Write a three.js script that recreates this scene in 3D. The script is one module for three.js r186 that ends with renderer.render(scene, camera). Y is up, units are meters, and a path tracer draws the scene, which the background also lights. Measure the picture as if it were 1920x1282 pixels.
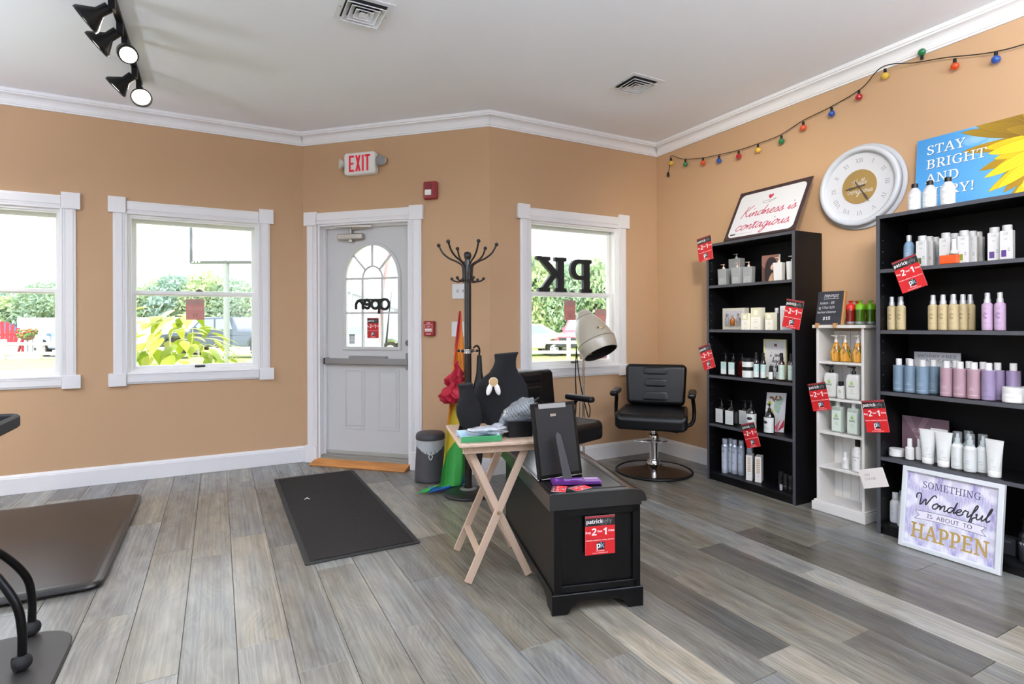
import * as THREE from 'three';
import { RoundedBoxGeometry } from 'three/addons/geometries/RoundedBoxGeometry.js';
import { mergeGeometries } from 'three/addons/utils/BufferGeometryUtils.js';
import { RectAreaLightUniformsLib } from 'three/addons/lights/RectAreaLightUniformsLib.js';

// ---------- camera, sky, sun, exposure ----------
const scene = new THREE.Scene();
const camera = new THREE.PerspectiveCamera(63.58, 1920 / 1282, 0.05, 400);
camera.position.set(0, 1.2, 0);
camera.rotation.order = 'YXZ';
camera.rotation.set(0, -28.049 * Math.PI / 180, -0.197 * Math.PI / 180);
camera.setViewOffset(1920, 1282, 0, 33, 1920, 1282);
camera.updateProjectionMatrix();
scene.background = new THREE.Color(0.88, 0.945, 1.0);
scene.backgroundIntensity = 2.7;
const sun = new THREE.DirectionalLight(0xfff3dc, 4);
sun.position.set(-22, 30, 3); sun.target.position.set(0, 0, -12);
sun.castShadow = true; sun.shadow.mapSize.set(2048, 2048);
Object.assign(sun.shadow.camera, { left: -45, right: 45, top: 45, bottom: -45, near: 1, far: 120 });
scene.add(sun, sun.target);
RectAreaLightUniformsLib.init();
const renderer = new THREE.WebGLRenderer({ antialias: true });
renderer.shadowMap.enabled = true;
renderer.toneMapping = THREE.LinearToneMapping;
renderer.toneMappingExposure = 1.2;
const ADDED_BOWL_POWER = 205, SPOT_POWER = 8, ADDED_WASH_POWER = 6.5;

// ---------- helpers ----------
const PI = Math.PI, V = (x, y, z) => new THREE.Vector3(x, y, z);
let seed = 7; const rnd = () => { seed = (seed * 1664525 + 1013904223) >>> 0; return seed / 4294967296; };
const rr = (a, b) => a + (b - a) * rnd();
const used = {};
function numbered(n) { const k = used[n] = (used[n] ?? -1) + 1; return k ? n + '_' + String(k).padStart(3, '0') : n; }
const shadow = (o) => { o.castShadow = true; o.receiveShadow = true; return o; };
function mat(color, rough = 0.6, extra = {}) { return new THREE.MeshPhysicalMaterial({ color, roughness: rough, ...extra }); }
function merged(g) {
  if (!Array.isArray(g)) return g;
  return g.length === 1 ? g[0] : mergeGeometries(g.map((x) => { const y = x.index ? x.toNonIndexed() : x; for (const k of Object.keys(y.attributes)) if (!['position', 'normal', 'uv'].includes(k)) y.deleteAttribute(k); return y; }));
}
function part(name, geo, m, parent, label) {
  const o = shadow(new THREE.Mesh(merged(geo), m)); o.name = numbered(name); parent.add(o);
  if (label) o.userData.label = label;
  return o;
}
function tag(o, label, category, group) { Object.assign(o.userData, { label, category }); if (group) o.userData.group = group; return o; }
function thing(name, label, category, p = [0, 0, 0], turn = 0, group) {
  const o = new THREE.Group(); o.name = numbered(name); o.position.set(...p); o.rotation.y = turn; scene.add(o);
  return tag(o, label, category, group);
}
function struct(name, p = [0, 0, 0], turn = 0) { const o = new THREE.Group(); o.name = name; o.position.set(...p); o.rotation.y = turn; o.userData.kind = 'structure'; scene.add(o); return o; }
function smesh(name, geo, m) { const o = shadow(new THREE.Mesh(merged(geo), m)); o.name = name; o.userData.kind = 'structure'; scene.add(o); return o; }
function copyOf(root, label, p, turn = 0, group) {
  const r = root.clone(); r.name = numbered(root.name.replace(/_\d\d\d$/, '')); r.userData = { ...root.userData, label }; if (group) r.userData.group = group;
  r.position.set(...p); r.rotation.y = turn; scene.add(r); return r;
}
const T = (g, x = 0, y = 0, z = 0) => g.translate(x, y, z);
const box = (w, h, d, x = 0, y = 0, z = 0, r = 0) => (r ? new RoundedBoxGeometry(w, h, d, 2, Math.min(r, w / 2.01, h / 2.01, d / 2.01)) : new THREE.BoxGeometry(w, h, d)).translate(x, y, z);
const lathe = (pts, n = 24) => new THREE.LatheGeometry(pts.map(([a, b]) => new THREE.Vector2(Math.max(a, 0.0001), b)), n);
const cyl = (r1, r2, h, x = 0, y = 0, z = 0, n = 16) => new THREE.CylinderGeometry(r1, r2, h, n).translate(x, y, z);
const ball = (r, x = 0, y = 0, z = 0, n = 12) => new THREE.SphereGeometry(r, n, Math.ceil(n * 0.7)).translate(x, y, z);
const tube = (pts, r, n = 24, rad = 8, closed = false) => new THREE.TubeGeometry(new THREE.CatmullRomCurve3(pts.map((p) => V(...p)), closed, 'centripetal'), n, r, rad, closed);
const bar = (a, b, w, d) => { // a rectangular bar from a to b
  const A = V(...a), B = V(...b), L = A.distanceTo(B), g = box(w, L, d, 0, 0, 0, Math.min(w, d) * 0.12);
  const q = new THREE.Quaternion().setFromUnitVectors(V(0, 1, 0), B.clone().sub(A).normalize());
  return g.applyQuaternion(q).translate(...A.add(B).multiplyScalar(0.5).toArray());
};
const rod = (a, b, r, n = 10) => { const A = V(...a), B = V(...b); return cyl(r, r, A.distanceTo(B), 0, 0, 0, n).applyQuaternion(new THREE.Quaternion().setFromUnitVectors(V(0, 1, 0), B.clone().sub(A).normalize())).translate(...A.add(B).multiplyScalar(0.5).toArray()); };
function shape(pts) { const s = new THREE.Shape(); pts.forEach(([x, y], i) => (i ? s.lineTo(x, y) : s.moveTo(x, y))); s.closePath(); return s; }
function rrect(w, h, r, cx = 0, cy = 0, s = new THREE.Shape()) {
  const x = cx - w / 2, y = cy - h / 2;
  s.moveTo(x + r, y); s.lineTo(x + w - r, y); s.quadraticCurveTo(x + w, y, x + w, y + r); s.lineTo(x + w, y + h - r); s.quadraticCurveTo(x + w, y + h, x + w - r, y + h);
  s.lineTo(x + r, y + h); s.quadraticCurveTo(x, y + h, x, y + h - r); s.lineTo(x, y + r); s.quadraticCurveTo(x, y, x + r, y); return s;
}
const extr = (s, d, bevel = 0, n = 12) => new THREE.ExtrudeGeometry(s, { depth: d - 2 * bevel, bevelEnabled: bevel > 0, bevelSize: bevel, bevelThickness: bevel, bevelSegments: 1, bevelOffset: -bevel, curveSegments: n }).translate(0, 0, bevel);
function frameShape(w, h, b, cx = 0, cy = 0, bt = b, bb = b) { // a rectangular ring
  const s = shape([[cx - w / 2, cy - h / 2], [cx + w / 2, cy - h / 2], [cx + w / 2, cy + h / 2], [cx - w / 2, cy + h / 2]]);
  s.holes.push(new THREE.Path([[cx - w / 2 + b, cy - h / 2 + bb], [cx - w / 2 + b, cy + h / 2 - bt], [cx + w / 2 - b, cy + h / 2 - bt], [cx + w / 2 - b, cy - h / 2 + bb]].map(([x, y]) => new THREE.Vector2(x, y))));
  return s;
}
// a thin printed sheet: print on the +z face only
function sheet(w, h, t, printMat, edgeMat, r = 0.0005) {
  const g = new THREE.BoxGeometry(w, h, t);
  return [g, [edgeMat, edgeMat, edgeMat, edgeMat, printMat, edgeMat]];
}
function faceBasis(TL, TR, BL) { // orientation whose x runs TL->TR, y runs up
  const x = V(...TR).sub(V(...TL)).normalize(), y0 = V(...TL).sub(V(...BL)), z = x.clone().cross(y0).normalize(), y = z.clone().cross(x);
  return new THREE.Quaternion().setFromRotationMatrix(new THREE.Matrix4().makeBasis(x, y, z));
}
// ---------- computed textures ----------
function canvasTex(w, h, draw, opts = {}) {
  const c = document.createElement('canvas'); c.width = w; c.height = h; const g = c.getContext('2d'); draw(g, w, h);
  const t = new THREE.CanvasTexture(c); t.colorSpace = opts.data ? THREE.NoColorSpace : THREE.SRGBColorSpace;
  if (opts.repeat) { t.wrapS = t.wrapT = THREE.RepeatWrapping; }
  return t;
}
const hash2 = (x, y, s) => { let n = Math.imul(x, 374761393) ^ Math.imul(y, 668265263) ^ Math.imul(s, 1442695041); n = Math.imul(n ^ (n >>> 13), 1274126177); return ((n ^ (n >>> 16)) >>> 0) / 4294967296; };
function vnoise(x, y, px, py, s) { // tiling value noise
  const xi = Math.floor(x), yi = Math.floor(y), fx = x - xi, fy = y - yi, u = fx * fx * (3 - 2 * fx), v = fy * fy * (3 - 2 * fy);
  const h = (a, b) => hash2(((a % px) + px) % px, ((b % py) + py) % py, s);
  return (h(xi, yi) * (1 - u) + h(xi + 1, yi) * u) * (1 - v) + (h(xi, yi + 1) * (1 - u) + h(xi + 1, yi + 1) * u) * v;
}
function dataTex(w, h, f, srgb = true) {
  const d = new Uint8Array(w * h * 4);
  for (let y = 0; y < h; y++) for (let x = 0; x < w; x++) { const c = f(x / w, y / h), o = (y * w + x) * 4; d[o] = c[0]; d[o + 1] = c[1]; d[o + 2] = c[2]; d[o + 3] = 255; }
  const t = new THREE.DataTexture(d, w, h); t.colorSpace = srgb ? THREE.SRGBColorSpace : THREE.NoColorSpace; t.wrapS = t.wrapT = THREE.RepeatWrapping; t.magFilter = THREE.LinearFilter; t.minFilter = THREE.LinearMipmapLinearFilter; t.generateMipmaps = true; t.needsUpdate = true; return t;
}
// single-stroke handwriting, drawn with smooth strokes
const GLYPH = {
  a: [1.12, [[.85, .85], [.55, 1], [.2, .8], [.08, .35], [.3, 0], [.65, .25], [.88, .95], [.82, .3], [.95, 0], [1.2, .35]]],
  c: [.95, [[.85, .8], [.6, 1], [.2, .75], [.1, .3], [.35, 0], [.7, .05], [1, .35]]],
  d: [1.12, [[.85, .85], [.55, 1], [.18, .75], [.1, .3], [.35, 0], [.7, .3], [.95, 1.1], [1.08, 2.1], [.9, .6], [.95, .05], [1.2, .35]]],
  e: [.92, [[.02, .3], [.5, .5], [.75, .8], [.55, 1], [.2, .75], [.12, .3], [.4, 0], [.75, .1], [1, .35]]],
  f: [.75, [[0, .2], [.5, 1.1], [.75, 1.9], [.58, 2.2], [.4, 1.7], [.28, .2], [.2, -.9], [.38, -1], [.5, -.3], [.42, .1], [.85, .35]]],
  g: [1.08, [[.85, .85], [.55, 1], [.18, .75], [.1, .3], [.35, 0], [.7, .25], [.9, .95], [.8, -.5], [.45, -1], [.15, -.8], [.5, -.25], [1.15, .35]]],
  h: [1.05, [[0, .2], [.45, 1.3], [.5, 2.1], [.32, 2], [.18, 0], [.3, .6], [.62, 1], [.76, .7], [.72, .1], [.9, 0], [1.12, .35]]],
  i: [.58, [[0, .25], [.28, 1], [.22, .2], [.38, 0], [.64, .35]], [[.42, 1.45], [.45, 1.55]]],
  l: [.62, [[0, .25], [.48, 1.2], [.6, 2.1], [.42, 2.1], [.25, 1], [.24, .2], [.42, 0], [.68, .35]]],
  n: [1.02, [[0, .6], [.2, 1], [.16, 0], [.28, .6], [.6, 1], [.74, .75], [.7, .15], [.85, 0], [1.1, .35]]],
  o: [.98, [[.6, 1], [.2, .8], [.1, .3], [.35, 0], [.75, .25], [.85, .75], [.6, 1], [.72, .8], [1.05, .8]]],
  p: [1, [[0, .6], [.22, 1], [.1, -1], [.2, .6], [.55, 1], [.85, .7], [.75, .15], [.4, 0], [.2, .2], [.6, .05], [1.05, .35]]],
  r: [.85, [[0, .5], [.22, 1.1], [.35, .88], [.68, .95], [.58, .3], [.72, 0], [.92, .35]]],
  s: [.78, [[0, .25], [.45, 1.08], [.42, .8], [.65, .3], [.4, 0], [.1, .1], [.4, 0], [.82, .35]]],
  t: [.68, [[0, .25], [.42, 1.75], [.26, .3], [.42, 0], [.75, .35]], [[.02, 1.15], [.7, 1.22]]],
  u: [1.08, [[0, .7], [.14, 1], [.12, .3], [.35, 0], [.7, .4], [.8, 1], [.76, .2], [.9, 0], [1.15, .35]]],
  K: [1.35, [[.35, 2.1], [.1, 0]], [[1.25, 2.2], [.2, 1.05], [.6, .85], [1, .05], [1.4, .3]]],
  W: [1.75, [[-.55, 1.25], [-.75, 1.7], [-.4, 2.15], [0, 1.9], [.05, 1], [.15, 0], [.8, 1.7], [.85, 0], [1.45, 1.9], [1.8, 2.2], [2, 1.9]]],
  H: [1.25, [[-.5, 1.2], [.2, 1.6], [.3, 2.2], [.1, 0]], [[1, 2.2], [.85, 0], [1.1, .1]], [[.1, 1.05], [1.1, 1.2]]],
  G: [1.25, [[1.1, 1.7], [.75, 2.1], [.2, 1.5], [.15, .5], [.55, 0], [1, .45], [1.05, .95], [.6, .85], [1.3, .8]]],
  '.': [.4, [[.12, .02], [.17, .06]]], ' ': [.7],
};
function script(g, text, x, y, size, lw, color, slant = 0.25) {
  g.strokeStyle = color; g.lineWidth = lw; g.lineCap = 'round'; g.lineJoin = 'round';
  for (const ch of text) {
    const [w, ...strokes] = GLYPH[ch] ?? [.6];
    for (const s of strokes) {
      const p = s.map(([a, b]) => [x + (a + b * slant) * size, y - b * size]);
      g.beginPath(); g.moveTo(...p[0]);
      for (let i = 1; i < p.length - 1; i++) g.quadraticCurveTo(...p[i], (p[i][0] + p[i + 1][0]) / 2, (p[i][1] + p[i + 1][1]) / 2);
      g.lineTo(...p[p.length - 1]); g.stroke();
    }
    x += w * size;
  }
  return x;
}
const WALL = '#c29f7b';
const M = {
  wall: mat(WALL, 0.85), ceiling: mat('#f7f9fd', 0.9), trim: mat('#efeff0', 0.38), sash: mat('#f3f3f1', 0.35), slab: mat('#6d665e', 0.8),
  glass: mat('#ffffff', 0, { transmission: 1, thickness: 0, ior: 1.45 }), black: mat('#09090b', 0.42, { specularIntensity: 0.7 }), satin: mat('#060607', 0.34, { specularIntensity: 0.5 }), shelf: mat('#08080b', 0.45, { specularIntensity: 0.5 }), shelfEdge: mat('#44454b', 0.45),
  leather: mat('#08090b', 0.34, { specularIntensity: 0.8 }), chrome: mat('#d8d8da', 0.14, { metalness: 1 }), steel: mat('#a7a59f', 0.35, { metalness: 0.85 }), dark: mat('#1c1613', 0.35), rubber: mat('#17171a', 0.7),
  white: mat('#dedfde', 0.45), paper: mat('#f3f1ee', 0.8), red: mat('#8c1016', 0.4), wood: mat('#c9a57c', 0.6), velvet: mat('#08080b', 0.95, { sheen: 0.15, sheenRoughness: 0.6, sheenColor: new THREE.Color('#333340') }),
  silver: mat('#b9bcc0', 0.35, { metalness: 0.5 }), bracket: mat('#7d7e80', 0.4, { metalness: 0.4 }),
};
// room geometry (metres): left wall z = -DL, front wall z = -DP, diagonal entry wall from A to B, right wall x = XR
const DL = 5.154, DP = 3.953, XR = 3.66, XA = 0.6626, XB = 1.9045, CH = 2.877, XW = -4.3, ZB = 4.6, TH = 0.16;
const DT = Math.atan2(-(-DP + DL), XB - XA), DLEN = Math.hypot(XB - XA, DL - DP); // entry wall turn and length
// ---------- room shell ----------
const ROOM = [[XW, -DL], [XA, -DL], [XB, -DP], [XR, -DP], [XR, ZB], [XW, ZB]]; // clockwise seen from above, inside on the right hand when walking +
{
  const poly = (grow) => { // outline moved outwards
    const n = ROOM.length;
    return ROOM.map((p, i) => {
      const a = ROOM[(i + n - 1) % n], b = ROOM[(i + 1) % n], d1 = [p[0] - a[0], p[1] - a[1]], d2 = [b[0] - p[0], b[1] - p[1]], l1 = Math.hypot(...d1), l2 = Math.hypot(...d2);
      const n1 = [d1[1] / l1, -d1[0] / l1], n2 = [d2[1] / l2, -d2[0] / l2], k = 1 + n1[0] * n2[0] + n1[1] * n2[1];
      return [p[0] + grow * (n1[0] + n2[0]) / k, p[1] + grow * (n1[1] + n2[1]) / k];
    });
  };
  const flat = (grow) => shape(poly(grow).map(([x, z]) => [x, -z]));
  smesh('ceiling', extr(flat(TH), 0.2).rotateX(-PI / 2).translate(0, CH, 0), M.ceiling);
  // floor: a slab and its planks
  const floor = struct('floor');
  part('subfloor', extr(flat(TH), 0.2).rotateX(-PI / 2).translate(0, -0.2065, 0), M.slab, floor);
  const grain = (seedN) => dataTex(256, 1024, (u, v) => {
    let streak = 0; for (let o = 0, a = 0.5, f = 24; o < 4; o++, a *= 0.6, f *= 2) streak += a * vnoise(u * f, v * f / 10, f, Math.max(2, Math.round(f / 10)), seedN + o);
    const cloud = vnoise(u * 3, v * 5, 3, 5, seedN + 9) * 0.5 + vnoise(u * 6, v * 14, 6, 14, seedN + 10) * 0.5;
    const knot = Math.sin((u * 7 + vnoise(u * 2, v * 6, 2, 6, seedN + 11) * 5 + vnoise(u * 8, v * 30, 8, 30, seedN + 12) * 0.6) * 6.28) * 0.5 + 0.5;
    const fine = Math.pow(vnoise(u * 96, v * 24, 96, 24, seedN + 13), 4);
    let t = 0.52 + (streak - 0.55) * 0.5 + (cloud - 0.5) * 0.5 + (knot - 0.5) * 0.1 - fine * 0.2 + (vnoise(u * 128, v * 128, 128, 128, seedN + 14) - 0.5) * 0.08;
    const warm = vnoise(u * 4, v * 7, 4, 7, seedN + 15) - 0.5; t = Math.max(0, Math.min(1, t));
    const k = 135 + 105 * t; return [Math.min(255, k * (1 + warm * 0.03)), k, Math.min(255, k * (1 - warm * 0.05))];
  });
  const grains = [grain(11), grain(57), grain(91)];
  const TONES = [];
  for (let i = 0; i < 9; i++) for (let k = 0; k < 3; k++) {
    const t = i / 8, c = new THREE.Color().setRGB(0.12 + 0.46 * t, 0.112 + 0.435 * t, 0.094 + 0.37 * t);
    if (k === 1) c.multiply(new THREE.Color(1.04, 1, 0.93)); if (k === 2) c.multiply(new THREE.Color(0.96, 1, 1.06));
    TONES.push(mat(c, 0.25, { map: grains[(i + k) % 3], bumpMap: grains[(i + k) % 3], bumpScale: 0.0004, specularIntensity: 1 }));
  }
  // joint phase and tones (near to far) of each row, from the left of the frame to the right
  const ROWS = { '-3': [-2.4, .4, .5, .6], '-2': [-3, .5, .45, .55], '-1': [-2.45, .55, .5, .5], 0: [-2.785, .72, .78, .68], 1: [-2.223, .7, .58, .44, .55], 2: [-3.269, .62, .6, .58, .62], 3: [-2.282, .8, .7, .62, .6], 4: [-2.029, .5, .52, .4, .55], 5: [-2.829, .52, .62, .5], 6: [-2.13, .45, .55, .5], 7: [-2.49, .52, .42, .6],
    8: [-1.776, .5, .38, .75, .35], 9: [-1.586, .5, .32, .62, .4], 10: [-2.3, .85, .7, .5], 11: [-1.252, .5, .32, .5, .45], 12: [-1.33, .85, .16, .4, .4], 13: [-1.949, .55, .45, .5], 14: [-1.249, .2, .42, .55, .4], 15: [-.921, .5, .14, .5, .45], 16: [-1.683, .85, .8, .45], 17: [-.99, .75, .15, .4, .45], 18: [-1.871, .25, .4, .45], 19: [-1.438, .4, .42, .38], 20: [-1.96, .45, .4, .4] };
  const W = 0.1826, L = 1.21, X0 = -0.4895, gap = 0.0011;
  const geos = new Map();
  const plankGeo = (len, w, v) => {
    const key = len.toFixed(2) + w.toFixed(3) + v; if (geos.has(key)) return geos.get(key);
    const a = w / 2 - gap, b = len / 2 - gap, c = 0.0009, t = 0.006, P = [], U = [], I = [];
    const q = (p) => { const k = P.length / 3; for (const [x, y, z] of p) { P.push(x, y, z); U.push((x + a) / (2 * a) * 0.98 + 0.01, ((z + b) / 1.21) * 0.8 + v * 0.37); } I.push(k, k + 1, k + 2, k, k + 2, k + 3); };
    q([[-a + c, 0, b - c], [a - c, 0, b - c], [a - c, 0, -b + c], [-a + c, 0, -b + c]]);
    const e = [[-1, 1], [1, 1], [1, -1], [-1, -1]];
    for (let i = 0; i < 4; i++) { const [x1, z1] = e[i], [x2, z2] = e[(i + 1) % 4]; q([[x1 * a, -c, z1 * b], [x2 * a, -c, z2 * b], [x2 * (a - c), 0, z2 * (b - c)], [x1 * (a - c), 0, z1 * (b - c)]]); q([[x1 * a, -t, z1 * b], [x2 * a, -t, z2 * b], [x2 * a, -c, z2 * b], [x1 * a, -c, z1 * b]]); }
    const g = new THREE.BufferGeometry(); g.setAttribute('position', new THREE.Float32BufferAttribute(P, 3)); g.setAttribute('uv', new THREE.Float32BufferAttribute(U, 2)); g.setIndex(I);
    const n = g.toNonIndexed(); n.computeVertexNormals(); geos.set(key, n); return n;
  };
  const farZ = (x) => (x < XA ? -DL : x < XB ? -DL + (x - XA) * (DL - DP) / (XB - XA) : -DP);
  const rows = [];
  for (let r = -21; r <= 22; r++) {
    let x1 = X0 + r * W, x2 = x1 + W; if (x1 < XW - 0.05) continue; x2 = Math.min(x2, XR); if (x2 - x1 < 0.02) continue;
    const far = Math.min(farZ(x1), farZ(x2)) - 0.02, spec = ROWS[r], ph = spec ? spec[0] : -((r * 7919 % 97) / 97) * L - 1;
    for (let z = ph + L * Math.ceil((ZB - ph) / L); z > far; z -= L) {
      const z1 = Math.min(z, ZB), z2 = Math.max(z - L, far); if (z1 - z2 < 0.02) continue;
      const k = Math.round((ph - z) / L) + 1; // plank 1 ends at the noted joint
      let tone = spec && k >= 0 && k < spec.length - 1 ? spec[k + 1] : 0.25 + 0.5 * hash2(r + 50, Math.round(z * 3) + 60, 5);
      rows.push([z1, x1, x2, z2, tone, r]);
    }
  }
  rows.sort((p, q) => Math.abs(p[0] + 1.8) - Math.abs(q[0] + 1.8));
  for (const [z1, x1, x2, z2, tone, r] of rows) {
    const i = Math.max(0, Math.min(8, Math.round(tone * 8)));
    const o = part('plank', plankGeo(z1 - z2, x2 - x1, Math.floor(hash2(r + 40, Math.round(z1 * 9) + 80, 3) * 5)), TONES[i * 3 + Math.floor(hash2(r + 30, Math.round(z1 * 7) + 70, 8) * 3)], floor);
    o.position.set((x1 + x2) / 2, 0, (z1 + z2) / 2);
  }
}
// mouldings swept along the inside of the room with mitred corners; profile = [distance from wall, height]
function sweep(name, pts, profile, m, smooth) {
  const n = pts.length, dir = (i) => { const a = pts[i], b = pts[i + 1], l = Math.hypot(b[0] - a[0], b[1] - a[1]); return [(b[0] - a[0]) / l, (b[1] - a[1]) / l]; };
  const at = (i, d) => {
    const d1 = i > 0 ? dir(i - 1) : dir(i), d2 = i < n - 1 ? dir(i) : dir(i - 1), n1 = [-d1[1], d1[0]], n2 = [-d2[1], d2[0]], k = 1 + n1[0] * n2[0] + n1[1] * n2[1];
    return [pts[i][0] + d * (n1[0] + n2[0]) / k, pts[i][1] + d * (n1[1] + n2[1]) / k];
  };
  for (let i = 0; i < n - 1; i++) {
    const P = [], quad = (a, b, c, d) => P.push(...a, ...b, ...c, ...a, ...c, ...d);
    for (let j = 0; j < profile.length - 1; j++) {
      const [d1, h1] = profile[j], [d2, h2] = profile[j + 1], a = at(i, d1), b = at(i + 1, d1), c = at(i + 1, d2), d = at(i, d2);
      quad([a[0], h1, a[1]], [b[0], h1, b[1]], [c[0], h2, c[1]], [d[0], h2, d[1]]);
    }
    for (const e of [i, i + 1]) for (let j = 1; j < profile.length - 1; j++) { const t = [profile[0], profile[j], profile[j + 1]].map(([d, h]) => { const q = at(e, d); return [q[0], h, q[1]]; }); if (e !== i) t.reverse(); P.push(...t[0], ...t[1], ...t[2]); }
    const g = new THREE.BufferGeometry(); g.setAttribute('position', new THREE.Float32BufferAttribute(P, 3)); g.computeVertexNormals();
    smesh(Array.isArray(name) ? name[i] : name + '_' + (i + 1), g, m);
  }
}
const crown = []; { // stepped crown moulding with a cove
  const pr = [[0, 2.772], [0.012, 2.772], [0.014, 2.782], [0.02, 2.784], [0.022, 2.794]];
  for (let i = 0; i <= 5; i++) { const t = i / 5 * PI / 2; pr.push([0.024 + 0.042 * (1 - Math.cos(t)), 2.797 + 0.044 * Math.sin(t)]); }
  pr.push([0.07, 2.843], [0.07, 2.852], [0.078, 2.854], [0.08, CH - 0.001], [0, CH - 0.001]);
  sweep('trim', [[XW, ZB], [XW, -DL], [XA, -DL], [XB, -DP], [XR, -DP], [XR, ZB]], pr, M.trim);
  const bp = [[0, 0.001], [0.016, 0.001], [0.016, 0.112], [0.013, 0.116], [0.013, 0.122], [0.008, 0.13], [0.005, 0.137], [0, 0.138]];
  const ux = Math.cos(DT), uz = -Math.sin(DT), on = (s) => [XA + ux * s, -DL + uz * s];
  sweep(['baseboard_side', 'baseboard_left', 'baseboard_corner'], [[XW, ZB], [XW, -DL], [XA, -DL], on(0.028)], bp, M.trim);
  sweep(['baseboard_entry', 'baseboard_front', 'baseboard_right'], [on(1.075), [XB, -DP], [XR, -DP], [XR, ZB]], bp, M.trim);
}
// walls with openings, each an extruded slab whose local x runs along the wall and z points into the room
const wallTexture = dataTex(256, 256, (u, v) => { const k = 128 + 60 * (vnoise(u * 60, v * 60, 60, 60, 3) - 0.5) + 40 * (vnoise(u * 120, v * 120, 120, 120, 4) - 0.5); return [k, k, k]; }, false);
M.wall.bumpMap = wallTexture; M.wall.bumpScale = 0.0004;
function wall(name, p, turn, len, holes, ext = [0, 0]) {
  const s = shape([[-ext[0], 0], [len + ext[1], 0], [len + ext[1], CH], [-ext[0], CH]]);
  for (const [x1, y1, x2, y2] of holes) s.holes.push(new THREE.Path([[x1, y1], [x1, y2], [x2, y2], [x2, y1]].map((q) => new THREE.Vector2(...q))));
  const o = smesh(name, extr(s, TH).translate(0, 0, -TH), M.wall); o.position.set(...p); o.rotation.y = turn; return o;
}
const WIN = { hw: 0.462, y0: 0.828, y1: 2.06 };
const hole = (c) => [c - WIN.hw, WIN.y0, c + WIN.hw, WIN.y1];
const W1 = -1.482, W2 = -0.157, W3 = 2.732;
wall('wall_left', [XW, 0, -DL], 0, XA - XW, [hole(W1 - XW), hole(W2 - XW), hole(-2.81 - XW)], [TH, 0.06]);
wall('wall_entry', [XA, 0, -DL], DT, DLEN, [[0.15, 0.02, 1.035, 2.075]], [0, 0]);
wall('wall_front', [XB, 0, -DP], 0, XR - XB, [hole(W3 - XB)], [0.0, TH]);
wall('wall_right', [XR, 0, -DP], -PI / 2, ZB + DP, [], [0, 0]);
wall('wall_back', [XR, 0, ZB], PI, XR - XW, [[1.2, 0.5, 3.4, 2.35]], [TH, TH]);
wall('wall_side', [XW, 0, ZB], PI / 2, ZB + DL, [[1.0, 0.5, 3.2, 2.35], [4.2, 0.5, 6.4, 2.35]], [0, 0]);
// plain unseen windows added at side and rear to let in fill daylight
function addedWindow(name, p, turn, x1, y1, x2, y2) {
  const g = struct(name, p, turn), w = x2 - x1, h = y2 - y1, cx = (x1 + x2) / 2, cy = (y1 + y2) / 2;
  part('frame', extr(frameShape(w, h, 0.05, cx, cy), 0.06, 0.004).translate(0, 0, -0.11), M.sash, g);
  part('casing', extr(frameShape(w + 0.2, h + 0.2, 0.1, cx, cy), 0.02, 0.004), M.trim, g);
  part('pane', box(w - 0.1, h - 0.1, 0.004, cx, cy, -0.08), M.glass, g);
}
addedWindow('window_4', [XR, 0, ZB], PI, 1.2, 0.5, 3.4, 2.35);
addedWindow('window_6', [XW, 0, ZB], PI / 2, 1.0, 0.5, 3.2, 2.35); addedWindow('window_7', [XW, 0, ZB], PI / 2, 4.2, 0.5, 6.4, 2.35);
// fluted casing board: runs along +y from 0 to len, width w, on the wall face z = 0
function casingGeo(w, len, t = 0.018) {
  const h = w / 2, s = [[-h, 0], [h, 0], [h, t - 0.003], [h - 0.003, t]];
  for (const c of [0.3, 0.14]) s.push([h * (c + 0.34) + 0.004, t], [h * (c + 0.34), t - 0.004], [h * (c + 0.34) - 0.006, t - 0.004], [h * (c + 0.34) - 0.01, t]);
  s.push([-h + 0.016, t], [-h + 0.012, t - 0.004], [-h + 0.004, t - 0.006], [-h, t - 0.008]);
  return extr(shape(s), len).rotateX(-PI / 2); // shape y becomes -z ... turned below
}
function casing(parent, x, y, w, len, turn) { const o = part('casing', casingGeo(w, len).rotateX(0), M.trim, parent); o.geometry.scale(1, 1, -1); const ix = o.geometry; flip(ix); o.position.set(x, y, 0); o.rotation.z = turn; return o; }
function flip(g) { const a = g.index; if (a) { for (let i = 0; i < a.count; i += 3) { const t = a.getX(i); a.setX(i, a.getX(i + 1)); a.setX(i + 1, t); } } else for (const k of Object.keys(g.attributes)) { const b = g.attributes[k], n = b.itemSize; for (let i = 0; i < b.count; i += 3) for (let j = 0; j < n; j++) { const t = b.array[i * n + j]; b.array[i * n + j] = b.array[(i + 1) * n + j]; b.array[(i + 1) * n + j] = t; } } g.computeVertexNormals(); }
const dim = mat('#55524a', 0.5);
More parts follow.
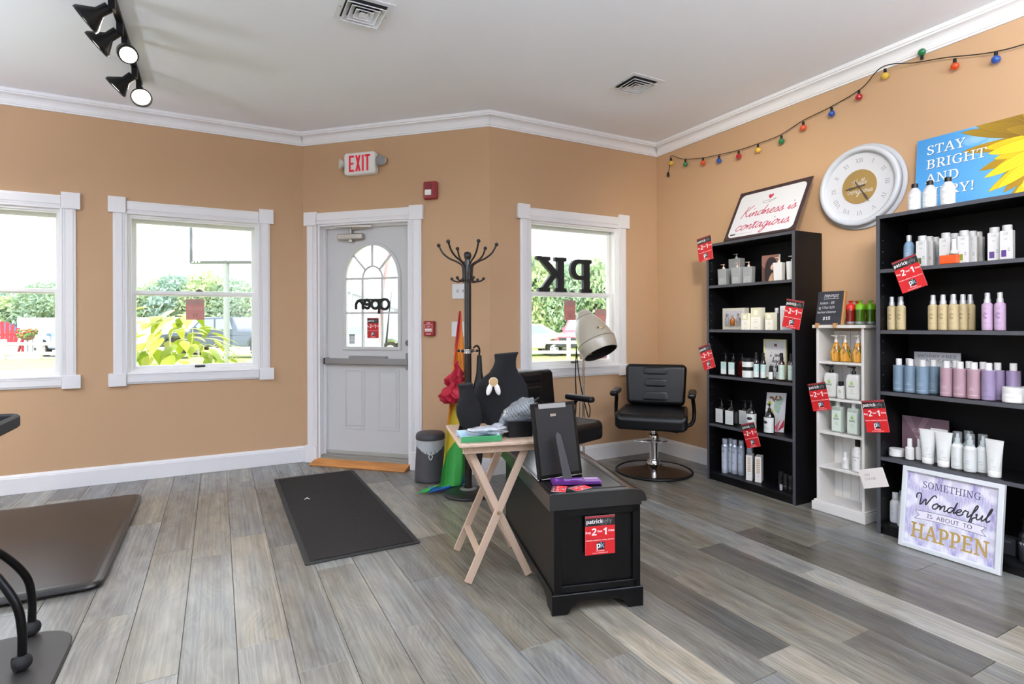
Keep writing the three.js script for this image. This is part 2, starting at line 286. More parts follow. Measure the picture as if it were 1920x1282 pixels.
function doubleHung(name, cx, p) {
  const g = struct(name, p, 0), w = WIN.hw * 2, H = WIN.y1 - WIN.y0, cy = (WIN.y0 + WIN.y1) / 2, cw = 0.092;
  g.position.x += cx;
  const hw = WIN.hw, xo = hw + cw / 2 - 0.004;
  casing(g, -xo, WIN.y0 - 0.01, cw, H + 0.02, 0); casing(g, xo, WIN.y0 - 0.01, cw, H + 0.02, 0).scale.x = -1;
  const top = casing(g, -hw, WIN.y1 + cw / 2 + 0.006, cw + 0.01, w, -PI / 2); top.position.x = -hw;
  const bot = casing(g, hw, WIN.y0 - cw / 2 + 0.008, cw - 0.008, w, PI / 2); bot.position.x = hw;
  for (const sx of [-1, 1]) for (const [y, hh] of [[WIN.y1 + 0.066, 0.122], [WIN.y0 - 0.042, 0.1]]) part('corner_block', box(0.114, hh, 0.027, sx * (hw + 0.06), y, 0.0135, 0.003), M.trim, g);
  part('jamb', [extr(frameShape(w, H, 0.016, 0, cy), 0.15).translate(0, 0, -0.15), extr(frameShape(w - 0.032, H - 0.032, 0.012, 0, cy), 0.02).translate(0, 0, -0.03), box(w - 0.03, 0.03, 0.09, 0, WIN.y0 + 0.02, -0.1)], M.sash, g);
  const iw = w - 0.034, mid = 1.46;
  const up = part('upper_sash', extr(frameShape(iw, 2.044 - mid + 0.022, 0.034, 0, (mid - 0.022 + 2.044) / 2), 0.026, 0.004).translate(0, 0, -0.118), M.sash, g);
  part('pane', box(iw - 0.06, 2.044 - mid - 0.03, 0.005, 0, (mid + 2.044) / 2, -0.105), M.glass, up);
  const lo = part('lower_sash', extr(frameShape(iw, mid + 0.018 - 0.845, 0.034, 0, (0.845 + mid + 0.018) / 2, 0.03, 0.038), 0.028, 0.004).translate(0, 0, -0.088), M.sash, g);
  part('pane', box(iw - 0.06, mid - 0.845 - 0.03, 0.005, 0, (0.845 + mid) / 2 + 0.005, -0.074), M.glass, lo);
  part('sash_lock', [box(0.05, 0.012, 0.022, 0.02, mid + 0.024, -0.085, 0.003), cyl(0.012, 0.012, 0.01, 0.02, mid + 0.032, -0.085)], dim, lo);
  part('sash_lift', [box(0.075, 0.02, 0.006, 0.025, 0.864, -0.058, 0.002), box(0.07, 0.006, 0.016, 0.025, 0.872, -0.05, 0.002)], dim, lo);
  return g;
}
doubleHung('window_1', W1, [0, 0, -DL]); doubleHung('window_2', W2, [0, 0, -DL]); doubleHung('window_3', W3, [0, 0, -DP]); doubleHung('window_9', -2.81, [0, 0, -DL]);  // the last one is unseen, added for more daylight from the left
// ---------- entry door ----------
{
  const g = struct('door_1', [XA, 0, -DL], DT), y1 = 2.075, x1 = 0.15, x2 = 1.035;
  casing(g, 0.095, 0.15, 0.1, y1 - 0.15, 0); casing(g, 1.09, 0.15, 0.1, y1 - 0.15, 0).scale.x = -1;
  const top = casing(g, 0.15, y1 + 0.05, 0.1, 0.885, -PI / 2); top.position.x = 0.15;
  for (const x of [0.088, 1.1]) { part('corner_block', box(0.124, 0.118, 0.03, x, y1 + 0.05, 0.015, 0.003), M.trim, g); part('plinth_block', box(0.118, 0.15, 0.028, x, 0.075, 0.014, 0.003), M.trim, g); }
  const js = shape([[x1, 0], [x1 + 0.02, 0], [x1 + 0.02, y1 - 0.015], [x2 - 0.02, y1 - 0.015], [x2 - 0.02, 0], [x2, 0], [x2, y1], [x1, y1]]);
  const st = shape([[x1 + 0.02, 0], [x1 + 0.034, 0], [x1 + 0.034, y1 - 0.03], [x2 - 0.034, y1 - 0.03], [x2 - 0.034, 0], [x2 - 0.02, 0], [x2 - 0.02, y1 - 0.015], [x1 + 0.02, y1 - 0.015]]);
  part('jamb', [extr(js, TH + 0.002).translate(0, 0, -TH), extr(st, 0.03).translate(0, 0, -0.085)], M.trim, g);
  // slab with an arched light
  const c = 0.628, rx = 0.262, ry = 0.292, yb = 1.003, ys = 1.603;
  const arch = (path, grow = 0) => { path.moveTo(c - rx - grow, yb - grow); path.lineTo(c - rx - grow, ys); path.absellipse(c, ys, rx + grow, ry + grow, PI, 0, true); path.lineTo(c + rx + grow, yb - grow); path.lineTo(c - rx - grow, yb - grow); return path; };
  const slab = shape([[x1 + 0.024, 0.072], [x2 - 0.024, 0.072], [x2 - 0.024, y1 - 0.02], [x1 + 0.024, y1 - 0.02]]);
  slab.holes.push(arch(new THREE.Path()));
  const shadedDoorMat = mat('#cbcbc9', 0.4);  // white door greyed: shade of the recess put into its colour
  const leaf = part('door_leaf', extr(slab, 0.044, 0.002, 24).translate(0, 0, -0.13), shadedDoorMat, g);
  const fr = arch(new THREE.Shape(), 0.02); fr.holes.push(arch(new THREE.Path(), -0.004));
  part('light_frame', extr(fr, 0.016, 0.004, 24).translate(0, 0, -0.088), shadedDoorMat, leaf);
  // muntins
  const b = (xa, ya, xb, yb2) => bar([xa, ya, -0.1], [xb, yb2, -0.1], 0.017, 0.022);
  const bars = [b(c - 0.095, yb, c - 0.095, ys), b(c + 0.095, yb, c + 0.095, ys), b(c - rx, 1.303, c + rx, 1.303), b(c - rx, ys, c + rx, ys)];
  const ring = [], R1 = 0.095, R2 = 0.105; for (let i = 0; i <= 16; i++) { const t = PI * i / 16; ring.push([c + R1 * Math.cos(t), ys + R2 * Math.sin(t), -0.1]); }
  bars.push(tube(ring, 0.009, 24, 6));
  for (const a of [PI * 0.25, PI * 0.5, PI * 0.75]) bars.push(b(c + R1 * Math.cos(a), ys + R2 * Math.sin(a), c + rx * Math.cos(a), ys + ry * Math.sin(a)));
  bars.forEach((x) => part('muntin', x, shadedDoorMat, leaf));
  for (const [xa, xb] of [[c - rx, c - 0.1], [c - 0.09, c + 0.09], [c + 0.1, c + rx]]) for (const [ya, yb2] of [[yb, 1.297], [1.309, ys - 0.006]]) part('pane', box(xb - xa, yb2 - ya, 0.005, (xa + xb) / 2, (ya + yb2) / 2, -0.11), M.glass, leaf);
  { const s = new THREE.Shape(); s.absellipse(c, ys + 0.004, R1, R2, 0, PI, false); part('pane', extr(s, 0.005, 0, 16).translate(0, 0, -0.1125), M.glass, leaf); }
  for (let i = 0; i < 4; i++) { const a = PI / 4 * i + 0.02, e = PI / 4 * (i + 1) - 0.02, s = new THREE.Shape(), n = 8; for (let k = 0; k <= n; k++) { const t = a + (e - a) * k / n; s[k ? 'lineTo' : 'moveTo'](c + rx * Math.cos(t), ys + ry * Math.sin(t)); } for (let k = n; k >= 0; k--) { const t = a + (e - a) * k / n; s.lineTo(c + R1 * Math.cos(t), ys + R2 * Math.sin(t)); } part('pane', extr(s, 0.005).translate(0, 0, -0.1125), M.glass, leaf); }
  // two raised panels
  for (const x of [0.455, 0.785]) part('raised_panel', [extr(frameShape(0.205, 0.53, 0.02, x, 0.555), 0.007, 0.003).translate(0, 0, -0.088), extr(shape([[x - 0.075, 0.32], [x + 0.075, 0.32], [x + 0.075, 0.79], [x - 0.075, 0.79]]), 0.006, 0.0025).translate(0, 0, -0.087)], shadedDoorMat, leaf);
  part('bottom_sweep', box(0.83, 0.03, 0.01, 0.592, 0.085, -0.082, 0.002), mat('#a9a69d', 0.5), leaf);
  const barM = mat('#8c8c8c', 0.4, { metalness: 0.4 });
  const pb = part('panic_bar', [box(0.8, 0.05, 0.03, 0.592, 0.885, -0.045, 0.006), box(0.36, 0.075, 0.045, 0.605, 0.895, -0.062, 0.006), box(0.02, 0.06, 0.05, 0.2, 0.885, -0.06, 0.004), box(0.03, 0.14, 0.045, 0.985, 0.89, -0.062, 0.004)], barM, leaf, 'grey push bar');
  part('end_cap', box(0.012, 0.056, 0.036, 0.19, 0.885, -0.046, 0.004), M.black, pb);
  part('deadbolt', [cyl(0.026, 0.026, 0.012, 0, 0, 0).rotateX(PI / 2).translate(0.975, 1.045, -0.082), box(0.012, 0.034, 0.016, 0.975, 1.045, -0.07, 0.003)], mat('#6d6a66', 0.3, { metalness: 0.9 }), leaf);
  const cl = part('door_closer', [box(0.245, 0.055, 0.05, 0.44, 1.965, -0.06, 0.012), cyl(0.022, 0.022, 0.03, 0.44, 1.935, -0.06), cyl(0.014, 0.014, 0.06, 0.44, 2.01, -0.06)], mat('#a8a49a', 0.35, { metalness: 0.6 }), leaf, 'metal closer above the arched light');
  part('closer_arm', [bar([0.44, 2.035, -0.06], [0.66, 2.045, -0.03], 0.02, 0.008), bar([0.66, 2.045, -0.03], [0.3, 2.055, -0.02], 0.018, 0.007)], mat('#b3b0a8', 0.35, { metalness: 0.6 }), cl);
  part('threshold', [box(0.845, 0.03, 0.16, 0.592, 0.055, -0.09, 0.004), box(0.845, 0.05, 0.05, 0.592, 0.026, -0.02, 0.004), box(0.845, 0.012, 0.05, 0.592, 0.078, -0.13, 0.003)], mat('#9d9a92', 0.4, { metalness: 0.5 }), g);
}
// ---------- fixtures on the entry wall ----------
const ux = Math.cos(DT), uz = -Math.sin(DT), EN = [Math.sin(DT), Math.cos(DT)];
const onEntry = (s, y, off = 0) => [XA + ux * s + EN[0] * off, y, -DL + uz * s + EN[1] * off];
const font = (px, f = 'sans-serif', w = '') => `${w} ${px}px ${f}`;
{
  const t = thing('exit_sign', 'white emergency exit sign with red letters and two lamp heads above door', 'sign', onEntry(0.598, 2.56), DT);
  part('case', extr(rrect(0.296, 0.186, 0.03), 0.06, 0.008), mat('#e9e9e6', 0.45), t);
  const L = mat('#c4102e', 0.4, { emissive: new THREE.Color('#d0102c'), emissiveIntensity: 0.25 }), z = 0.0605;
  const bl = (pts) => extr(shape(pts), 0.003);
  const S = (x, y, w, h) => [[x, y], [x + w, y], [x + w, y + h], [x, y + h]], k = 0.017, H = 0.136, y0 = -H / 2;
  const letters = { e: [S(-0.098, y0, k, H), S(-0.098, y0, 0.05, k), S(-0.098, -k / 2, 0.044, k), S(-0.098, H / 2 - k, 0.05, k)], x: [[[-0.036, y0], [-0.018, y0], [0.014, H / 2], [-0.004, H / 2]], [[-0.004, y0], [0.014, y0], [-0.018, H / 2], [-0.036, H / 2]]], i: [S(0.026, y0, k, H)], t: [S(0.052, H / 2 - k, 0.052, k), S(0.069, y0, k, H)] };
  for (const q of Object.values(letters)) part('letter', q.map((p) => bl(p).translate(0, 0, z - 0.002)), L, t);
  for (const s of [-1, 1]) { // lamp heads turned outwards
    const h = part('lamp_head', lathe([[0.012, -0.03], [0.04, -0.02], [0.047, 0], [0.047, 0.008], [0.042, 0.01]], 20).scale(1, 1, 0.85).rotateX(PI / 2).rotateY(s * (s < 0 ? 0.85 : 0.25)).translate(s * 0.19, 0.012, 0.04), mat('#dcdad4', 0.4), t);
    part('lens', cyl(0.042, 0.042, 0.006, 0, 0.009, 0).rotateX(PI / 2).rotateY(s * (s < 0 ? 0.85 : 0.25)).translate(s * 0.19, 0.012, 0.04), s < 0 ? mat('#f2efdf', 0.25) : mat('#8c8e90', 0.3), h);
    part('bracket', box(0.05, 0.022, 0.02, s * 0.16, 0, 0.025, 0.004), mat('#dcdad4', 0.4), t);
  }
}
{
  const t = thing('fire_alarm', 'red wall fire strobe with clear lens to the upper right of door', 'alarm', onEntry(1.233, 2.294), DT);
  part('case', extr(rrect(0.118, 0.144, 0.014), 0.04, 0.008), M.red, t);
  part('speaker_grille', [box(0.05, 0.04, 0.006, -0.012, 0.036, 0.041, 0.002), ...[0, 1, 2, 3].map((i) => box(0.006, 0.012, 0.004, 0.044, 0.03 - i * 0.02, 0.04))], mat('#7a0d14', 0.4), t);
  part('lens', extr(rrect(0.056, 0.045, 0.008, -0.012, -0.02), 0.02, 0.006).translate(0, 0, 0.038), mat('#f5f5f2', 0.15), t);
}
{
  const tx = canvasTex(128, 160, (g) => { g.fillStyle = '#9c141b'; g.fillRect(0, 0, 128, 160); g.fillStyle = '#f4ece6'; g.textAlign = 'center'; g.font = font(20, 'sans-serif', 'bold'); g.fillText('FIRE', 64, 22); g.fillText('PULL', 64, 100); g.fillText('LIFT', 64, 64); g.fillRect(24, 76, 80, 4); g.fillText('DOWN', 64, 154); g.strokeStyle = '#f4ece6'; g.lineWidth = 4; g.strokeRect(14, 34, 100, 84); });
  const t = thing('fire_pull_station', 'red manual fire pull station beside right door casing', 'alarm', onEntry(1.217, 1.169), DT);
  part('case', box(0.095, 0.122, 0.034, 0, 0, 0.017, 0.006), M.red, t);
  const [g, ms] = sheet(0.082, 0.108, 0.006, mat('#ffffff', 0.4, { map: tx }), M.red); part('cover', g.translate(0, 0, 0.036), M.red, t).material = ms;
  part('handle', box(0.06, 0.016, 0.012, 0, -0.012, 0.044, 0.004), mat('#eee8e2', 0.4), t);
}
for (const [s, y, w, n, lab] of [[1.484, 1.468, 0.146, 2, 'white double switch plate behind coat rack pole'], [1.462, 1.163, 0.114, 1, 'white single switch plate below the double one']]) {
  const t = thing('light_switch', lab, 'switch', onEntry(s, y), DT);
  part('cover_plate', extr(rrect(w, 0.12, 0.006), 0.007, 0.002), M.white, t);
  for (let i = 0; i < n; i++) part('toggle', box(0.01, 0.024, 0.014, (i - (n - 1) / 2) * 0.05, 0.003, 0.012, 0.003), mat('#b8b5ab', 0.5), t);
}
{
  const t = thing('threshold_ramp', 'orange-brown worn wooden ramp board at foot of door', 'ramp', onEntry(0.58, 0, 0.001), DT);
  const tex = dataTex(64, 256, (u, v) => { const n = vnoise(u * 12, v * 6, 12, 6, 5) * 0.6 + vnoise(u * 40, v * 10, 40, 10, 6) * 0.4; return [168 + 55 * n, 105 + 50 * n, 50 + 35 * n]; });
  const s = shape([[0.0, 0], [0.105, 0], [0.11, 0.008], [0.0, 0.042]]);
  const g = extr(s, 0.9, 0.002).rotateY(-PI / 2).translate(0.45, 0, 0.002);
  { const p = g.attributes.position, u = g.attributes.uv; for (let i = 0; i < p.count; i++) u.setXY(i, p.getZ(i) * 6, p.getX(i) * 1.2); }
  g.rotateY(0); part('board', g, mat('#ffffff', 0.55, { map: tex }), t);
}
// ---------- mats ----------
{
  const loop = dataTex(256, 256, (u, v) => { const k = 38 + 34 * vnoise(u * 90, v * 60, 90, 60, 8) + 18 * vnoise(u * 20, v * 20, 20, 20, 9) + (Math.sin(u * 6.283 * 40) > 0.2 ? 6 : -4); return [k * 1.08, k, k * 0.96]; });
  const t = thing('doormat', 'dark brown ribbed doormat with black rubber border before the door', 'mat', [0.679, 0, -3.777]);
  part('rubber_border', extr(rrect(0.602, 1.732, 0.01), 0.006, 0.002).rotateX(-PI / 2).translate(0, 0.0005, 0), mat('#1a1a1b', 0.6), t);
  const g = box(0.545, 0.008, 1.675, 0, 0.006, 0, 0.002); { const p = g.attributes.position, u = g.attributes.uv; for (let i = 0; i < p.count; i++) u.setXY(i, p.getX(i) * 3, p.getZ(i) * 3); }
  part('carpet_top', g, mat('#6d655f', 0.95, { map: loop, bumpMap: loop, bumpScale: 0.002 }), t);
  tag(part('paper_scrap', [box(0.03, 0.001, 0.008, -0.005, 0, 0).rotateZ(0.3).rotateY(0.5), box(0.03, 0.001, 0.009, 0.02, 0.003, 0.004).rotateZ(-0.3).rotateY(-0.4)], M.paper, scene), 'tiny white torn paper scrap lying on the doormat', 'paper').position.set(0.53, 0.014, -4.0);
  const scuff = canvasTex(512, 512, (g2) => { g2.fillStyle = '#1d1b1b'; g2.fillRect(0, 0, 512, 512); for (let i = 0; i < 90; i++) { g2.strokeStyle = `rgba(170,165,160,${0.03 + rnd() * 0.12})`; g2.lineWidth = 0.5 + rnd() * 1.5; g2.beginPath(); const x = rnd() * 512, y = rnd() * 512; g2.moveTo(x, y); g2.quadraticCurveTo(x + rr(-40, 60), y + rr(-30, 30), x + rr(-60, 90), y + rr(-40, 40)); g2.stroke(); } });
  const big = thing('anti_fatigue_mat', 'large black cushioned floor mat with sloping edge below left windows', 'mat', [-1.31, 0, -3.86]);
  const s = new THREE.Shape(); s.moveTo(0.84, 0.7); s.lineTo(0.84, -0.7); s.quadraticCurveTo(0.84, -0.77, 0.77, -0.77); s.lineTo(-0.9, -0.77); s.quadraticCurveTo(-1.2, -0.77, -1.2, -0.5); s.lineTo(-1.2, 0.77); s.lineTo(0.77, 0.77); s.quadraticCurveTo(0.84, 0.77, 0.84, 0.7);
  const mg = new THREE.ExtrudeGeometry(s, { depth: 0.002, bevelEnabled: true, bevelSize: 0.05, bevelThickness: 0.018, bevelSegments: 4, bevelOffset: -0.05 }).translate(0, 0, 0.018).rotateX(-PI / 2);
  { const p = mg.attributes.position; for (let i = 0; i < p.count; i++) if (p.getY(i) < 0.018) p.setXYZ(i, p.getX(i), Math.max(0.0005, p.getY(i)), p.getZ(i)); }
  part('mat_pad', mg, mat('#d8d0cc', 0.3, { map: scuff }), big); { const u = mg.attributes.uv; for (let i = 0; i < u.count; i++) u.setXY(i, u.getX(i) * 0.5 + 0.5, u.getY(i) * 0.5 + 0.5); }
  const sm = thing('floor_mat', 'dark grey mat with rounded corner under the black trolley legs', 'mat', [-1.0, 0, -2.2]);
  part('mat_pad', extr(rrect(1.02, 1.12, 0.16), 0.012, 0.004).rotateX(-PI / 2).translate(0, 0.0005, 0), mat('#2f2d2c', 0.45), sm);
}
// ---------- trolley at the left edge ----------
{
  const t = thing('salon_trolley', 'black tube-legged salon trolley on casters with a tray at left edge', 'trolley', [-0.835, 0, -2.62]);
  const legs = [[0.2, -0.12], [0.235, 0.145], [-0.22, 0.15], [-0.22, -0.12]];
  for (const [x, z] of legs) {
    part('leg', tube([[x, 0.055, z], [x, 0.15, z], [x * 0.93, 0.24, z * 0.95], [x * 0.55, 0.37, z * 0.6], [x * 0.25, 0.42, z * 0.3], [0, 0.43, 0]], 0.0135, 32, 10), M.satin, t);
    const c = part('caster', [cyl(0.026, 0.026, 0.02, 0, 0, 0, 18).rotateZ(PI / 2).rotateY(0.6).translate(x - 0.012, 0.0385, z), cyl(0.009, 0.012, 0.03, x, 0.06, z), ball(0.029, x, 0.0415, z, 14).scale(1, 1, 1)], M.rubber, t);
  }
  part('column', [cyl(0.018, 0.018, 0.4, 0, 0.62, 0), ball(0.035, 0, 0.43, 0)], M.satin, t);
  const tray = new THREE.Shape(); rrect(0.32, 0.3, 0.05, 0, 0, tray);
  const rim = rrect(0.34, 0.32, 0.06); rim.holes.push(rrect(0.3, 0.28, 0.045, 0, 0, new THREE.Path()));
  part('tray', [extr(tray, 0.012, 0.004).rotateX(-PI / 2).translate(0, 0.812, 0), extr(rim, 0.05, 0.008).rotateX(-PI / 2).translate(0, 0.815, 0)], M.rubber, t);
  part('tool_rest', [tube([[-0.15, 0.875, 0.1], [-0.05, 0.9, 0.08], [0.08, 0.872, 0.1]], 0.008, 16, 6), tube([[-0.16, 0.885, 0.0], [0.02, 0.89, 0.03], [0.1, 0.87, 0.05]], 0.006, 16, 6)], M.satin, t);
  tag(part('wire', tube([[-1.02, 0.44, -2.72], [-0.93, 0.33, -2.7], [-0.86, 0.36, -2.68], [-0.82, 0.425, -2.655]], 0.0025, 20, 6), mat('#c9c4a0', 0.5), scene), 'thin pale cable hanging behind the black trolley legs', 'cable');
  tag(part('hair_clipper', new RoundedBoxGeometry(0.045, 0.04, 0.15, 3, 0.015), mat('#23242a', 0.4), scene), 'dark hair tool lying in the trolley tray', 'tool').position.set(-0.78, 0.845, -2.62);
}
// ---------- track lights ----------
function trackLight(label, p, z1, z2, feed, heads) {
  const t = thing('track_light', label, 'light', p), L = z2 - z1;
  part('track', [box(0.034, 0.022, L, 0, -0.012, (z1 + z2) / 2, 0.003), box(0.012, 0.006, L - 0.04, 0, -0.0245, (z1 + z2) / 2)], M.black, t);
  part('power_feed', box(0.05, 0.04, 0.13, 0, -0.024, feed, 0.006), M.black, t);
  const glow = mat('#ffffff', 0.4, { emissive: new THREE.Color('#fff6e6'), emissiveIntensity: 2.2 });
  for (const [z, d, kind, power, angle] of heads) {
    const dir = V(...d).normalize(), q = new THREE.Quaternion().setFromUnitVectors(V(0, -1, 0), dir);
    const len = kind === 1 ? 0.16 : kind === 2 ? 0.1 : 0.13, r1 = kind ? (kind === 1 ? 0.032 : 0.03) : 0.026, r2 = kind === 1 ? 0.05 : kind === 2 ? 0.062 : 0.07;
    const prof = kind === 1 ? [[0.001, 0.06], [r1, 0.058], [r1, -0.02], [r2, -0.03], [r2, -len + 0.06], [r2 - 0.006, -len + 0.06], [r2 - 0.008, -len + 0.075]] : [[0.001, 0.035], [r1, 0.033], [r1, -0.02], [r2, -len + 0.045], [r2, -len + 0.03], [r2 - 0.004, -len + 0.03], [r2 - 0.006, -len + 0.042]];
    const c = V(0, kind ? -0.085 : -0.055, z).add(dir.clone().multiplyScalar(0.05));
    const h = part('lamp_head', [lathe(prof, 22).applyQuaternion(q).translate(c.x, c.y, c.z), box(0.03, 0.06, 0.05, 0, -0.05, z, 0.004), bar([0.012, -0.06, z], [c.x + 0.02, c.y, c.z], 0.008, 0.026)], M.black, t), lp = dir.clone().multiplyScalar(len - 0.048).add(c);
    part('lamp_lens', new THREE.SphereGeometry(r2 - 0.008, 18, 8, 0, 2 * PI, 0, PI / 2).scale(1, 0.25, 1).rotateX(PI).applyQuaternion(q).translate(lp.x, lp.y, lp.z), glow, h);
    const s = new THREE.SpotLight(0xfff3e2, power, 0, angle, 0.9, 2), e = lp.clone().add(dir.clone().multiplyScalar(0.02)); s.position.copy(e); s.target.position.copy(e.clone().add(dir)); s.castShadow = true; s.shadow.radius = 6; t.add(s, s.target);
  }
}
trackLight('black ceiling track with cone and cylinder spot heads', [-0.47, CH, -3.0], -1.55, 2.65, 0.2, [[-0.42, [-0.76, -0.62, -0.1], 0, SPOT_POWER, 0.75], [-0.68, [-0.72, -0.66, -0.1], 0, SPOT_POWER, 0.75], [-0.86, [0.2, -0.5, 0.84], 1, SPOT_POWER, 0.75], [-1.28, [-0.7, -0.7, -0.08], 0, SPOT_POWER, 0.75], [-1.5, [0.2, -0.62, 0.76], 2, SPOT_POWER, 0.75]]);
trackLight('added unseen black ceiling track brightening the right wall and product shelves', [0.9, CH, 0.0], -0.6, 1.2, 0.3, [[-0.4, [0.68, -0.25, -0.69], 0, ADDED_WASH_POWER * 3, 0.36], [0.0, [0.8, -0.3, -0.5], 0, ADDED_WASH_POWER, 0.75], [0.4, [0.8, -0.32, -0.42], 0, ADDED_WASH_POWER, 0.75], [0.9, [0.85, -0.35, -0.3], 0, ADDED_WASH_POWER, 0.75]]);  // unseen second track, added to brighten the right wall
// ---------- ceiling vents ----------
for (const [x, z, lab] of [[0.69, -2.972, 'square white ceiling vent nearer the camera at top of frame'], [2.583, -2.993, 'square white ceiling vent near the right wall']]) {
  const t = thing('ceiling_vent', lab, 'vent', [x, CH, z]);
  const ring = (w, b, y) => extr(frameShape(w, w, b), 0.004, 0.001).rotateX(PI / 2).translate(0, y, 0);
  part('frame', ring(0.275, 0.032, -0.002), M.trim, t);
  part('duct', box(0.21, 0.002, 0.21, 0, -0.0015, 0), mat('#3a3a3a', 0.9), t);
  const pyr = (w1, w2, y1, y2) => new THREE.CylinderGeometry(w1 * 0.7071, w2 * 0.7071, y1 - y2, 4, 1, true).rotateY(PI / 4).translate(0, (y1 + y2) / 2, 0);
  const lm = mat('#e6e6e6', 0.45, { side: THREE.DoubleSide });
  for (const w of [0.2, 0.145, 0.09]) part('louvre', [pyr(w - 0.05, w, -0.004, -0.024), ring(w + 0.004, 0.004, -0.022)], lm, t);
  part('centre_plate', [pyr(0.02, 0.045, -0.008, -0.026), box(0.045, 0.002, 0.045, 0, -0.026, 0)], lm, t);
  for (const [a, b] of [[0.12, 0.0], [-0.12, 0.0]]) part('screw', cyl(0.004, 0.004, 0.003, a, -0.0072, b, 8), M.steel, t);
}
// ---------- bookcases and white shelf ----------
const XF = 3.348;
function bookcase(label, z1, z2, xf, shelves) {
  const t = thing('bookcase', label, 'bookcase', [xf, 0, (z1 + z2) / 2]), w = z2 - z1, d = 3.636 - xf, H = 1.813, k = 0.02;
  part('side_panel', box(d, H, k, d / 2, H / 2, -w / 2 + k / 2, 0.0015), M.shelf, t); part('side_panel', box(d, H, k, d / 2, H / 2, w / 2 - k / 2, 0.0015), M.shelf, t);
  part('top_panel', box(d, k, w - 2 * k, d / 2, H - k / 2, 0, 0.0015), M.shelf, t);
  part('back_panel', box(0.006, H - 0.06, w - 2 * k, d - 0.004, H / 2 + 0.03, 0), mat('#08080b', 0.5, { specularIntensity: 0.4 }), t);
  part('bottom_shelf', box(d, k, w - 2 * k, d / 2, 0.05, 0, 0.0015), M.shelf, t);
  part('kick_board', box(0.016, 0.04, w - 2 * k, 0.02, 0.02, 0), M.shelf, t);
  for (const y of shelves) part('shelf', box(d - 0.01, k, w - 2 * k - 0.001, d / 2, y - k / 2, 0, 0.0015), M.shelf, t);
  part('edge_banding', [box(0.002, H, k, -0.001, H / 2, -w / 2 + k / 2), box(0.002, H, k, -0.001, H / 2, w / 2 - k / 2), box(0.002, k, w - 2 * k, -0.001, H - k / 2, 0), ...shelves.map((y) => box(0.002, k, w - 2 * k, 0.0035, y - k / 2, 0))], M.shelfEdge, t);
  const pins = []; for (const s of [-1, 1]) for (let i = 0; i < 24; i++) pins.push(box(0.006, 0.006, 0.002, 0.03, 0.2 + i * 0.064, s * (w / 2 - k - 0.0008)));
  part('pin_holes', pins, mat('#4a4b50', 0.5), t).userData.kind = 'stuff';
}
bookcase('black bookcase beside the salon chair, with the heart sign on top', -3.067, -2.325, XF, [1.493, 1.155, 0.806, 0.434]);
bookcase('black bookcase at right edge, with the sunflower poster above it', -1.808, -1.06, 3.33, [1.505, 1.16, 0.813, 0.44]);
{
  const t = thing('display_shelf', 'narrow white wooden shelf between the two black bookcases', 'shelf', [3.415, 0, -2.075]), w = 0.3, d = 0.17, wm = mat('#dcdad6', 0.5), k = 0.017;
  for (const s of [-1, 1]) part('side_panel', box(d, 1.172, k, d / 2, 0.586, s * (w / 2 - k / 2), 0.002), wm, t);
  part('top_panel', box(d + 0.02, 0.02, w + 0.035, d / 2 - 0.005, 1.18, 0, 0.003), wm, t);
  for (let i = 0; i < 5; i++) part('back_board', box(0.006, 1.1, (w - 2 * k) / 5 - 0.002, d - 0.004, 0.6, -w / 2 + k + (i + 0.5) * (w - 2 * k) / 5), wm, t);
  for (const y of [0.958, 0.727, 0.51, 0.29]) part('shelf', box(d - 0.008, 0.016, w - 2 * k, d / 2, y - 0.008, 0, 0.002), wm, t);
  part('bottom_shelf', box(d - 0.008, 0.016, w - 2 * k, d / 2, 0.058, 0, 0.002), wm, t);
  part('plinth', [box(d + 0.03, 0.055, w + 0.036, d / 2 - 0.012, 0.0285, 0, 0.003), box(d + 0.018, 0.012, w + 0.02, d / 2 - 0.008, 0.062, 0, 0.003)], wm, t);
}
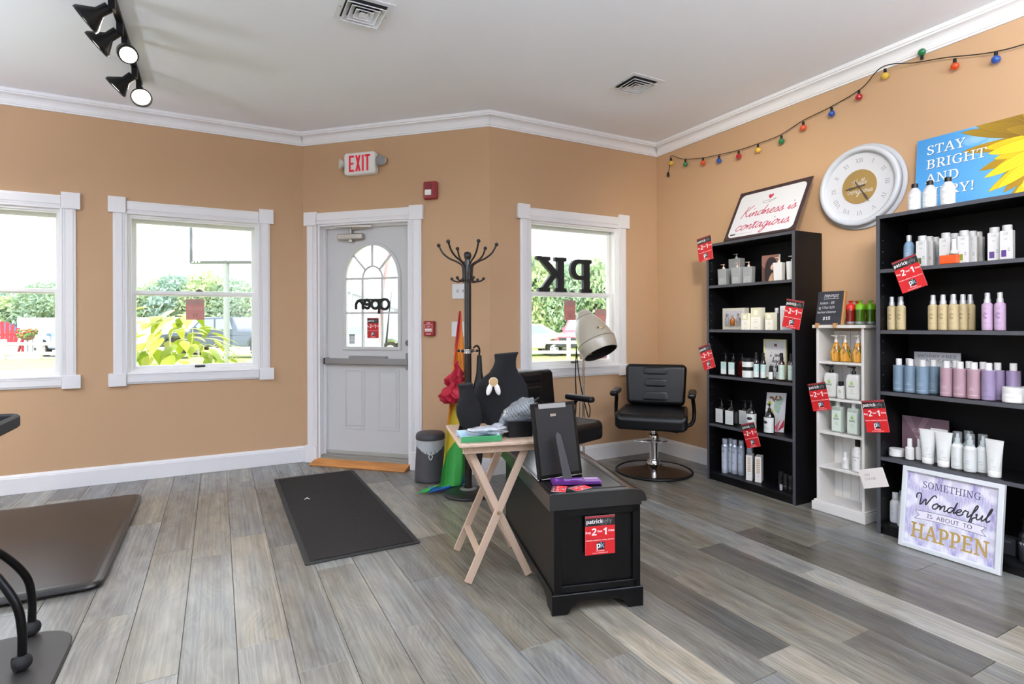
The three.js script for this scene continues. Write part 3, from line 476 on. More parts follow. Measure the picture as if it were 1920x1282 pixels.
// ---------- black chest ----------
const CU = [0.9645, 0.2642], CV = [0.2642, -0.9645], CT = -Math.atan2(CU[1], CU[0]); // chest axes: across and away
const chestAt = (a, y, b) => [1.205 + CU[0] * a + CV[0] * b, y, -1.925 + CU[1] * a + CV[1] * b];
{
  const t = thing('storage_chest', 'long black wooden bench chest with bracket feet and rolled lid edge', 'chest', chestAt(0, 0, 0), CT), W = 0.41, D = 0.98, b = M.satin;
  part('body', [box(W - 0.03, 0.36, D - 0.03, W / 2, 0.26, -D / 2, 0.003)], b, t);
  // front end: stiles and rails around a recessed panel
  part('end_frame', [box(0.035, 0.35, 0.012, 0.03, 0.255, -0.009, 0.003), box(0.035, 0.35, 0.012, W - 0.03, 0.255, -0.009, 0.003), box(W - 0.05, 0.03, 0.012, W / 2, 0.1, -0.009, 0.003), box(W - 0.05, 0.03, 0.012, W / 2, 0.415, -0.009, 0.003)], b, t);
  const foot = shape([[0.002, 0], [0.07, 0], [0.09, 0.03], [0.13, 0.048], [W - 0.13, 0.048], [W - 0.09, 0.03], [W - 0.07, 0], [W - 0.002, 0], [W - 0.002, 0.084], [0.002, 0.084]]);
  part('base_rail', extr(foot, 0.02, 0.003).translate(0, 0, -0.016), b, t); part('base_rail', extr(foot, 0.02, 0.003).translate(0, 0, -D), b, t);
  const sf = shape([[0.004, 0], [0.08, 0], [0.1, 0.03], [0.14, 0.048], [D - 0.14, 0.048], [D - 0.1, 0.03], [D - 0.08, 0], [D - 0.004, 0], [D - 0.004, 0.084], [0.004, 0.084]]);
  for (const x of [0.006, W - 0.022]) part('base_rail', extr(sf, 0.016, 0.003).rotateY(PI / 2).translate(x, 0, 0), b, t);
  // lid: end profile with a rolled right edge, swept along the chest
  const lp = new THREE.Shape(); lp.moveTo(-0.008, 0.432); lp.lineTo(-0.008, 0.498); lp.lineTo(-0.002, 0.504); lp.lineTo(W - 0.06, 0.504); lp.quadraticCurveTo(W + 0.012, 0.5, W + 0.014, 0.45); lp.lineTo(W + 0.012, 0.446); lp.lineTo(W - 0.01, 0.446); lp.lineTo(W - 0.01, 0.432); lp.closePath();
  const lid = part('lid', extr(lp, D + 0.016, 0.003, 10).translate(0, 0, -D - 0.008), mat('#08080a', 0.22, { clearcoat: 0.4, clearcoatRoughness: 0.15 }), t);
  part('lid_inlay', extr(frameShape(W - 0.07, D - 0.05, 0.012), 0.003, 0.001).rotateX(-PI / 2).translate(W / 2 - 0.03, 0.503, -D / 2), mat('#0e0e11', 0.25), lid);
}
// ---------- folding tray table ----------
const tableAt = (a, y, b) => [1.203 + 0.968 * a + 0.25 * b, y, -2.495 + 0.25 * a - 0.968 * b];
const TT = -Math.atan2(0.25, 0.968);
const woodTex = dataTex(128, 256, (u, v) => { const n = vnoise(u * 20, v * 3, 20, 3, 21) * 0.6 + vnoise(u * 50, v * 6, 50, 6, 22) * 0.4; return [196 + 30 * n, 176 + 33 * n, 158 + 36 * n]; });
{
  const t = thing('tray_table', 'small pale wooden folding tray table with crossed legs', 'table', tableAt(0, 0, 0), TT);
  const w = mat('#ece0d4', 0.5, { map: woodTex }), top = box(0.384, 0.016, 0.512, 0, 0.652, 0, 0.005); part('table_top', top, w, t);
  part('apron', box(0.34, 0.034, 0.016, 0, 0.626, 0.215, 0.003), w, t); part('apron', box(0.34, 0.034, 0.016, 0, 0.626, -0.215, 0.003), w, t);
  for (const s of [1, -1]) { const z = s * 0.19; part('leg', bar([-0.145, 0.008, z], [0.135, 0.622, z], 0.034, 0.016), w, t); part('leg', bar([0.15, 0.008, z - s * 0.018], [-0.135, 0.622, z - s * 0.018], 0.034, 0.016), w, t); }
  part('stretcher', bar([-0.09, 0.13, -0.19], [-0.09, 0.13, 0.19], 0.03, 0.012), w, t); part('stretcher', bar([0.1, 0.12, -0.17], [0.1, 0.12, 0.17], 0.03, 0.012), w, t);
  for (const s of [1, -1]) part('pivot_bolt', [cyl(0.009, 0.009, 0.006, 0, 0, 0, 12).rotateX(PI / 2).translate(0, 0.32, s * 0.2), ball(0.004, 0, 0.32, s * 0.204, 8)], mat('#9a7c5c', 0.5), t);
}
// necklace busts: rounded torso board, shoulders and neck
function bust(label, p, turn, H, W) {
  const t = thing('jewelry_bust', label, 'bust', p, turn), g = new THREE.SphereGeometry(1, 36, 40), P = g.attributes.position;
  const prof = [[0, 0.12], [0.06, 0.3], [0.2, 0.44], [0.4, 0.5], [0.55, 0.475], [0.66, 0.38], [0.74, 0.27], [0.82, 0.215], [0.9, 0.2], [0.96, 0.215], [1, 0.235]];
  const at = (v) => { let k = 0; while (k < prof.length - 2 && prof[k + 1][0] < v) k++; const [a, b] = prof[k], [c, d] = prof[k + 1], u = (v - a) / (c - a), e = u * u * (3 - 2 * u); return b + (d - b) * e; };
  for (let i = 0; i < P.count; i++) {
    const y = P.getY(i), v = Math.max(0, Math.min(1, 0.5 + 0.5 * Math.sin(Math.asin(y)) * 1.03)), r = Math.sqrt(Math.max(0, 1 - y * y)), a = Math.atan2(P.getZ(i), P.getX(i)), k = Math.min(1, r * 4), w = at(v), z = v < 0.66 ? 0.14 : 0.14 + 0.06 * Math.min(1, (v - 0.66) / 0.2);
    P.setXYZ(i, Math.cos(a) * w * W * k + 0.16 * W * Math.max(0, v - 0.5), v * H + (v > 0.9 ? Math.cos(a) * 0.02 * W * k : 0), Math.sin(a) * z * W * k - 0.3 * W * Math.pow(v, 1.5) + 0.1 * W);
  }
  g.computeVertexNormals(); part('torso', g, M.velvet, t);
  part('easel_base', [box(W * 0.35, 0.006, W * 0.3, 0, 0.003, -W * 0.12, 0.002), bar([0, 0.004, -W * 0.28], [0, H * 0.5, -W * 0.1], W * 0.2, 0.006)], M.velvet, t);
  return t;
}
bust('large black velvet necklace bust wearing a white pendant', tableAt(0.085, 0.661, 0.12), TT - 0.3, 0.385, 0.285);
bust('small black velvet necklace bust at left back of tray table', tableAt(-0.1, 0.661, 0.05), TT + 0.7, 0.235, 0.185);
{
  const c = tableAt(0.03, 0.905, 0.06), t = thing('pendant_necklace', 'gold round pendant with two white drops hung on the large bust', 'necklace', c, TT - 0.15);
  part('medallion', [cyl(0.021, 0.021, 0.006, 0, 0, 0, 20).rotateX(PI / 2)], mat('#c8a878', 0.35, { metalness: 0.4 }), t); part('medallion_rim', new THREE.TorusGeometry(0.021, 0.003, 6, 20), mat('#e9dcc4', 0.4), t);
  for (const s of [-1, 1]) part('drop', new THREE.SphereGeometry(1, 14, 10).scale(0.014, 0.032, 0.007).rotateZ(s * 0.3).translate(s * 0.021, -0.038, -0.002), mat('#eeeae6', 0.4), t);
  part('chain', tube([[-0.012, 0.02, -0.002], [-0.004, 0.07, -0.012], [0.03, 0.12, -0.026]], 0.0016, 14, 5), M.black, t);
}
{
  const t = thing('basket', 'small square black basket at right rear of tray table', 'basket', tableAt(0.115, 0.661, -0.1), TT);
  const s = rrect(0.125, 0.125, 0.01); s.holes.push(rrect(0.115, 0.115, 0.006, 0, 0, new THREE.Path()));
  part('wall_panels', extr(s, 0.075).rotateX(-PI / 2), M.black, t); part('base', box(0.115, 0.004, 0.115, 0, 0.004, 0), M.black, t);
  part('rim', extr(frameShape(0.13, 0.13, 0.008), 0.006, 0.002).rotateX(-PI / 2).translate(0, 0.073, 0), mat('#26262a', 0.25), t);
  const c = thing('plastic_bag', 'clear plastic bag with round black brushes lying on black basket', 'bag', tableAt(0.125, 0.77, -0.095), TT);
  const bg = new THREE.SphereGeometry(1, 26, 18), P = bg.attributes.position;
  for (let i = 0; i < P.count; i++) { const x = P.getX(i), y = P.getY(i), z = P.getZ(i), n = 1 + 0.09 * Math.sin(9 * x + 5 * y) * Math.cos(7 * z + 3 * x) + 0.05 * Math.sin(17 * y + 4 * z), f = 1 + 0.35 * Math.max(0, x) * Math.abs(y); P.setXYZ(i, x * 0.1 * n, y * 0.05 * n * f, z * 0.055 * n); }
  bg.computeVertexNormals(); part('film', bg.rotateZ(0.45), mat('#e6edf2', 0.16, { transmission: 0.78, thickness: 0, ior: 1.5, specularIntensity: 1 }), c);
  for (const [x, y, z] of [[0.03, 0.018, 0.01], [-0.015, 0, -0.012]]) { const br = part('round_brush', [cyl(0.022, 0.022, 0.075, 0, 0, 0, 18), cyl(0.009, 0.007, 0.05, 0, 0.06, 0, 10)], M.black, c); br.position.set(x, y, z); br.rotation.set(0.3, 0, -0.9);
    const k = []; for (let i = 0; i < 5; i++) k.push(new THREE.TorusGeometry(0.0225, 0.0016, 5, 18).rotateX(PI / 2).translate(0, -0.03 + i * 0.014, 0)); part('bristle_ring', k, M.silver, br); }
}
{
  const t = thing('gift_box_tray', 'open green cardboard box with blue sides on tray table front', 'box', tableAt(-0.085, 0.661, -0.15), TT), gr = mat('#3f9a63', 0.6), bl = mat('#b9d3e4', 0.6);
  const w = 0.19, d = 0.17, h = 0.03;
  part('base', box(w - 0.03, 0.002, d - 0.03, 0, 0.0015, 0), mat('#cfe0e8', 0.6), t);
  const fl = (len, m, p, ry, tilt) => { const o = part('side_wall', box(len, h, 0.003, 0, h / 2, 0, 0.001).rotateX(tilt), m, t); o.position.set(...p); o.rotation.y = ry; };
  fl(w, gr, [0, 0.001, d / 2 - 0.012], 0, 0.35); fl(w, bl, [0, 0.001, -d / 2 + 0.012], PI, 0.35); fl(d - 0.02, bl, [-w / 2 + 0.014, 0.001, 0], -PI / 2, 0.4); fl(d - 0.02, bl, [w / 2 - 0.014, 0.001, 0], PI / 2, 0.2);
  const c = thing('jewelry_bags', 'pile of small clear bags with silver jewellery in green box', 'bags', tableAt(-0.07, 0.668, -0.13), TT);
  const g = []; for (let i = 0; i < 14; i++) { const b = new THREE.SphereGeometry(1, 12, 8), P = b.attributes.position, s = rr(0, 6); for (let j = 0; j < P.count; j++) { const n = 1 + 0.25 * Math.sin(P.getX(j) * 7 + s) * Math.cos(P.getZ(j) * 6 + s); P.setXYZ(j, P.getX(j) * 0.055 * n, P.getY(j) * 0.011 * n, P.getZ(j) * 0.028 * n); } b.computeVertexNormals(); g.push(b.rotateZ(rr(-0.25, 0.25)).rotateY(rr(-0.5, 0.5)).translate(rr(-0.05, 0.1), rr(0.016, 0.042), rr(-0.05, 0.03))); }
  part('bag_pile', g, mat('#b9bcc2', 0.28, { metalness: 0.25, clearcoat: 0.5 }), c); c.children[0].userData.kind = 'stuff';
}
// picture frame seen from behind, on the chest
{
  const t = thing('picture_frame', 'black easel-backed picture frame seen from behind, standing on chest', 'picture frame', chestAt(0.112, 0.507, 0.225), 0.0);
  const f = new THREE.Group(); const W = 0.235, H = 0.335, lean = 0.2;
  const A = (g) => g.rotateX(-lean);
  part('frame_border', A(extr(frameShape(W, H, 0.018, 0, H / 2), 0.018, 0.003).translate(0, 0, -0.009)), M.satin, t); part('back_board', A(box(W - 0.02, H - 0.02, 0.004, 0, H / 2, 0.006)), mat('#0d0d0f', 0.6), t);
  part('top_trim', A(box(W * 0.62, 0.022, 0.003, -0.01, H - 0.014, 0.0105)), mat('#8d8b88', 0.5), t);
  part('hanger', A(box(0.03, 0.012, 0.004, -0.01, H * 0.83, 0.009, 0.001)), M.steel, t);
  const leg = shape([[-0.016, 0], [0.03, 0], [0.012, 0.2], [-0.004, 0.215], [-0.016, 0.2]]);
  part('easel_leg', extr(leg, 0.004, 0.001).rotateX(-0.34).translate(-0.02, 0.004, 0.08), mat('#2a2a2d', 0.5), t);
}
{
  const tx = canvasTex(512, 160, (g) => { g.fillStyle = '#56206e'; g.fillRect(0, 0, 512, 160); g.save(); g.translate(66, 80); g.rotate(-PI / 2); g.fillStyle = '#c9b3e6'; g.textAlign = 'center'; g.font = font(26, 'sans-serif', 'bold'); g.fillText('DETOX', 0, 0); g.font = font(12); g.fillText('treatment', 0, 22); g.restore(); g.strokeStyle = '#b79be0'; g.lineWidth = 9; g.lineCap = 'round'; for (let i = 0; i < 3; i++) { g.beginPath(); g.moveTo(140, 100 - i * 22); g.bezierCurveTo(200, 140 - i * 30, 220, 30 + i * 30, 330, 60 + i * 18); g.stroke(); } g.fillStyle = '#7d4f95'; g.fillRect(360, 0, 152, 160); g.fillStyle = '#d9bcd6'; g.fillRect(360, 20, 152, 34); });
  const t = thing('purple_packet', 'flat purple hair product packet lying on chest top', 'packet', chestAt(0.145, 0.508, 0.12), -0.43);
  const [g, ms] = sheet(0.21, 0.068, 0.012, mat('#ffffff', 0.35, { map: tx }), mat('#4b1a62', 0.4)); part('sleeve', g.rotateX(-PI / 2).translate(0, 0.006, 0), M.red, t).material = ms;
  part('flap', box(0.012, 0.008, 0.064, 0.108, 0.005, 0, 0.002), mat('#6d3f86', 0.4), t);
}
// ---------- printed sheets ----------
function onSheet(name, label, category, TL, TR, BL, tex, thick = 0.0012, edge = M.paper, group, rough = 0.5) {
  const w = V(...TL).distanceTo(V(...TR)), h = V(...TL).distanceTo(V(...BL)), q = faceBasis(TL, TR, BL);
  const [g, ms] = sheet(w, h, thick, mat('#ffffff', rough, { map: tex }), edge);
  const o = new THREE.Mesh(g, ms); shadow(o); o.name = numbered(name); o.quaternion.copy(q);
  const c = V(...TR).add(V(...BL)).multiplyScalar(0.5); o.position.copy(c); scene.add(o); return tag(o, label, category, group);
}
function flyerArt(g, w, h, faded) {
  const red = faded ? '#c8747a' : '#c5161d'; g.fillStyle = red; g.fillRect(0, 0, w, h);
  g.fillStyle = faded ? '#a0686c' : '#8e2b31'; g.fillRect(0, 0, w, h * 0.06);
  g.fillStyle = faded ? '#6c6264' : '#141416'; g.fillRect(0, h * 0.06, w, h * 0.2);
  g.textAlign = 'left'; g.font = font(h * 0.135, 'sans-serif', 'bold'); g.fillStyle = '#f4f2f0'; const a = 'patrick', b = 'kelly'; const s = (w * 0.94) / (g.measureText(a).width + g.measureText(b).width);
  g.save(); g.translate(w * 0.03, h * 0.195); g.scale(s, 1.05); g.fillText(a, 0, 0); g.fillStyle = '#8f9093'; g.font = font(h * 0.135); g.fillText(b, g.measureText(a).width * 1.06, 0); g.restore();
  g.font = font(h * 0.032); g.fillStyle = '#b8b8ba'; g.textAlign = 'center'; g.fillText('Salon & Spa', w * 0.62, h * 0.24);
  g.fillStyle = '#fbf4f2'; g.font = font(h * 0.25, 'sans-serif', 'bold'); g.fillText('2', w * 0.3, h * 0.5); g.fillText('1', w * 0.68, h * 0.5);
  g.font = font(h * 0.075, 'sans-serif', 'bold'); g.fillText('Buy', w * 0.1, h * 0.45); g.fillText('Get', w * 0.49, h * 0.43); g.fillText('Free', w * 0.88, h * 0.43);
  g.font = font(h * 0.038, 'sans-serif', 'bold'); g.fillText('Shampoo, conditioner, styling, and more', w * 0.5, h * 0.64, w * 0.94);
  g.fillStyle = '#131316'; g.fillRect(w * 0.37, h * 0.69, w * 0.28, h * 0.18); g.font = font(h * 0.2, 'sans-serif', 'bold'); g.fillStyle = '#f6f6f6'; g.fillText('p', w * 0.44, h * 0.83); g.fillStyle = '#7fa3ad'; g.fillText('k', w * 0.57, h * 0.83);
  g.fillStyle = '#fbf4f2'; g.font = font(h * 0.035, 'sans-serif', 'bold'); g.fillText('409.978.0000', w * 0.5, h * 0.915); g.font = font(h * 0.03, 'sans-serif', 'bold'); g.fillText('www.patrickkellysalon.com', w * 0.5, h * 0.965, w * 0.9);
}
const flyerTex = canvasTex(320, 420, (g, w, h) => flyerArt(g, w, h, false));
const flyer = (label, TL, TR, BL) => onSheet('sale_flyer', label, 'flyer', TL, TR, BL, flyerTex, 0.001, M.paper);
flyer('red sale flyer tilted on upper left corner of the black bookcase by chair', [3.34, 1.864, -3.17], [3.34, 1.882, -3.029], [3.34, 1.682, -3.126]);
flyer('red sale flyer on right stile of black bookcase beside boxed perfumes', [3.34, 1.365, -2.378], [3.34, 1.341, -2.255], [3.34, 1.181, -2.416]);
flyer('red sale flyer on lower left stile of black bookcase near chair armrest', [3.34, 1.007, -3.16], [3.34, 1.044, -3.049], [3.34, 0.84, -3.072]);
flyer('red sale flyer hanging from fourth shelf edge above the spray cans', [3.34, 0.464, -2.76], [3.34, 0.5, -2.651], [3.34, 0.313, -2.679]);
flyer('red sale flyer on left front edge of the narrow white shelf', [3.405, 0.8, -2.285], [3.405, 0.828, -2.165], [3.405, 0.631, -2.233]);
flyer('red sale flyer between white shelf and the bookcase at right', [3.326, 0.745, -1.893], [3.326, 0.767, -1.769], [3.326, 0.565, -1.859]);
flyer('largest tilted red sale flyer, top shelf edge of bookcase at right', [3.322, 1.534, -1.726], [3.322, 1.574, -1.604], [3.322, 1.362, -1.664]);
{ const o = flyer('red sale flyer stuck flat on the front end of black chest', chestAt(0.145, 0.4, -0.006), chestAt(0.277, 0.4, -0.006), chestAt(0.145, 0.238, -0.006)); o.name = numbered('sale_flyer'); }
for (const [a, b, ry, lab] of [[0.05, 0.05, 0.9, 'red sale leaflet lying at left front corner of chest lid'], [0.14, 0.045, 0.2, 'red sale leaflet lying near middle front of chest lid']]) { const q = chestAt(a, 0.5065, b), d = [Math.cos(ry) * 0.06, 0, -Math.sin(ry) * 0.06], e = [Math.sin(ry) * 0.03, 0, Math.cos(ry) * 0.03]; const P = (s, u) => [q[0] + s * d[0] - u * e[0], q[1], q[2] + s * d[2] - u * e[2]]; onSheet('sale_leaflet', lab, 'flyer', P(-0.7, 1), P(0.7, 1), P(-0.7, -1), flyerTex, 0.001, M.paper); }
{ const e = (s, y) => onEntry(s, y, -0.104); flyer('red sale flyer behind the middle lower pane of the door', e(0.572, 1.26), e(0.684, 1.26), e(0.572, 1.085)); }
{
  const tx = canvasTex(96, 128, (g) => { g.fillStyle = '#dfe1e0'; g.fillRect(0, 0, 96, 128); g.fillStyle = '#8d9296'; g.fillRect(0, 0, 96, 30); g.font = font(18, 'sans-serif', 'bold'); for (let i = 0; i < 4; i++) { g.fillStyle = '#9aa0a4'; g.fillRect(10 + (i % 2) * 42, 42 + (i >> 1) * 42, 32, 28); g.fillStyle = '#e6e8e8'; g.fillRect(18 + (i % 2) * 42, 50 + (i >> 1) * 42, 14, 10); } });
  const e = (s, y) => onEntry(s, y, -0.105); onSheet('payment_sticker', 'small grey sticker at lower left pane of the entry door', 'sticker', e(0.392, 1.12), e(0.45, 1.12), e(0.392, 1.03), tx);
}
// flyers on the outside of the panes, their blank backs to the room
const backTex = (c1, c2) => canvasTex(64, 84, (g) => { g.fillStyle = c1; g.fillRect(0, 0, 64, 84); g.fillStyle = c2; g.fillRect(0, 0, 64, 22); g.fillStyle = 'rgba(255,255,255,.12)'; g.fillRect(8, 30, 48, 14); g.fillStyle = 'rgba(40,30,30,.25)'; g.fillRect(25, 58, 4, 14); g.fillRect(35, 58, 4, 14); });
const bt = backTex('#d08a84', '#b8918c');  // reds lightened in the colour to offset the unlit sides facing the room
onSheet('window_flyer', 'pale red flyer seen from behind on the larger left window pane', 'flyer', [-0.232, 1.416, -DL - 0.082], [-0.1, 1.416, -DL - 0.082], [-0.232, 1.246, -DL - 0.082], bt);
onSheet('window_flyer', 'pale red flyer seen from behind on the window with letters', 'flyer', [2.665, 1.41, -DP - 0.082], [2.785, 1.41, -DP - 0.082], [2.665, 1.237, -DP - 0.082], bt);
onSheet('window_flyer', 'pale red flyer seen from behind, to the right of the hood dryer', 'flyer', [2.995, 1.334, -DP - 0.082], [3.118, 1.334, -DP - 0.082], [2.995, 1.15, -DP - 0.082], bt);
onSheet('pink_sign', 'pale pink lined sign low on the window behind hood dryer', 'sign', [2.83, 1.03, -DP - 0.083], [3.13, 1.03, -DP - 0.083], [2.83, 0.885, -DP - 0.083], canvasTex(256, 128, (g) => { g.fillStyle = '#d8a8b8'; g.fillRect(0, 0, 256, 128); g.fillStyle = '#c48ca4'; for (let i = 0; i < 9; i++) g.fillRect(0, 8 + i * 14, 256, 4); }));
// tilted card
onSheet('blank_card', 'tilted pale card with fine lettering between white shelf and bookcase', 'card', [3.322, 0.337, -1.905], [3.322, 0.384, -1.771], [3.322, 0.235, -1.877], canvasTex(256, 192, (g) => { g.fillStyle = '#e3dcd8'; g.fillRect(0, 0, 256, 192); g.strokeStyle = '#f4f0ec'; g.lineWidth = 8; g.strokeRect(0, 0, 256, 192); g.fillStyle = '#8d8582'; g.font = font(34, 'serif'); g.fillText('TRY', 46, 72); g.fillText('COLOR', 40, 112); }), 0.004, mat('#efebe7', 0.7));
// kindness board
{
  const tx = canvasTex(768, 580, (g, w, h) => {
    g.fillStyle = '#3a2b2b'; g.fillRect(0, 0, w, h); g.fillStyle = '#d9dce0'; g.beginPath(); g.roundRect(34, 40, w - 70, h - 66, 50); g.fill();
    script(g, 'Kindness is', 112, 332, 60, 9, '#b23b58', 0.32); script(g, 'contagious.', 92, 482, 62, 9, '#b23b58', 0.32);
    g.fillStyle = '#bd2f4e'; g.beginPath(); g.moveTo(w / 2, 152); g.bezierCurveTo(w / 2 - 46, 112, w / 2 - 22, 84, w / 2, 108); g.bezierCurveTo(w / 2 + 22, 84, w / 2 + 46, 112, w / 2, 152); g.fill();
    g.strokeStyle = '#4a4648'; g.lineWidth = 4; g.beginPath(); g.moveTo(w / 2 - 62, 192); g.lineTo(w / 2 - 62, 172); g.bezierCurveTo(w / 2 - 30, 160, w / 2 - 10, 168, w / 2 + 6, 174); g.bezierCurveTo(w / 2 + 30, 170, w / 2 + 50, 164, w / 2 + 66, 160); g.bezierCurveTo(w / 2 + 40, 190, w / 2 + 10, 196, w / 2 - 62, 192); g.stroke();
    g.fillStyle = '#2a2426'; g.fillRect(58, h - 66, 64, 15); g.fillStyle = '#8b8788'; g.font = font(13); g.fillText('www.kindnessiscontagious.org', 130, h - 54); g.fillText('pass it on', 60, h - 74);
  });
  const o = onSheet('heart_sign', 'white sign reading Kindness is contagious leaning on top of bookcase', 'sign', [3.572, 2.2, -2.957], [3.572, 2.2, -2.37], [3.375, 1.82, -2.957], tx, 0.008, mat('#55403a', 0.6));
  o.position.z += 0.03;
}
// sunflower poster
{
  const tx = canvasTex(1024, 560, (g, w, h) => {
    const s = g.createLinearGradient(0, 0, w, h); s.addColorStop(0, '#3f8fd0'); s.addColorStop(0.5, '#5ea9e0'); s.addColorStop(1, '#3a86c8'); g.fillStyle = s; g.fillRect(0, 0, w, h);
    for (let i = 0; i < 60; i++) { g.fillStyle = `rgba(235,242,250,${0.05 + rnd() * 0.1})`; g.beginPath(); g.ellipse(rr(330, 900), rr(-30, 190), rr(30, 110), rr(14, 50), rr(-0.6, 0.2), 0, 7); g.fill(); }
    const cx = 830, cy = 190;
    for (const [n, r, c1, c2, o] of [[26, 560, '#a8820f', '#6e5312', 0], [24, 520, '#f0c012', '#b98a08', 0.12], [20, 440, '#ffd524', '#c89608', 0.3]]) for (let i = 0; i < n; i++) {
      const a = i / n * 6.283 + o + Math.sin(i * 5 + o * 9) * 0.07, L = r * (0.9 + 0.16 * Math.sin(i * 7.3)); g.save(); g.translate(cx, cy); g.rotate(a);
      const q = g.createLinearGradient(60, -20, L, 30); const up = Math.sin(a) < -0.25; q.addColorStop(0, up ? '#5c4213' : c2); q.addColorStop(0.5, up ? '#8a6a14' : c1); q.addColorStop(1, up ? '#a5851c' : c1); g.fillStyle = q;
      g.beginPath(); g.moveTo(40, 0); g.bezierCurveTo(L * 0.4, -56, L * 0.8, -46, L, 0); g.bezierCurveTo(L * 0.8, 46, L * 0.4, 56, 40, 0); g.fill(); g.strokeStyle = 'rgba(90,62,8,.45)'; g.lineWidth = 2; g.stroke();
      for (let k = -1; k <= 1; k++) { g.beginPath(); g.moveTo(70, k * 10); g.quadraticCurveTo(L * 0.5, k * 24, L * 0.9, k * 8); g.strokeStyle = 'rgba(120,84,6,.3)'; g.stroke(); } g.restore();
    }
    g.fillStyle = '#3a2612'; g.beginPath(); g.ellipse(cx, cy, 120, 120, 0, 0, 7); g.fill(); for (let i = 0; i < 500; i++) { const a = i * 2.39996, r = Math.sqrt(i) * 5.2; g.fillStyle = i % 3 ? '#6b4718' : '#22150a'; g.beginPath(); g.arc(cx + r * Math.cos(a), cy + r * Math.sin(a), 3.2, 0, 7); g.fill(); }
    g.font = font(92, 'serif'); g.shadowColor = 'rgba(20,40,70,.55)'; g.shadowOffsetX = 4; g.shadowOffsetY = 4; g.fillStyle = '#f6f7f4'; ['STAY', 'BRIGHT', 'AND', 'FIERY!'].forEach((t, i) => g.fillText(t, 62, 122 + i * 104));
  });
  const o = onSheet('sunflower_poster', 'blue poster with a yellow sunflower leaning on wall above right bookcase', 'poster', [3.632, 2.262, -1.738], [3.632, 2.262, -0.9], [3.59, 1.815, -1.738], tx, 0.006, M.paper); o.position.y += 0.003;
}
// framed sign on the floor
{
  const tx = canvasTex(800, 760, (g, w, h) => {
    g.fillStyle = '#c5c3d6'; g.fillRect(0, 0, w, h);
    for (let j = -1; j < 4; j++) for (let i = -1; i < 3; i++) for (let k = 0; k < 150; k++) { const a = k / 150 * 6.283, X = (i + 0.5 + (j % 2) * 0.5) * 300, Y = j * 230 + 60, d = Math.pow(Math.abs(Math.cos(a)), 1.4) * Math.sign(Math.cos(a)), e = Math.pow(Math.abs(Math.sin(a)), 1.4) * Math.sign(Math.sin(a)); g.fillStyle = `rgba(${120 + rnd() * 40},${112 + rnd() * 40},${172 + rnd() * 30},${0.1 + rnd() * 0.12})`; const L = rr(30, 90); g.fillRect(X + d * 150 + rr(-12, 12), Y + e * 130 - L / 2, rr(5, 12), L); g.fillStyle = `rgba(226,226,236,${0.15 + rnd() * 0.22})`; g.fillRect(X + d * 80 + rr(-22, 22), Y + e * 70 - L / 2, rr(5, 14), L); }
    g.textAlign = 'center'; g.font = font(88, 'serif'); g.fillStyle = '#3c3a58'; g.save(); g.translate(w / 2, 150); g.scale(0.95, 1.1); g.fillText('SOMETHING', 0, 0); g.restore();
    g.save(); g.translate(0, 0); script(g, 'Wonderful', 116, 350, 67, 12, '#17151c', 0.22); g.restore();
    g.fillStyle = '#dedbe8'; g.strokeStyle = '#3b3846'; g.lineWidth = 4; g.beginPath(); g.moveTo(90, 400); g.quadraticCurveTo(w / 2, 372, w - 90, 400); g.lineTo(w - 130, 440); g.lineTo(w - 90, 484); g.quadraticCurveTo(w / 2, 456, 90, 484); g.lineTo(130, 440); g.closePath(); g.fill(); g.stroke();
    g.font = font(58); g.fillStyle = '#2b2933'; g.save(); g.translate(w / 2, 452); g.scale(1.08, 1); g.fillText('IS  ABOUT  TO', 0, 0); g.restore();
    g.font = font(168, 'serif'); g.fillStyle = '#a88c46'; g.strokeStyle = '#a88c46'; g.lineWidth = 5; g.save(); g.translate(w / 2, 680); g.scale(1.0, 1.25); g.strokeText('HAPPEN', 0, 0); g.fillText('HAPPEN', 0, 0); g.restore();
  });
  const W = 0.438, H = 0.424, t = thing('framed_sign', 'white framed quote sign on lilac pattern leaning against right bookcase', 'sign', [3.262, 0.002, -1.437], -PI / 2 + 0.03), lean = -0.135;
  const A = (g) => g.rotateX(lean);
  part('frame', A(extr(frameShape(W, H, 0.024, 0, H / 2), 0.028, 0.003).translate(0, 0, -0.014)), mat('#cfd3d7', 0.4), t);
  const [g, ms] = sheet(W - 0.044, H - 0.044, 0.004, mat('#ffffff', 0.6, { map: tx }), M.paper); part('print', A(g.translate(0, H / 2, -0.004)), M.paper, t).material = ms;
}
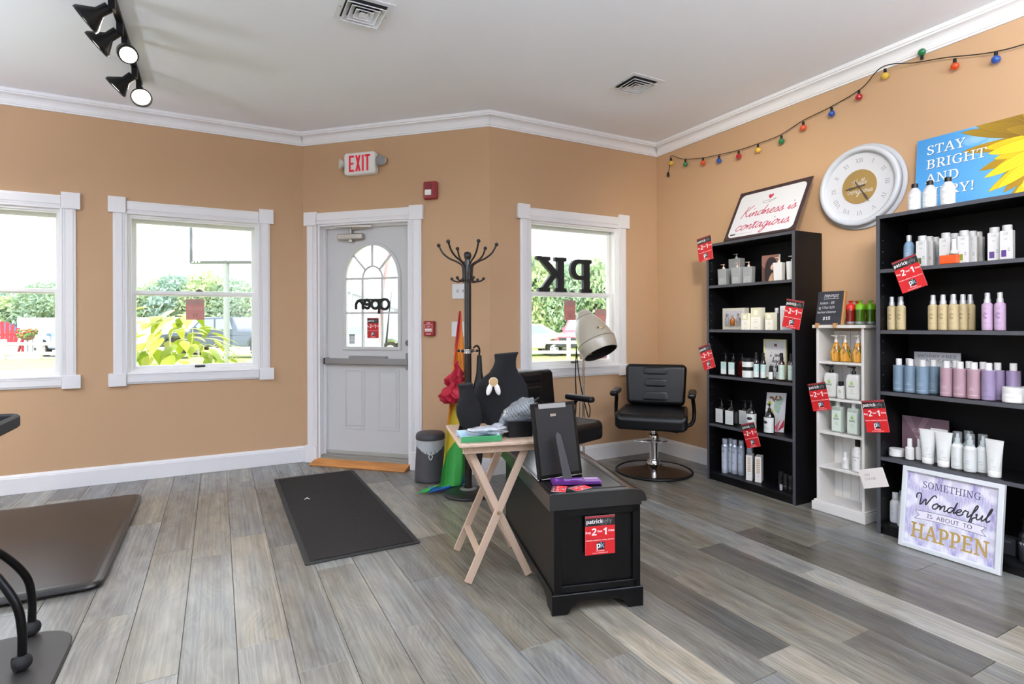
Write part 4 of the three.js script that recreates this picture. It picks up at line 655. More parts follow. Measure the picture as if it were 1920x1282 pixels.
// ---------- clock ----------
{
  const t = thing('wall_clock', 'large round white wall clock with gold centre on right wall', 'clock', [XR - 0.002, 2.074, -2.07], -PI / 2), wm = mat('#c4cad2', 0.35);
  part('back_rim', lathe([[0.0, 0], [0.268, 0], [0.272, 0.006], [0.268, 0.014], [0.245, 0.022], [0, 0.022]], 48).rotateX(PI / 2), mat('#b9bec5', 0.4), t);
  part('bezel', lathe([[0.215, 0.03], [0.218, 0.052], [0.228, 0.062], [0.246, 0.06], [0.252, 0.05], [0.25, 0.02], [0.215, 0.02], [0.215, 0.03]], 56).rotateX(PI / 2), wm, t);
  const tx = canvasTex(512, 512, (g) => { g.fillStyle = '#cfd3d9'; g.fillRect(0, 0, 512, 512); g.translate(256, 256); g.fillStyle = '#8b8c93'; g.textAlign = 'center'; g.textBaseline = 'middle'; g.font = font(40, 'serif'); ['XII', 'I', 'II', 'III', 'IV', 'V', 'VI', 'VII', 'VIII', 'IX', 'X', 'XI'].forEach((s, i) => { const a = i / 12 * 6.283; g.save(); g.rotate(a); g.translate(0, -196); g.fillText(s, 0, 0); g.restore(); }); });
  const d = part('dial', new THREE.CylinderGeometry(0.218, 0.218, 0.006, 48).rotateX(PI / 2).rotateZ(PI / 2), M.white, t); d.material = [mat('#dde1e6', 0.4), mat('#ffffff', 0.35, { map: tx }), M.white]; d.position.z = 0.028;
  const gt = canvasTex(384, 384, (g) => { g.fillStyle = '#c9a86a'; g.fillRect(0, 0, 384, 384); script(g, 'Hello', 120, 176, 34, 7, '#f5eee0', 0.3); script(g, 'Gorgeous', 52, 268, 36, 8, '#f5eee0', 0.3); });
  const c = part('gold_disc', new THREE.CylinderGeometry(0.108, 0.108, 0.004, 40).rotateX(PI / 2).rotateZ(PI / 2), M.white, t, 'gold mirrored disc with white script'); c.material = [mat('#b8965a', 0.3), mat('#ffffff', 0.16, { map: gt, metalness: 0.6 }), M.white]; c.position.z = 0.033;
  const hand = (L, w) => extr(shape([[-w, -0.04], [w, -0.04], [w * 0.6, 0.02], [w * 1.6, L * 0.7], [0, L], [-w * 1.6, L * 0.7], [-w * 0.6, 0.02]]), 0.002);
  const hm = mat('#4c463e', 0.4); part('hour_hand', hand(0.085, 0.005).rotateZ(PI / 2 + 0.1).translate(0, 0, 0.0375), hm, t); part('minute_hand', hand(0.125, 0.004).rotateZ(-PI + 0.55).translate(0, 0, 0.041), hm, t); part('hub', cyl(0.007, 0.007, 0.01, 0, 0, 0, 12).rotateX(PI / 2).translate(0, 0, 0.04), hm, t);
}
// ---------- string of coloured bulbs ----------
{
  const t = thing('string_light', 'string of coloured globe bulbs along top of right wall', 'light', [0, 0, 0]);
  const pts = [[2.57, -3.776], [2.655, -3.752], [2.722, -3.742], [2.66, -3.6], [2.612, -3.4], [2.588, -3.2], [2.57, -3.0], [2.57, -2.82], [2.578, -2.64], [2.625, -2.46], [2.652, -2.26], [2.70, -2.06], [2.76, -1.895], [2.735, -1.75], [2.7, -1.6], [2.64, -1.4], [2.62, -1.25], [2.64, -1.0], [2.7, -0.7], [2.75, -0.4]];
  t.position.set(XR - 0.026, 2.57, -3.0);
  const P = pts.map(([y, z]) => [0, y - 2.57, z + 3]); P[12][0] = -0.06;
  part('cord', tube(P, 0.003, 160, 6), mat('#15170f', 0.6), t); part('plug', [cyl(0.01, 0.012, 0.035, 0, -0.005, -0.776, 10)], M.black, t);
  const C = { y: '#e8c64a', g: '#0f7d4a', o: '#e2561c', b: '#1357b8', r: '#c01526' };
  const glass = {}; for (const k in C) glass[k] = mat(C[k], 0.08, { transmission: 0.35, thickness: 0, emissive: new THREE.Color(C[k]), emissiveIntensity: 0.08, clearcoat: 1, clearcoatRoughness: 0.05 });
  const bulbs = [['y', 2.70, -3.733], ['g', 2.645, -3.561], ['o', 2.605, -3.361], ['b', 2.578, -3.192], ['r', 2.562, -2.998], ['y', 2.562, -2.822], ['g', 2.57, -2.624], ['o', 2.615, -2.454], ['b', 2.645, -2.251], ['r', 2.692, -2.073], ['y', 2.765, -1.915], ['g', 2.738, -1.714, 1], ['o', 2.672, -1.551], ['b', 2.632, -1.367], ['r', 2.63, -1.12], ['y', 2.67, -0.8]];
  for (const [k, y, z, up] of bulbs) {
    const s = up ? -1 : 1, b = part('socket', cyl(0.008, 0.009, 0.024, -0.004, y - 2.57 - s * 0.012, z + 3, 10), M.black, t);
    part('bulb', new THREE.SphereGeometry(0.021, 16, 12).scale(1, 1, 1).translate(-0.004, y - 2.57 - s * 0.042, z + 3), glass[k], b);
  }
}
// ---------- chalkboard on the white shelf ----------
{
  const tx = canvasTex(320, 400, (g, w, h) => { g.fillStyle = '#2c2e34'; g.fillRect(0, 0, w, h); for (let i = 0; i < 30; i++) { g.fillStyle = `rgba(200,205,215,${rnd() * 0.05})`; g.fillRect(rnd() * w, rnd() * h, 60, 20); } g.fillStyle = '#d9dadd'; g.font = font(58); g.save(); g.transform(1, -0.03, -0.12, 1, 0, 0); g.fillText('Hempz', 88, 76); g.fillRect(90, 92, 190, 5); g.font = font(40); g.fillText('lotion - $8', 54, 158); g.fillText('lg 17oz $25', 48, 214); g.font = font(36); g.fillText('herbal cleanse', 44, 268); g.font = font(58, 'sans-serif', 'bold'); g.fillText('$15', 130, 352); g.restore(); });
  const t = thing('chalkboard', 'small black chalkboard with prices on tan feet atop white shelf', 'sign', [3.405, 1.192, -2.141], -PI / 2), wd = mat('#b98a55', 0.6), lean = -0.18;
  const A = (g) => g.rotateX(lean), [g, ms] = sheet(0.165, 0.214, 0.006, mat('#ffffff', 0.7, { map: tx }), mat('#a97a49', 0.6));
  part('board', A(g.translate(0, 0.107, 0)), wd, t).material = ms;
  part('easel_side', A(box(0.012, 0.215, 0.02, 0.084, 0.107, -0.012, 0.002)), wd, t); part('easel_back', bar([0.03, 0.0, -0.09], [0.03, 0.2, -0.045], 0.02, 0.006), wd, t);
  for (const x of [-0.06, 0.055]) part('foot_clip', [box(0.022, 0.026, 0.006, x, -0.006, 0.0185, 0.002), box(0.022, 0.006, 0.026, x, 0.006, 0.008, 0.001)], wd, t);
}
// ---------- initials on the window rail ----------
{
  const bm = mat('#15181c', 0.5);
  const mk = (name, lab, s, x) => { const t = thing(name, lab, 'letter', [x, 1.4785, -DP - 0.069]); const front = part('letter_body', extr(s, 0.035, 0.002).translate(0, 0, -0.0175), bm, t); part('back_plate', extr(s, 0.003).translate(0, 0, -0.021), mat('#c9ced2', 0.4, { metalness: 0.3 }), t); return t; };
  // mirrored K, seen from behind: stem on the right
  const K = shape([[0.31, 0], [0.31, 0.03], [0.285, 0.034], [0.285, 0.262], [0.31, 0.266], [0.31, 0.298], [0.192, 0.298], [0.192, 0.266], [0.217, 0.262], [0.217, 0.176], [0.125, 0.262], [0.145, 0.268], [0.145, 0.298], [0.006, 0.298], [0.006, 0.268], [0.045, 0.262], [0.158, 0.152], [0.062, 0.034], [0.03, 0.03], [0.03, 0], [0.142, 0], [0.142, 0.03], [0.125, 0.034], [0.2, 0.128], [0.217, 0.112], [0.217, 0.034], [0.192, 0.03], [0.192, 0]]);
  mk('letter_k', 'black freestanding letter K reversed, left one on window rail', K, 2.365);
  const Pm = new THREE.Shape(); Pm.moveTo(0.245, 0); Pm.lineTo(0.245, 0.03); Pm.lineTo(0.222, 0.034); Pm.lineTo(0.222, 0.256); Pm.lineTo(0.242, 0.26); Pm.lineTo(0.242, 0.292); Pm.lineTo(0.1, 0.292); Pm.bezierCurveTo(-0.012, 0.292, -0.012, 0.112, 0.1, 0.112); Pm.lineTo(0.154, 0.112); Pm.lineTo(0.154, 0.034); Pm.lineTo(0.13, 0.03); Pm.lineTo(0.13, 0); Pm.closePath();
  const h = new THREE.Path(); h.moveTo(0.154, 0.148); h.lineTo(0.115, 0.148); h.bezierCurveTo(0.055, 0.148, 0.055, 0.256, 0.115, 0.256); h.lineTo(0.154, 0.256); h.closePath(); Pm.holes.push(h);
  mk('letter_p', 'black freestanding letter P reversed, right one on window rail', Pm, 2.7);
}
// open sign seen from behind, hung inside the door light
{
  const t = thing('open_sign', 'black cut-out open sign seen reversed in the door light', 'sign', onEntry(0.628, 1.365, -0.083), DT);
  const rb = (pts, n = 40) => tube(pts, 0.014, n, 6).scale(1, 1, 0.35);
  const circ = (cx, r1, r2, a0 = 0, a1 = 6.283) => Array.from({ length: 20 }, (_, i) => { const a = a0 + (a1 - a0) * i / 19; return [cx + r1 * Math.cos(a), r2 * Math.sin(a) + 0.012, 0]; });
  part('letter', rb(circ(0.125, 0.042, 0.042)), M.black, t); part('letter', [rb(circ(0.035, 0.036, 0.036)), rb([[0.068, 0.05, 0], [0.075, 0, 0], [0.07, -0.07, 0]])], M.black, t);
  part('letter', rb([[-0.01, 0.015, 0], [-0.06, 0.014, 0], [-0.07, 0.035, 0], [-0.042, 0.05, 0], [-0.014, 0.02, 0], [-0.035, -0.02, 0], [-0.075, -0.01, 0]]), M.black, t);
  part('letter', rb([[-0.08, 0.04, 0], [-0.086, -0.03, 0], [-0.09, 0.02, 0], [-0.125, 0.045, 0], [-0.15, 0.02, 0], [-0.152, -0.03, 0]]), M.black, t);
  part('top_rail', box(0.24, 0.014, 0.006, 0.0, 0.052, 0.002, 0.002), M.black, t);
}
// ---------- coat rack and what stands by it ----------
const CR = [1.558, 0, -3.589];
{
  const t = thing('coat_rack', 'dark metal coat rack with curved ball-tipped hooks and heavy round base', 'coat rack', CR), dk = mat('#1e1715', 0.3, { metalness: 0.25, clearcoat: 0.4 });
  part('base', lathe([[0, 0], [0.165, 0], [0.172, 0.008], [0.168, 0.022], [0.12, 0.034], [0.05, 0.04], [0, 0.04]], 40), mat('#1b1b1d', 0.35), t);
  part('base_collar', lathe([[0.034, 0.036], [0.06, 0.038], [0.056, 0.046], [0.034, 0.052]], 28), mat('#8a8683', 0.35, { metalness: 0.5 }), t);
  part('pole', cyl(0.026, 0.026, 1.5, 0, 0.79, 0, 20), dk, t);
  part('ring_collar', [cyl(0.031, 0.031, 0.03, 0, 1.012, 0, 20), new THREE.TorusGeometry(0.055, 0.005, 8, 28).rotateX(PI / 2).translate(0, 1.012, 0)], M.chrome, t);
  for (let i = 0; i < 6; i++) { const a = i / 6 * 2 * PI + 0.49, c = Math.cos(a), s = Math.sin(a); part('ring_knob', [rod([c * 0.03, 1.012, s * 0.03], [c * 0.062, 1.014, s * 0.062], 0.004), ball(0.011, c * 0.066, 1.015, s * 0.066)], dk, t); }
  part('finial', lathe([[0.026, 1.5], [0.03, 1.52], [0.03, 1.6], [0.022, 1.62], [0.026, 1.64], [0.018, 1.655], [0.024, 1.668], [0.03, 1.685], [0.024, 1.708], [0.0, 1.716]], 20), dk, t);
  for (let i = 0; i < 6; i++) {
    const a = i / 6 * 2 * PI - 0.48, c = Math.cos(a), s = Math.sin(a), R = (r, y) => [c * r, y, s * r];
    part('hook', [tube([R(0.03, 1.525), R(0.033, 1.58), R(0.038, 1.615), R(0.075, 1.643), R(0.13, 1.668), R(0.175, 1.705), R(0.205, 1.757)], 0.0068, 26, 8), ball(0.014, c * 0.207, 1.762, s * 0.207, 14), tube([R(0.032, 1.54), R(0.036, 1.513), R(0.06, 1.502), R(0.095, 1.508), R(0.112, 1.52)], 0.006, 16, 8), ball(0.0115, c * 0.113, 1.523, s * 0.113, 12)], dk, t);
  }
}
{ // flag pole leaning in the corner behind the rack
  const t = thing('flag_pole', 'thin pale wooden flag pole with grey socket behind coat rack', 'pole', [1.62, 0, -3.82]);
  part('shaft', rod([-0.02, 0.01, 0.02], [0.055, 1.69, -0.04], 0.0095), mat('#c8a878', 0.5), t); part('socket', rod([0.05, 1.6, -0.037], [0.0575, 1.73, -0.042], 0.021), M.bracket, t);
  const tx = canvasTex(128, 512, (g) => { const c = ['#b3202a', '#dd5b34', '#e8902f', '#e6c93a', '#3aa244', '#2467b8', '#6a3a90'], s = [0, 0.06, 0.13, 0.42, 0.6, 0.87, 0.97, 1]; g.save(); for (let i = 0; i < 7; i++) { g.fillStyle = c[i]; g.beginPath(); const y1 = s[i] * 512, y2 = s[i + 1] * 512, sk = 70; g.moveTo(0, y1 + (i ? sk : 0)); g.lineTo(128, y1 - (i ? sk * 0.7 : 0)); g.lineTo(128, y2 - sk * 0.7 + (i === 6 ? 90 : 0)); g.lineTo(0, y2 + sk); g.fill(); } g.restore(); });
  const f = thing('rainbow_flag', 'rainbow flag hanging in folds from pole down to floor beside bin', 'flag', [1.5, 0, -3.77]);
  const g = new THREE.PlaneGeometry(1, 1, 28, 60), P = g.attributes.position, U = g.attributes.uv;
  for (let i = 0; i < P.count; i++) {
    const u = P.getX(i) + 0.5, v = 0.5 - P.getY(i); // u across, v down
    let y = 1.3 * (1 - v / 0.86), xl = 0.06 - 0.19 * Math.pow(v, 0.9), xr = 0.075 + 0.055 * Math.sin(Math.min(1, v / 0.7) * PI * 0.5), z = 0;
    const fold = Math.sin(u * 9 + v * 3) * 0.028 * Math.min(1, v * 2) + Math.sin(u * 17 + 1) * 0.01 * v;
    let x = xl + (xr - xl) * u;
    if (v > 0.86) { const k = (v - 0.86) / 0.14; y = 0.012 + 0.02 * Math.abs(Math.sin(u * 7 + v * 20)) + 0.02 * (1 - k); x -= k * 0.16 + 0.02 * u * k; z = k * 0.05; }
    else if (v > 0.6) { const k = (v - 0.6) / 0.26; y = Math.max(y, 0.03); x -= k * k * 0.02; z = k * 0.03; }
    P.setXYZ(i, x, Math.max(0.006, y), z + fold + 0.02); U.setXY(i, u, 1 - v);
  }
  g.computeVertexNormals();
  part('cloth', g, mat('#ffffff', 0.6, { map: tx, side: THREE.DoubleSide, sheen: 0.3, sheenRoughness: 0.5 }), f);
  const r = thing('red_cloth', 'bunch of crumpled bright red fabric hanging behind coat rack pole', 'cloth', [1.515, 0.79, -3.66]);
  const b = new THREE.SphereGeometry(1, 72, 60), B = b.attributes.position;
  for (let i = 0; i < B.count; i++) { const x = B.getX(i), y = B.getY(i), z = B.getZ(i), a = Math.atan2(z, x), q = Math.sqrt(Math.max(0, 1 - y * y)), k = 1 + 0.3 * Math.sin(a * 4 + y * 5) + 0.22 * Math.sin(a * 9 - y * 8) + 0.14 * Math.sin(y * 19 + a * 2), w = (0.05 - 0.036 * y) * Math.pow(q, 0.45) * (1 + 0.18 * Math.sin(y * 7)); B.setXYZ(i, Math.cos(a) * w * k - 0.03 * (1 - y) - 0.012 * Math.sin(y * 9), y * 0.15 + 0.012 * Math.sin(a * 5) * q, Math.sin(a) * w * 0.6 * k); }
  b.computeVertexNormals(); part('fabric', b, mat('#a8102a', 0.65, { sheen: 0.4, sheenRoughness: 0.4 }), r);
  const u = thing('umbrella', 'closed black umbrella hanging at right side of coat rack', 'umbrella', [1.64, 0, -3.575]);
  const ub = lathe([[0.006, 0.17], [0.012, 0.2], [0.024, 0.3], [0.04, 0.55], [0.05, 0.72], [0.036, 0.78], [0.02, 0.86], [0.014, 0.98]], 16), Q = ub.attributes.position; for (let i = 0; i < Q.count; i++) { const a = Math.atan2(Q.getZ(i), Q.getX(i)), n = 1 + 0.22 * Math.sin(a * 6 + Q.getY(i) * 5); Q.setX(i, Q.getX(i) * n); Q.setZ(i, Q.getZ(i) * n); } ub.computeVertexNormals();
  part('canopy', ub, mat('#0d0d10', 0.6), u); part('shaft', rod([0, 0.06, 0], [0, 1.02, 0], 0.0055), M.satin, u); part('handle', tube([[0, 0.98, 0], [0, 1.03, 0], [-0.02, 1.05, 0], [-0.045, 1.035, 0]], 0.007, 16, 8), M.satin, u);
}
{ // bin
  const t = thing('trash_bin', 'grey pedal trash bin with white liner beside the door casing', 'bin', [1.45, 0, -4.075]);
  part('bucket', lathe([[0, 0.003], [0.118, 0.003], [0.122, 0.01], [0.104, 0.318], [0.1, 0.318], [0, 0.3]], 36), mat('#47464a', 0.5), t);
  part('lid', lathe([[0.11, 0.318], [0.113, 0.324], [0.111, 0.352], [0.1, 0.366], [0.06, 0.372], [0, 0.374]], 36), mat('#3c3b40', 0.5), t);
  const g = new THREE.CylinderGeometry(0.1085, 0.1145, 1, 64, 8, true), P = g.attributes.position;
  for (let i = 0; i < P.count; i++) { const a = Math.atan2(P.getZ(i), P.getX(i)), k = 0.5 - P.getY(i), dip = 0.045 + 0.062 * Math.pow(Math.max(0, Math.cos(a - 1.9)), 2.5), r = 0.1075 + 0.004 * k + 0.0035 * Math.sin(a * 21 + k * 4) * k; P.setXYZ(i, Math.cos(a) * r, 0.321 - k * dip, Math.sin(a) * r); }
  g.computeVertexNormals(); const l = part('liner', g, mat('#dfe5ea', 0.35, { side: THREE.DoubleSide, transmission: 0.35, thickness: 0 }), t);
  part('liner_knot', tube([[-0.04, 0.222, 0.108], [-0.052, 0.205, 0.112], [-0.04, 0.18, 0.118], [-0.026, 0.205, 0.118], [-0.035, 0.222, 0.11]], 0.004, 20, 6), M.white, l);
  part('pedal', [box(0.06, 0.016, 0.05, 0.085, 0.022, 0.12, 0.005), box(0.075, 0.03, 0.02, 0.082, 0.05, 0.1, 0.005)], M.black, t);
}
// ---------- salon chairs ----------
function cushion(w, h, d, r, f) { const g = new RoundedBoxGeometry(w, h, d, 10, r), P = g.attributes.position; for (let i = 0; i < P.count; i++) { const q = f(P.getX(i), P.getY(i), P.getZ(i)); P.setXYZ(i, ...q); } g.computeVertexNormals(); return g; }
function salonChair(label, p, turn) {
  const t = thing('salon_chair', label, 'chair', p, turn, undefined), Lm = M.leather;
  const brown = mat('#6b625c', 0.16, { metalness: 0.9 });
  part('floor_base', lathe([[0, 0.004], [0.3, 0.004], [0.3, 0.012], [0.26, 0.022], [0.14, 0.035], [0.07, 0.05], [0.045, 0.075], [0, 0.08]], 48), brown, t);
  part('base_ring', new THREE.TorusGeometry(0.3, 0.011, 8, 56).rotateX(PI / 2).translate(0, 0.011, 0), M.black, t);
  const col = part('hydraulic_column', [lathe([[0.055, 0.06], [0.05, 0.09], [0.04, 0.1], [0.034, 0.105], [0.034, 0.25], [0.044, 0.255], [0.044, 0.3], [0.03, 0.305]], 28), cyl(0.022, 0.022, 0.1, 0, 0.33, 0, 20)], M.chrome, t);
  part('foot_lever', [tube([[0.0, 0.25, 0.04], [-0.06, 0.252, 0.07], [-0.14, 0.256, 0.085]], 0.008, 20, 8), tube([[0, 0.25, 0.04], [0.05, 0.252, 0.05], [0.11, 0.256, 0.02]], 0.006, 16, 8), new THREE.TorusGeometry(0.05, 0.006, 8, 28).rotateX(PI / 2).translate(0, 0.25, 0)], M.chrome, col);
  part('seat_plate', [box(0.3, 0.014, 0.26, 0, 0.372, 0, 0.004), tube([[0.08, 0.365, 0.1], [0.17, 0.36, 0.16], [0.2, 0.362, 0.18]], 0.006, 12, 6)], M.satin, t);
  // seat with raised side bolsters and a waterfall front
  part('seat', cushion(0.53, 0.1, 0.5, 0.045, (x, y, z) => { const s = Math.abs(x) / 0.265, up = y > 0 ? 0.06 * Math.pow(Math.max(0, (s - 0.45) / 0.55), 1.2) - 0.012 * Math.exp(-Math.pow((s - 0.55) / 0.05, 2)) : 0, fr = z > 0.1 ? -0.09 * Math.pow((z - 0.1) / 0.15, 2) * (0.35 + 0.5 * (1 - s * s)) : 0; return [x * (1 + 0.04 * (z > 0 ? 1 : -0.6)), y * (y < 0 ? 1 - 0.35 * s : 1) + up + fr * 0.5 + 0.425, z + 0.03]; }), Lm, t);
  part('seat_seam', [-1, 1].map((s) => tube([[s * 0.13, 0.473, -0.17], [s * 0.138, 0.471, 0.02], [s * 0.15, 0.465, 0.17], [s * 0.16, 0.43, 0.268]], 0.0028, 20, 6)), M.satin, t);
  // backrest: wings and three centre pads
  const lean = -0.14, A = (g) => g.rotateX(lean).translate(0, 0.68, -0.215);
  part('backrest', A(cushion(0.49, 0.37, 0.085, 0.04, (x, y, z) => { const s = Math.abs(x) / 0.245; return [x * (1 + 0.03 * (y / 0.17)), y - (y > 0 ? 0.012 * s * s : -0.02 * s * s), z + 0.035 * Math.pow(s, 2.2) - (z > 0 ? 0.016 * Math.max(0, 1 - s * 1.7) : 0)]; })), Lm, t);
  const pad = (w1, w2, y1, y2) => { const g = new RoundedBoxGeometry(1, 1, 1, 6, 0.3), P = g.attributes.position; for (let i = 0; i < P.count; i++) { const k = P.getY(i) + 0.5, w = w1 + (w2 - w1) * k; P.setXYZ(i, P.getX(i) * w, y1 + (y2 - y1) * k, P.getZ(i) * 0.09 + 0.026); } g.computeVertexNormals(); return A(g); };
  part('back_pad', pad(0.25, 0.31, 0.075, 0.155), Lm, t); part('back_pad', pad(0.24, 0.25, -0.028, 0.064), Lm, t); part('back_pad', pad(0.3, 0.24, -0.145, -0.04), Lm, t);
  part('back_post', [box(0.075, 0.2, 0.02, 0, 0.47, -0.235, 0.004), box(0.075, 0.02, 0.2, 0, 0.378, -0.15, 0.004)], M.satin, t);
  for (const s of [-1, 1]) {
    const a = part('armrest', tube([[s * 0.2, 0.385, -0.02], [s * 0.275, 0.385, -0.03], [s * 0.305, 0.42, -0.04], [s * 0.312, 0.5, -0.05], [s * 0.305, 0.58, -0.03], [s * 0.3, 0.625, 0.01]], 0.0155, 30, 8).scale(1, 1, 1), M.satin, t);
    part('arm_pad', cushion(0.062, 0.045, 0.25, 0.02, (x, y, z) => [x + s * 0.3, y + 0.645 - 0.03 * z, z + 0.04]), Lm, a);
  }
  return t;
}
const faceTo = (dx, dz) => Math.atan2(dx, dz);
salonChair('black leather salon chair on chrome base in the corner by bookcase', [3.126, 0, -3.421], faceTo(-0.80, 0.72));
salonChair('black leather salon chair partly hidden behind chest and jewelry busts', [2.1, 0.0, -3.36], faceTo(0.35, 1)).position.y = 0;
// ---------- hood dryer ----------
{
  const t = thing('hood_dryer', 'beige retro hood hair dryer on a thin stand before window', 'hair dryer', [2.62, 0, -3.66]), be = mat('#b3ad9c', 0.3, { clearcoat: 0.5, clearcoatRoughness: 0.15 });
  part('floor_base', lathe([[0, 0.003], [0.2, 0.003], [0.205, 0.012], [0.18, 0.03], [0.06, 0.045], [0, 0.05]], 40), mat('#9a947f', 0.4), t);
  part('stand_pole', [rod([-0.02, 0.04, 0], [-0.02, 1.06, 0], 0.0095), rod([-0.05, 0.04, -0.01], [-0.05, 0.62, -0.01], 0.006)], M.chrome, t);
  const ax = V(-0.14, 1, -0.58).normalize(), q = new THREE.Quaternion().setFromUnitVectors(V(0, 1, 0), ax), c = V(0.06, 1.02, 0.09);
  const put = (g) => g.applyQuaternion(q).translate(c.x, c.y, c.z);
  const hood = part('hood', put(lathe([[0.135, -0.06], [0.142, -0.058], [0.156, 0.01], [0.157, 0.03], [0.153, 0.034], [0.152, 0.042], [0.142, 0.11], [0.118, 0.19], [0.083, 0.255], [0.074, 0.262], [0.071, 0.268], [0.064, 0.3], [0.045, 0.325], [0.02, 0.334], [0, 0.335]], 44)), be, t);
  part('inner_liner', put(lathe([[0.135, -0.058], [0.146, 0.01], [0.14, 0.06], [0.08, 0.11], [0, 0.115]], 36)), mat('#2a2520', 0.7), hood);
  part('seam_ring', [put(new THREE.TorusGeometry(0.1565, 0.003, 6, 48).rotateX(PI / 2).translate(0, 0.034, 0)), put(new THREE.TorusGeometry(0.076, 0.002, 6, 36).rotateX(PI / 2).translate(0, 0.264, 0))], mat('#6d685b', 0.4), hood);
  const bx = canvasTex(160, 80, (g) => { g.fillStyle = '#c9bf9f'; g.fillRect(0, 0, 160, 80); g.strokeStyle = '#5b3d22'; g.lineWidth = 5; g.beginPath(); g.ellipse(80, 40, 74, 34, 0, 0, 7); g.stroke(); g.fillStyle = '#3b2a1c'; g.fillRect(22, 26, 34, 28); g.font = font(26, 'serif', 'bold'); g.fillText('Turbo', 62, 50); });
  const [g, ms] = sheet(1, 1, 1, mat('#ffffff', 0.4, { map: bx }), be);
  { const b = new THREE.SphereGeometry(1, 20, 10, 0, 2 * PI, 0, PI / 2).rotateX(PI / 2).scale(0.04, 0.02, 0.006); const P = b.attributes.position, U = b.attributes.uv; for (let i = 0; i < P.count; i++) U.setXY(i, P.getX(i) / 0.08 + 0.5, P.getY(i) / 0.04 + 0.5); const d = V(-0.12, 0, 1).normalize(); b.rotateX(-0.32).rotateY(Math.atan2(d.x, d.z)).translate(d.x * 0.143, 0.1, d.z * 0.143); part('badge', put(b), mat('#ffffff', 0.4, { map: bx }), hood); }
  part('pivot', [put(box(0.05, 0.05, 0.05, 0, 0.02, -0.15, 0.01)), rod([-0.02, 1.05, 0], [c.x - 0.04, 1.06, c.z - 0.1], 0.012)], mat('#8f8976', 0.4), t);
  part('power_cord', [tube([[-0.1, 1.02, 0.02], [-0.115, 0.8, 0.03], [-0.11, 0.6, 0.03], [-0.115, 0.4, 0.02], [-0.1, 0.2, 0.02]], 0.0045, 40, 6), tube([[-0.1, 1.0, 0.02], [-0.09, 0.8, 0.04], [-0.045, 0.6, 0.04], [-0.0, 0.45, 0.05], [0.01, 0.52, 0.05], [-0.01, 0.58, 0.05]], 0.0045, 40, 6)], M.satin, t);
}
// ---------- hair products: one of each kind with its parts, then copies ----------
const TX = (bg, fg, lines, extra) => canvasTex(128, 192, (g, w, h) => { g.fillStyle = bg; g.fillRect(0, 0, w, h); g.fillStyle = fg; g.textAlign = 'center'; for (const [t, y, s, c] of lines) { if (c) g.fillStyle = c; g.font = font(s); g.fillText(t, w / 2, y, w * 0.9); } extra?.(g, w, h); });
const labelMat = (tex, rough = 0.5) => mat('#ffffff', rough, { map: tex });
function uvWrap(g, arc, y0, y1) { return g; }
function roundBottle(o) { // {name, r, h, prof, body, cap:[kind, mat, r, h], label:[y0, y1, mat, arc], tint}
  const t = new THREE.Group(), { r, h } = o, ch = o.cap?.[3] ?? 0.03, bh = h - ch;
  const sh = o.shoulder ?? 0.15;
  const pr = o.prof ?? [[0, 0], [r * 0.92, 0], [r, 0.004], [r, bh * (1 - sh)], [r * 0.97, bh * (1 - sh * 0.75)], [r * 0.7, bh * (1 - sh * 0.3)], [o.neck ?? r * 0.45, bh * (1 - sh * 0.12)], [o.neck ?? r * 0.45, bh], [0, bh]];
  part('body', lathe(pr, 22), o.body, t);
  const [kind, cm, cr = r * 0.5] = o.cap ?? [];
  if (kind === 'flat') part('cap', lathe([[cr, bh - 0.004], [cr, bh + ch - 0.002], [cr - 0.002, bh + ch], [0, bh + ch]], 20), cm, t);
  if (kind === 'dome') part('cap', lathe([[cr, bh - 0.004], [cr, bh + ch * 0.85], [cr * 0.9, bh + ch], [0, bh + ch]], 20), cm, t);
  if (kind === 'pump') part('pump', [lathe([[cr, bh - 0.004], [cr, bh + ch * 0.35], [cr * 0.4, bh + ch * 0.42], [cr * 0.35, bh + ch * 0.75], [0, bh + ch * 0.75]], 16), box(cr * 1.1, ch * 0.24, cr * 1.1, 0, bh + ch * 0.86, 0, 0.002), box(cr * 2.2, ch * 0.13, cr * 0.5, -cr * 1.4, bh + ch * 0.88, 0, 0.0015)], cm, t);
  if (kind === 'spray') part('sprayer', [lathe([[cr, bh - 0.004], [cr, bh + ch * 0.3], [cr * 0.8, bh + ch * 0.35], [cr * 0.8, bh + ch * 0.92], [cr * 0.6, bh + ch], [0, bh + ch]], 16), cyl(0.002, 0.002, cr * 0.6, 0, 0, 0, 6).rotateX(PI / 2).translate(0, bh + ch * 0.75, cr * 0.9)], cm, t);
  if (kind === 'clear') { part('overcap', lathe([[cr, bh - 0.004], [cr, bh + ch * 0.95], [cr * 0.85, bh + ch], [0, bh + ch]], 20), cm, t); part('pump', lathe([[cr * 0.62, bh - 0.004], [cr * 0.62, bh + ch * 0.4], [cr * 0.35, bh + ch * 0.45], [cr * 0.3, bh + ch * 0.8], [0, bh + ch * 0.8]], 14), M.white, t); }
  if (o.label) { const [y0, y1, lm, arc = 2.6, rl = r] = o.label; const g = new THREE.CylinderGeometry(rl + 0.0006, rl + 0.0006, y1 - y0, 20, 1, true, -arc / 2, arc).translate(0, (y0 + y1) / 2, 0); part('label', g, lm, t); }
  for (const x of o.more ?? []) part(...x, t);
  t.name = o.name; return t;
}
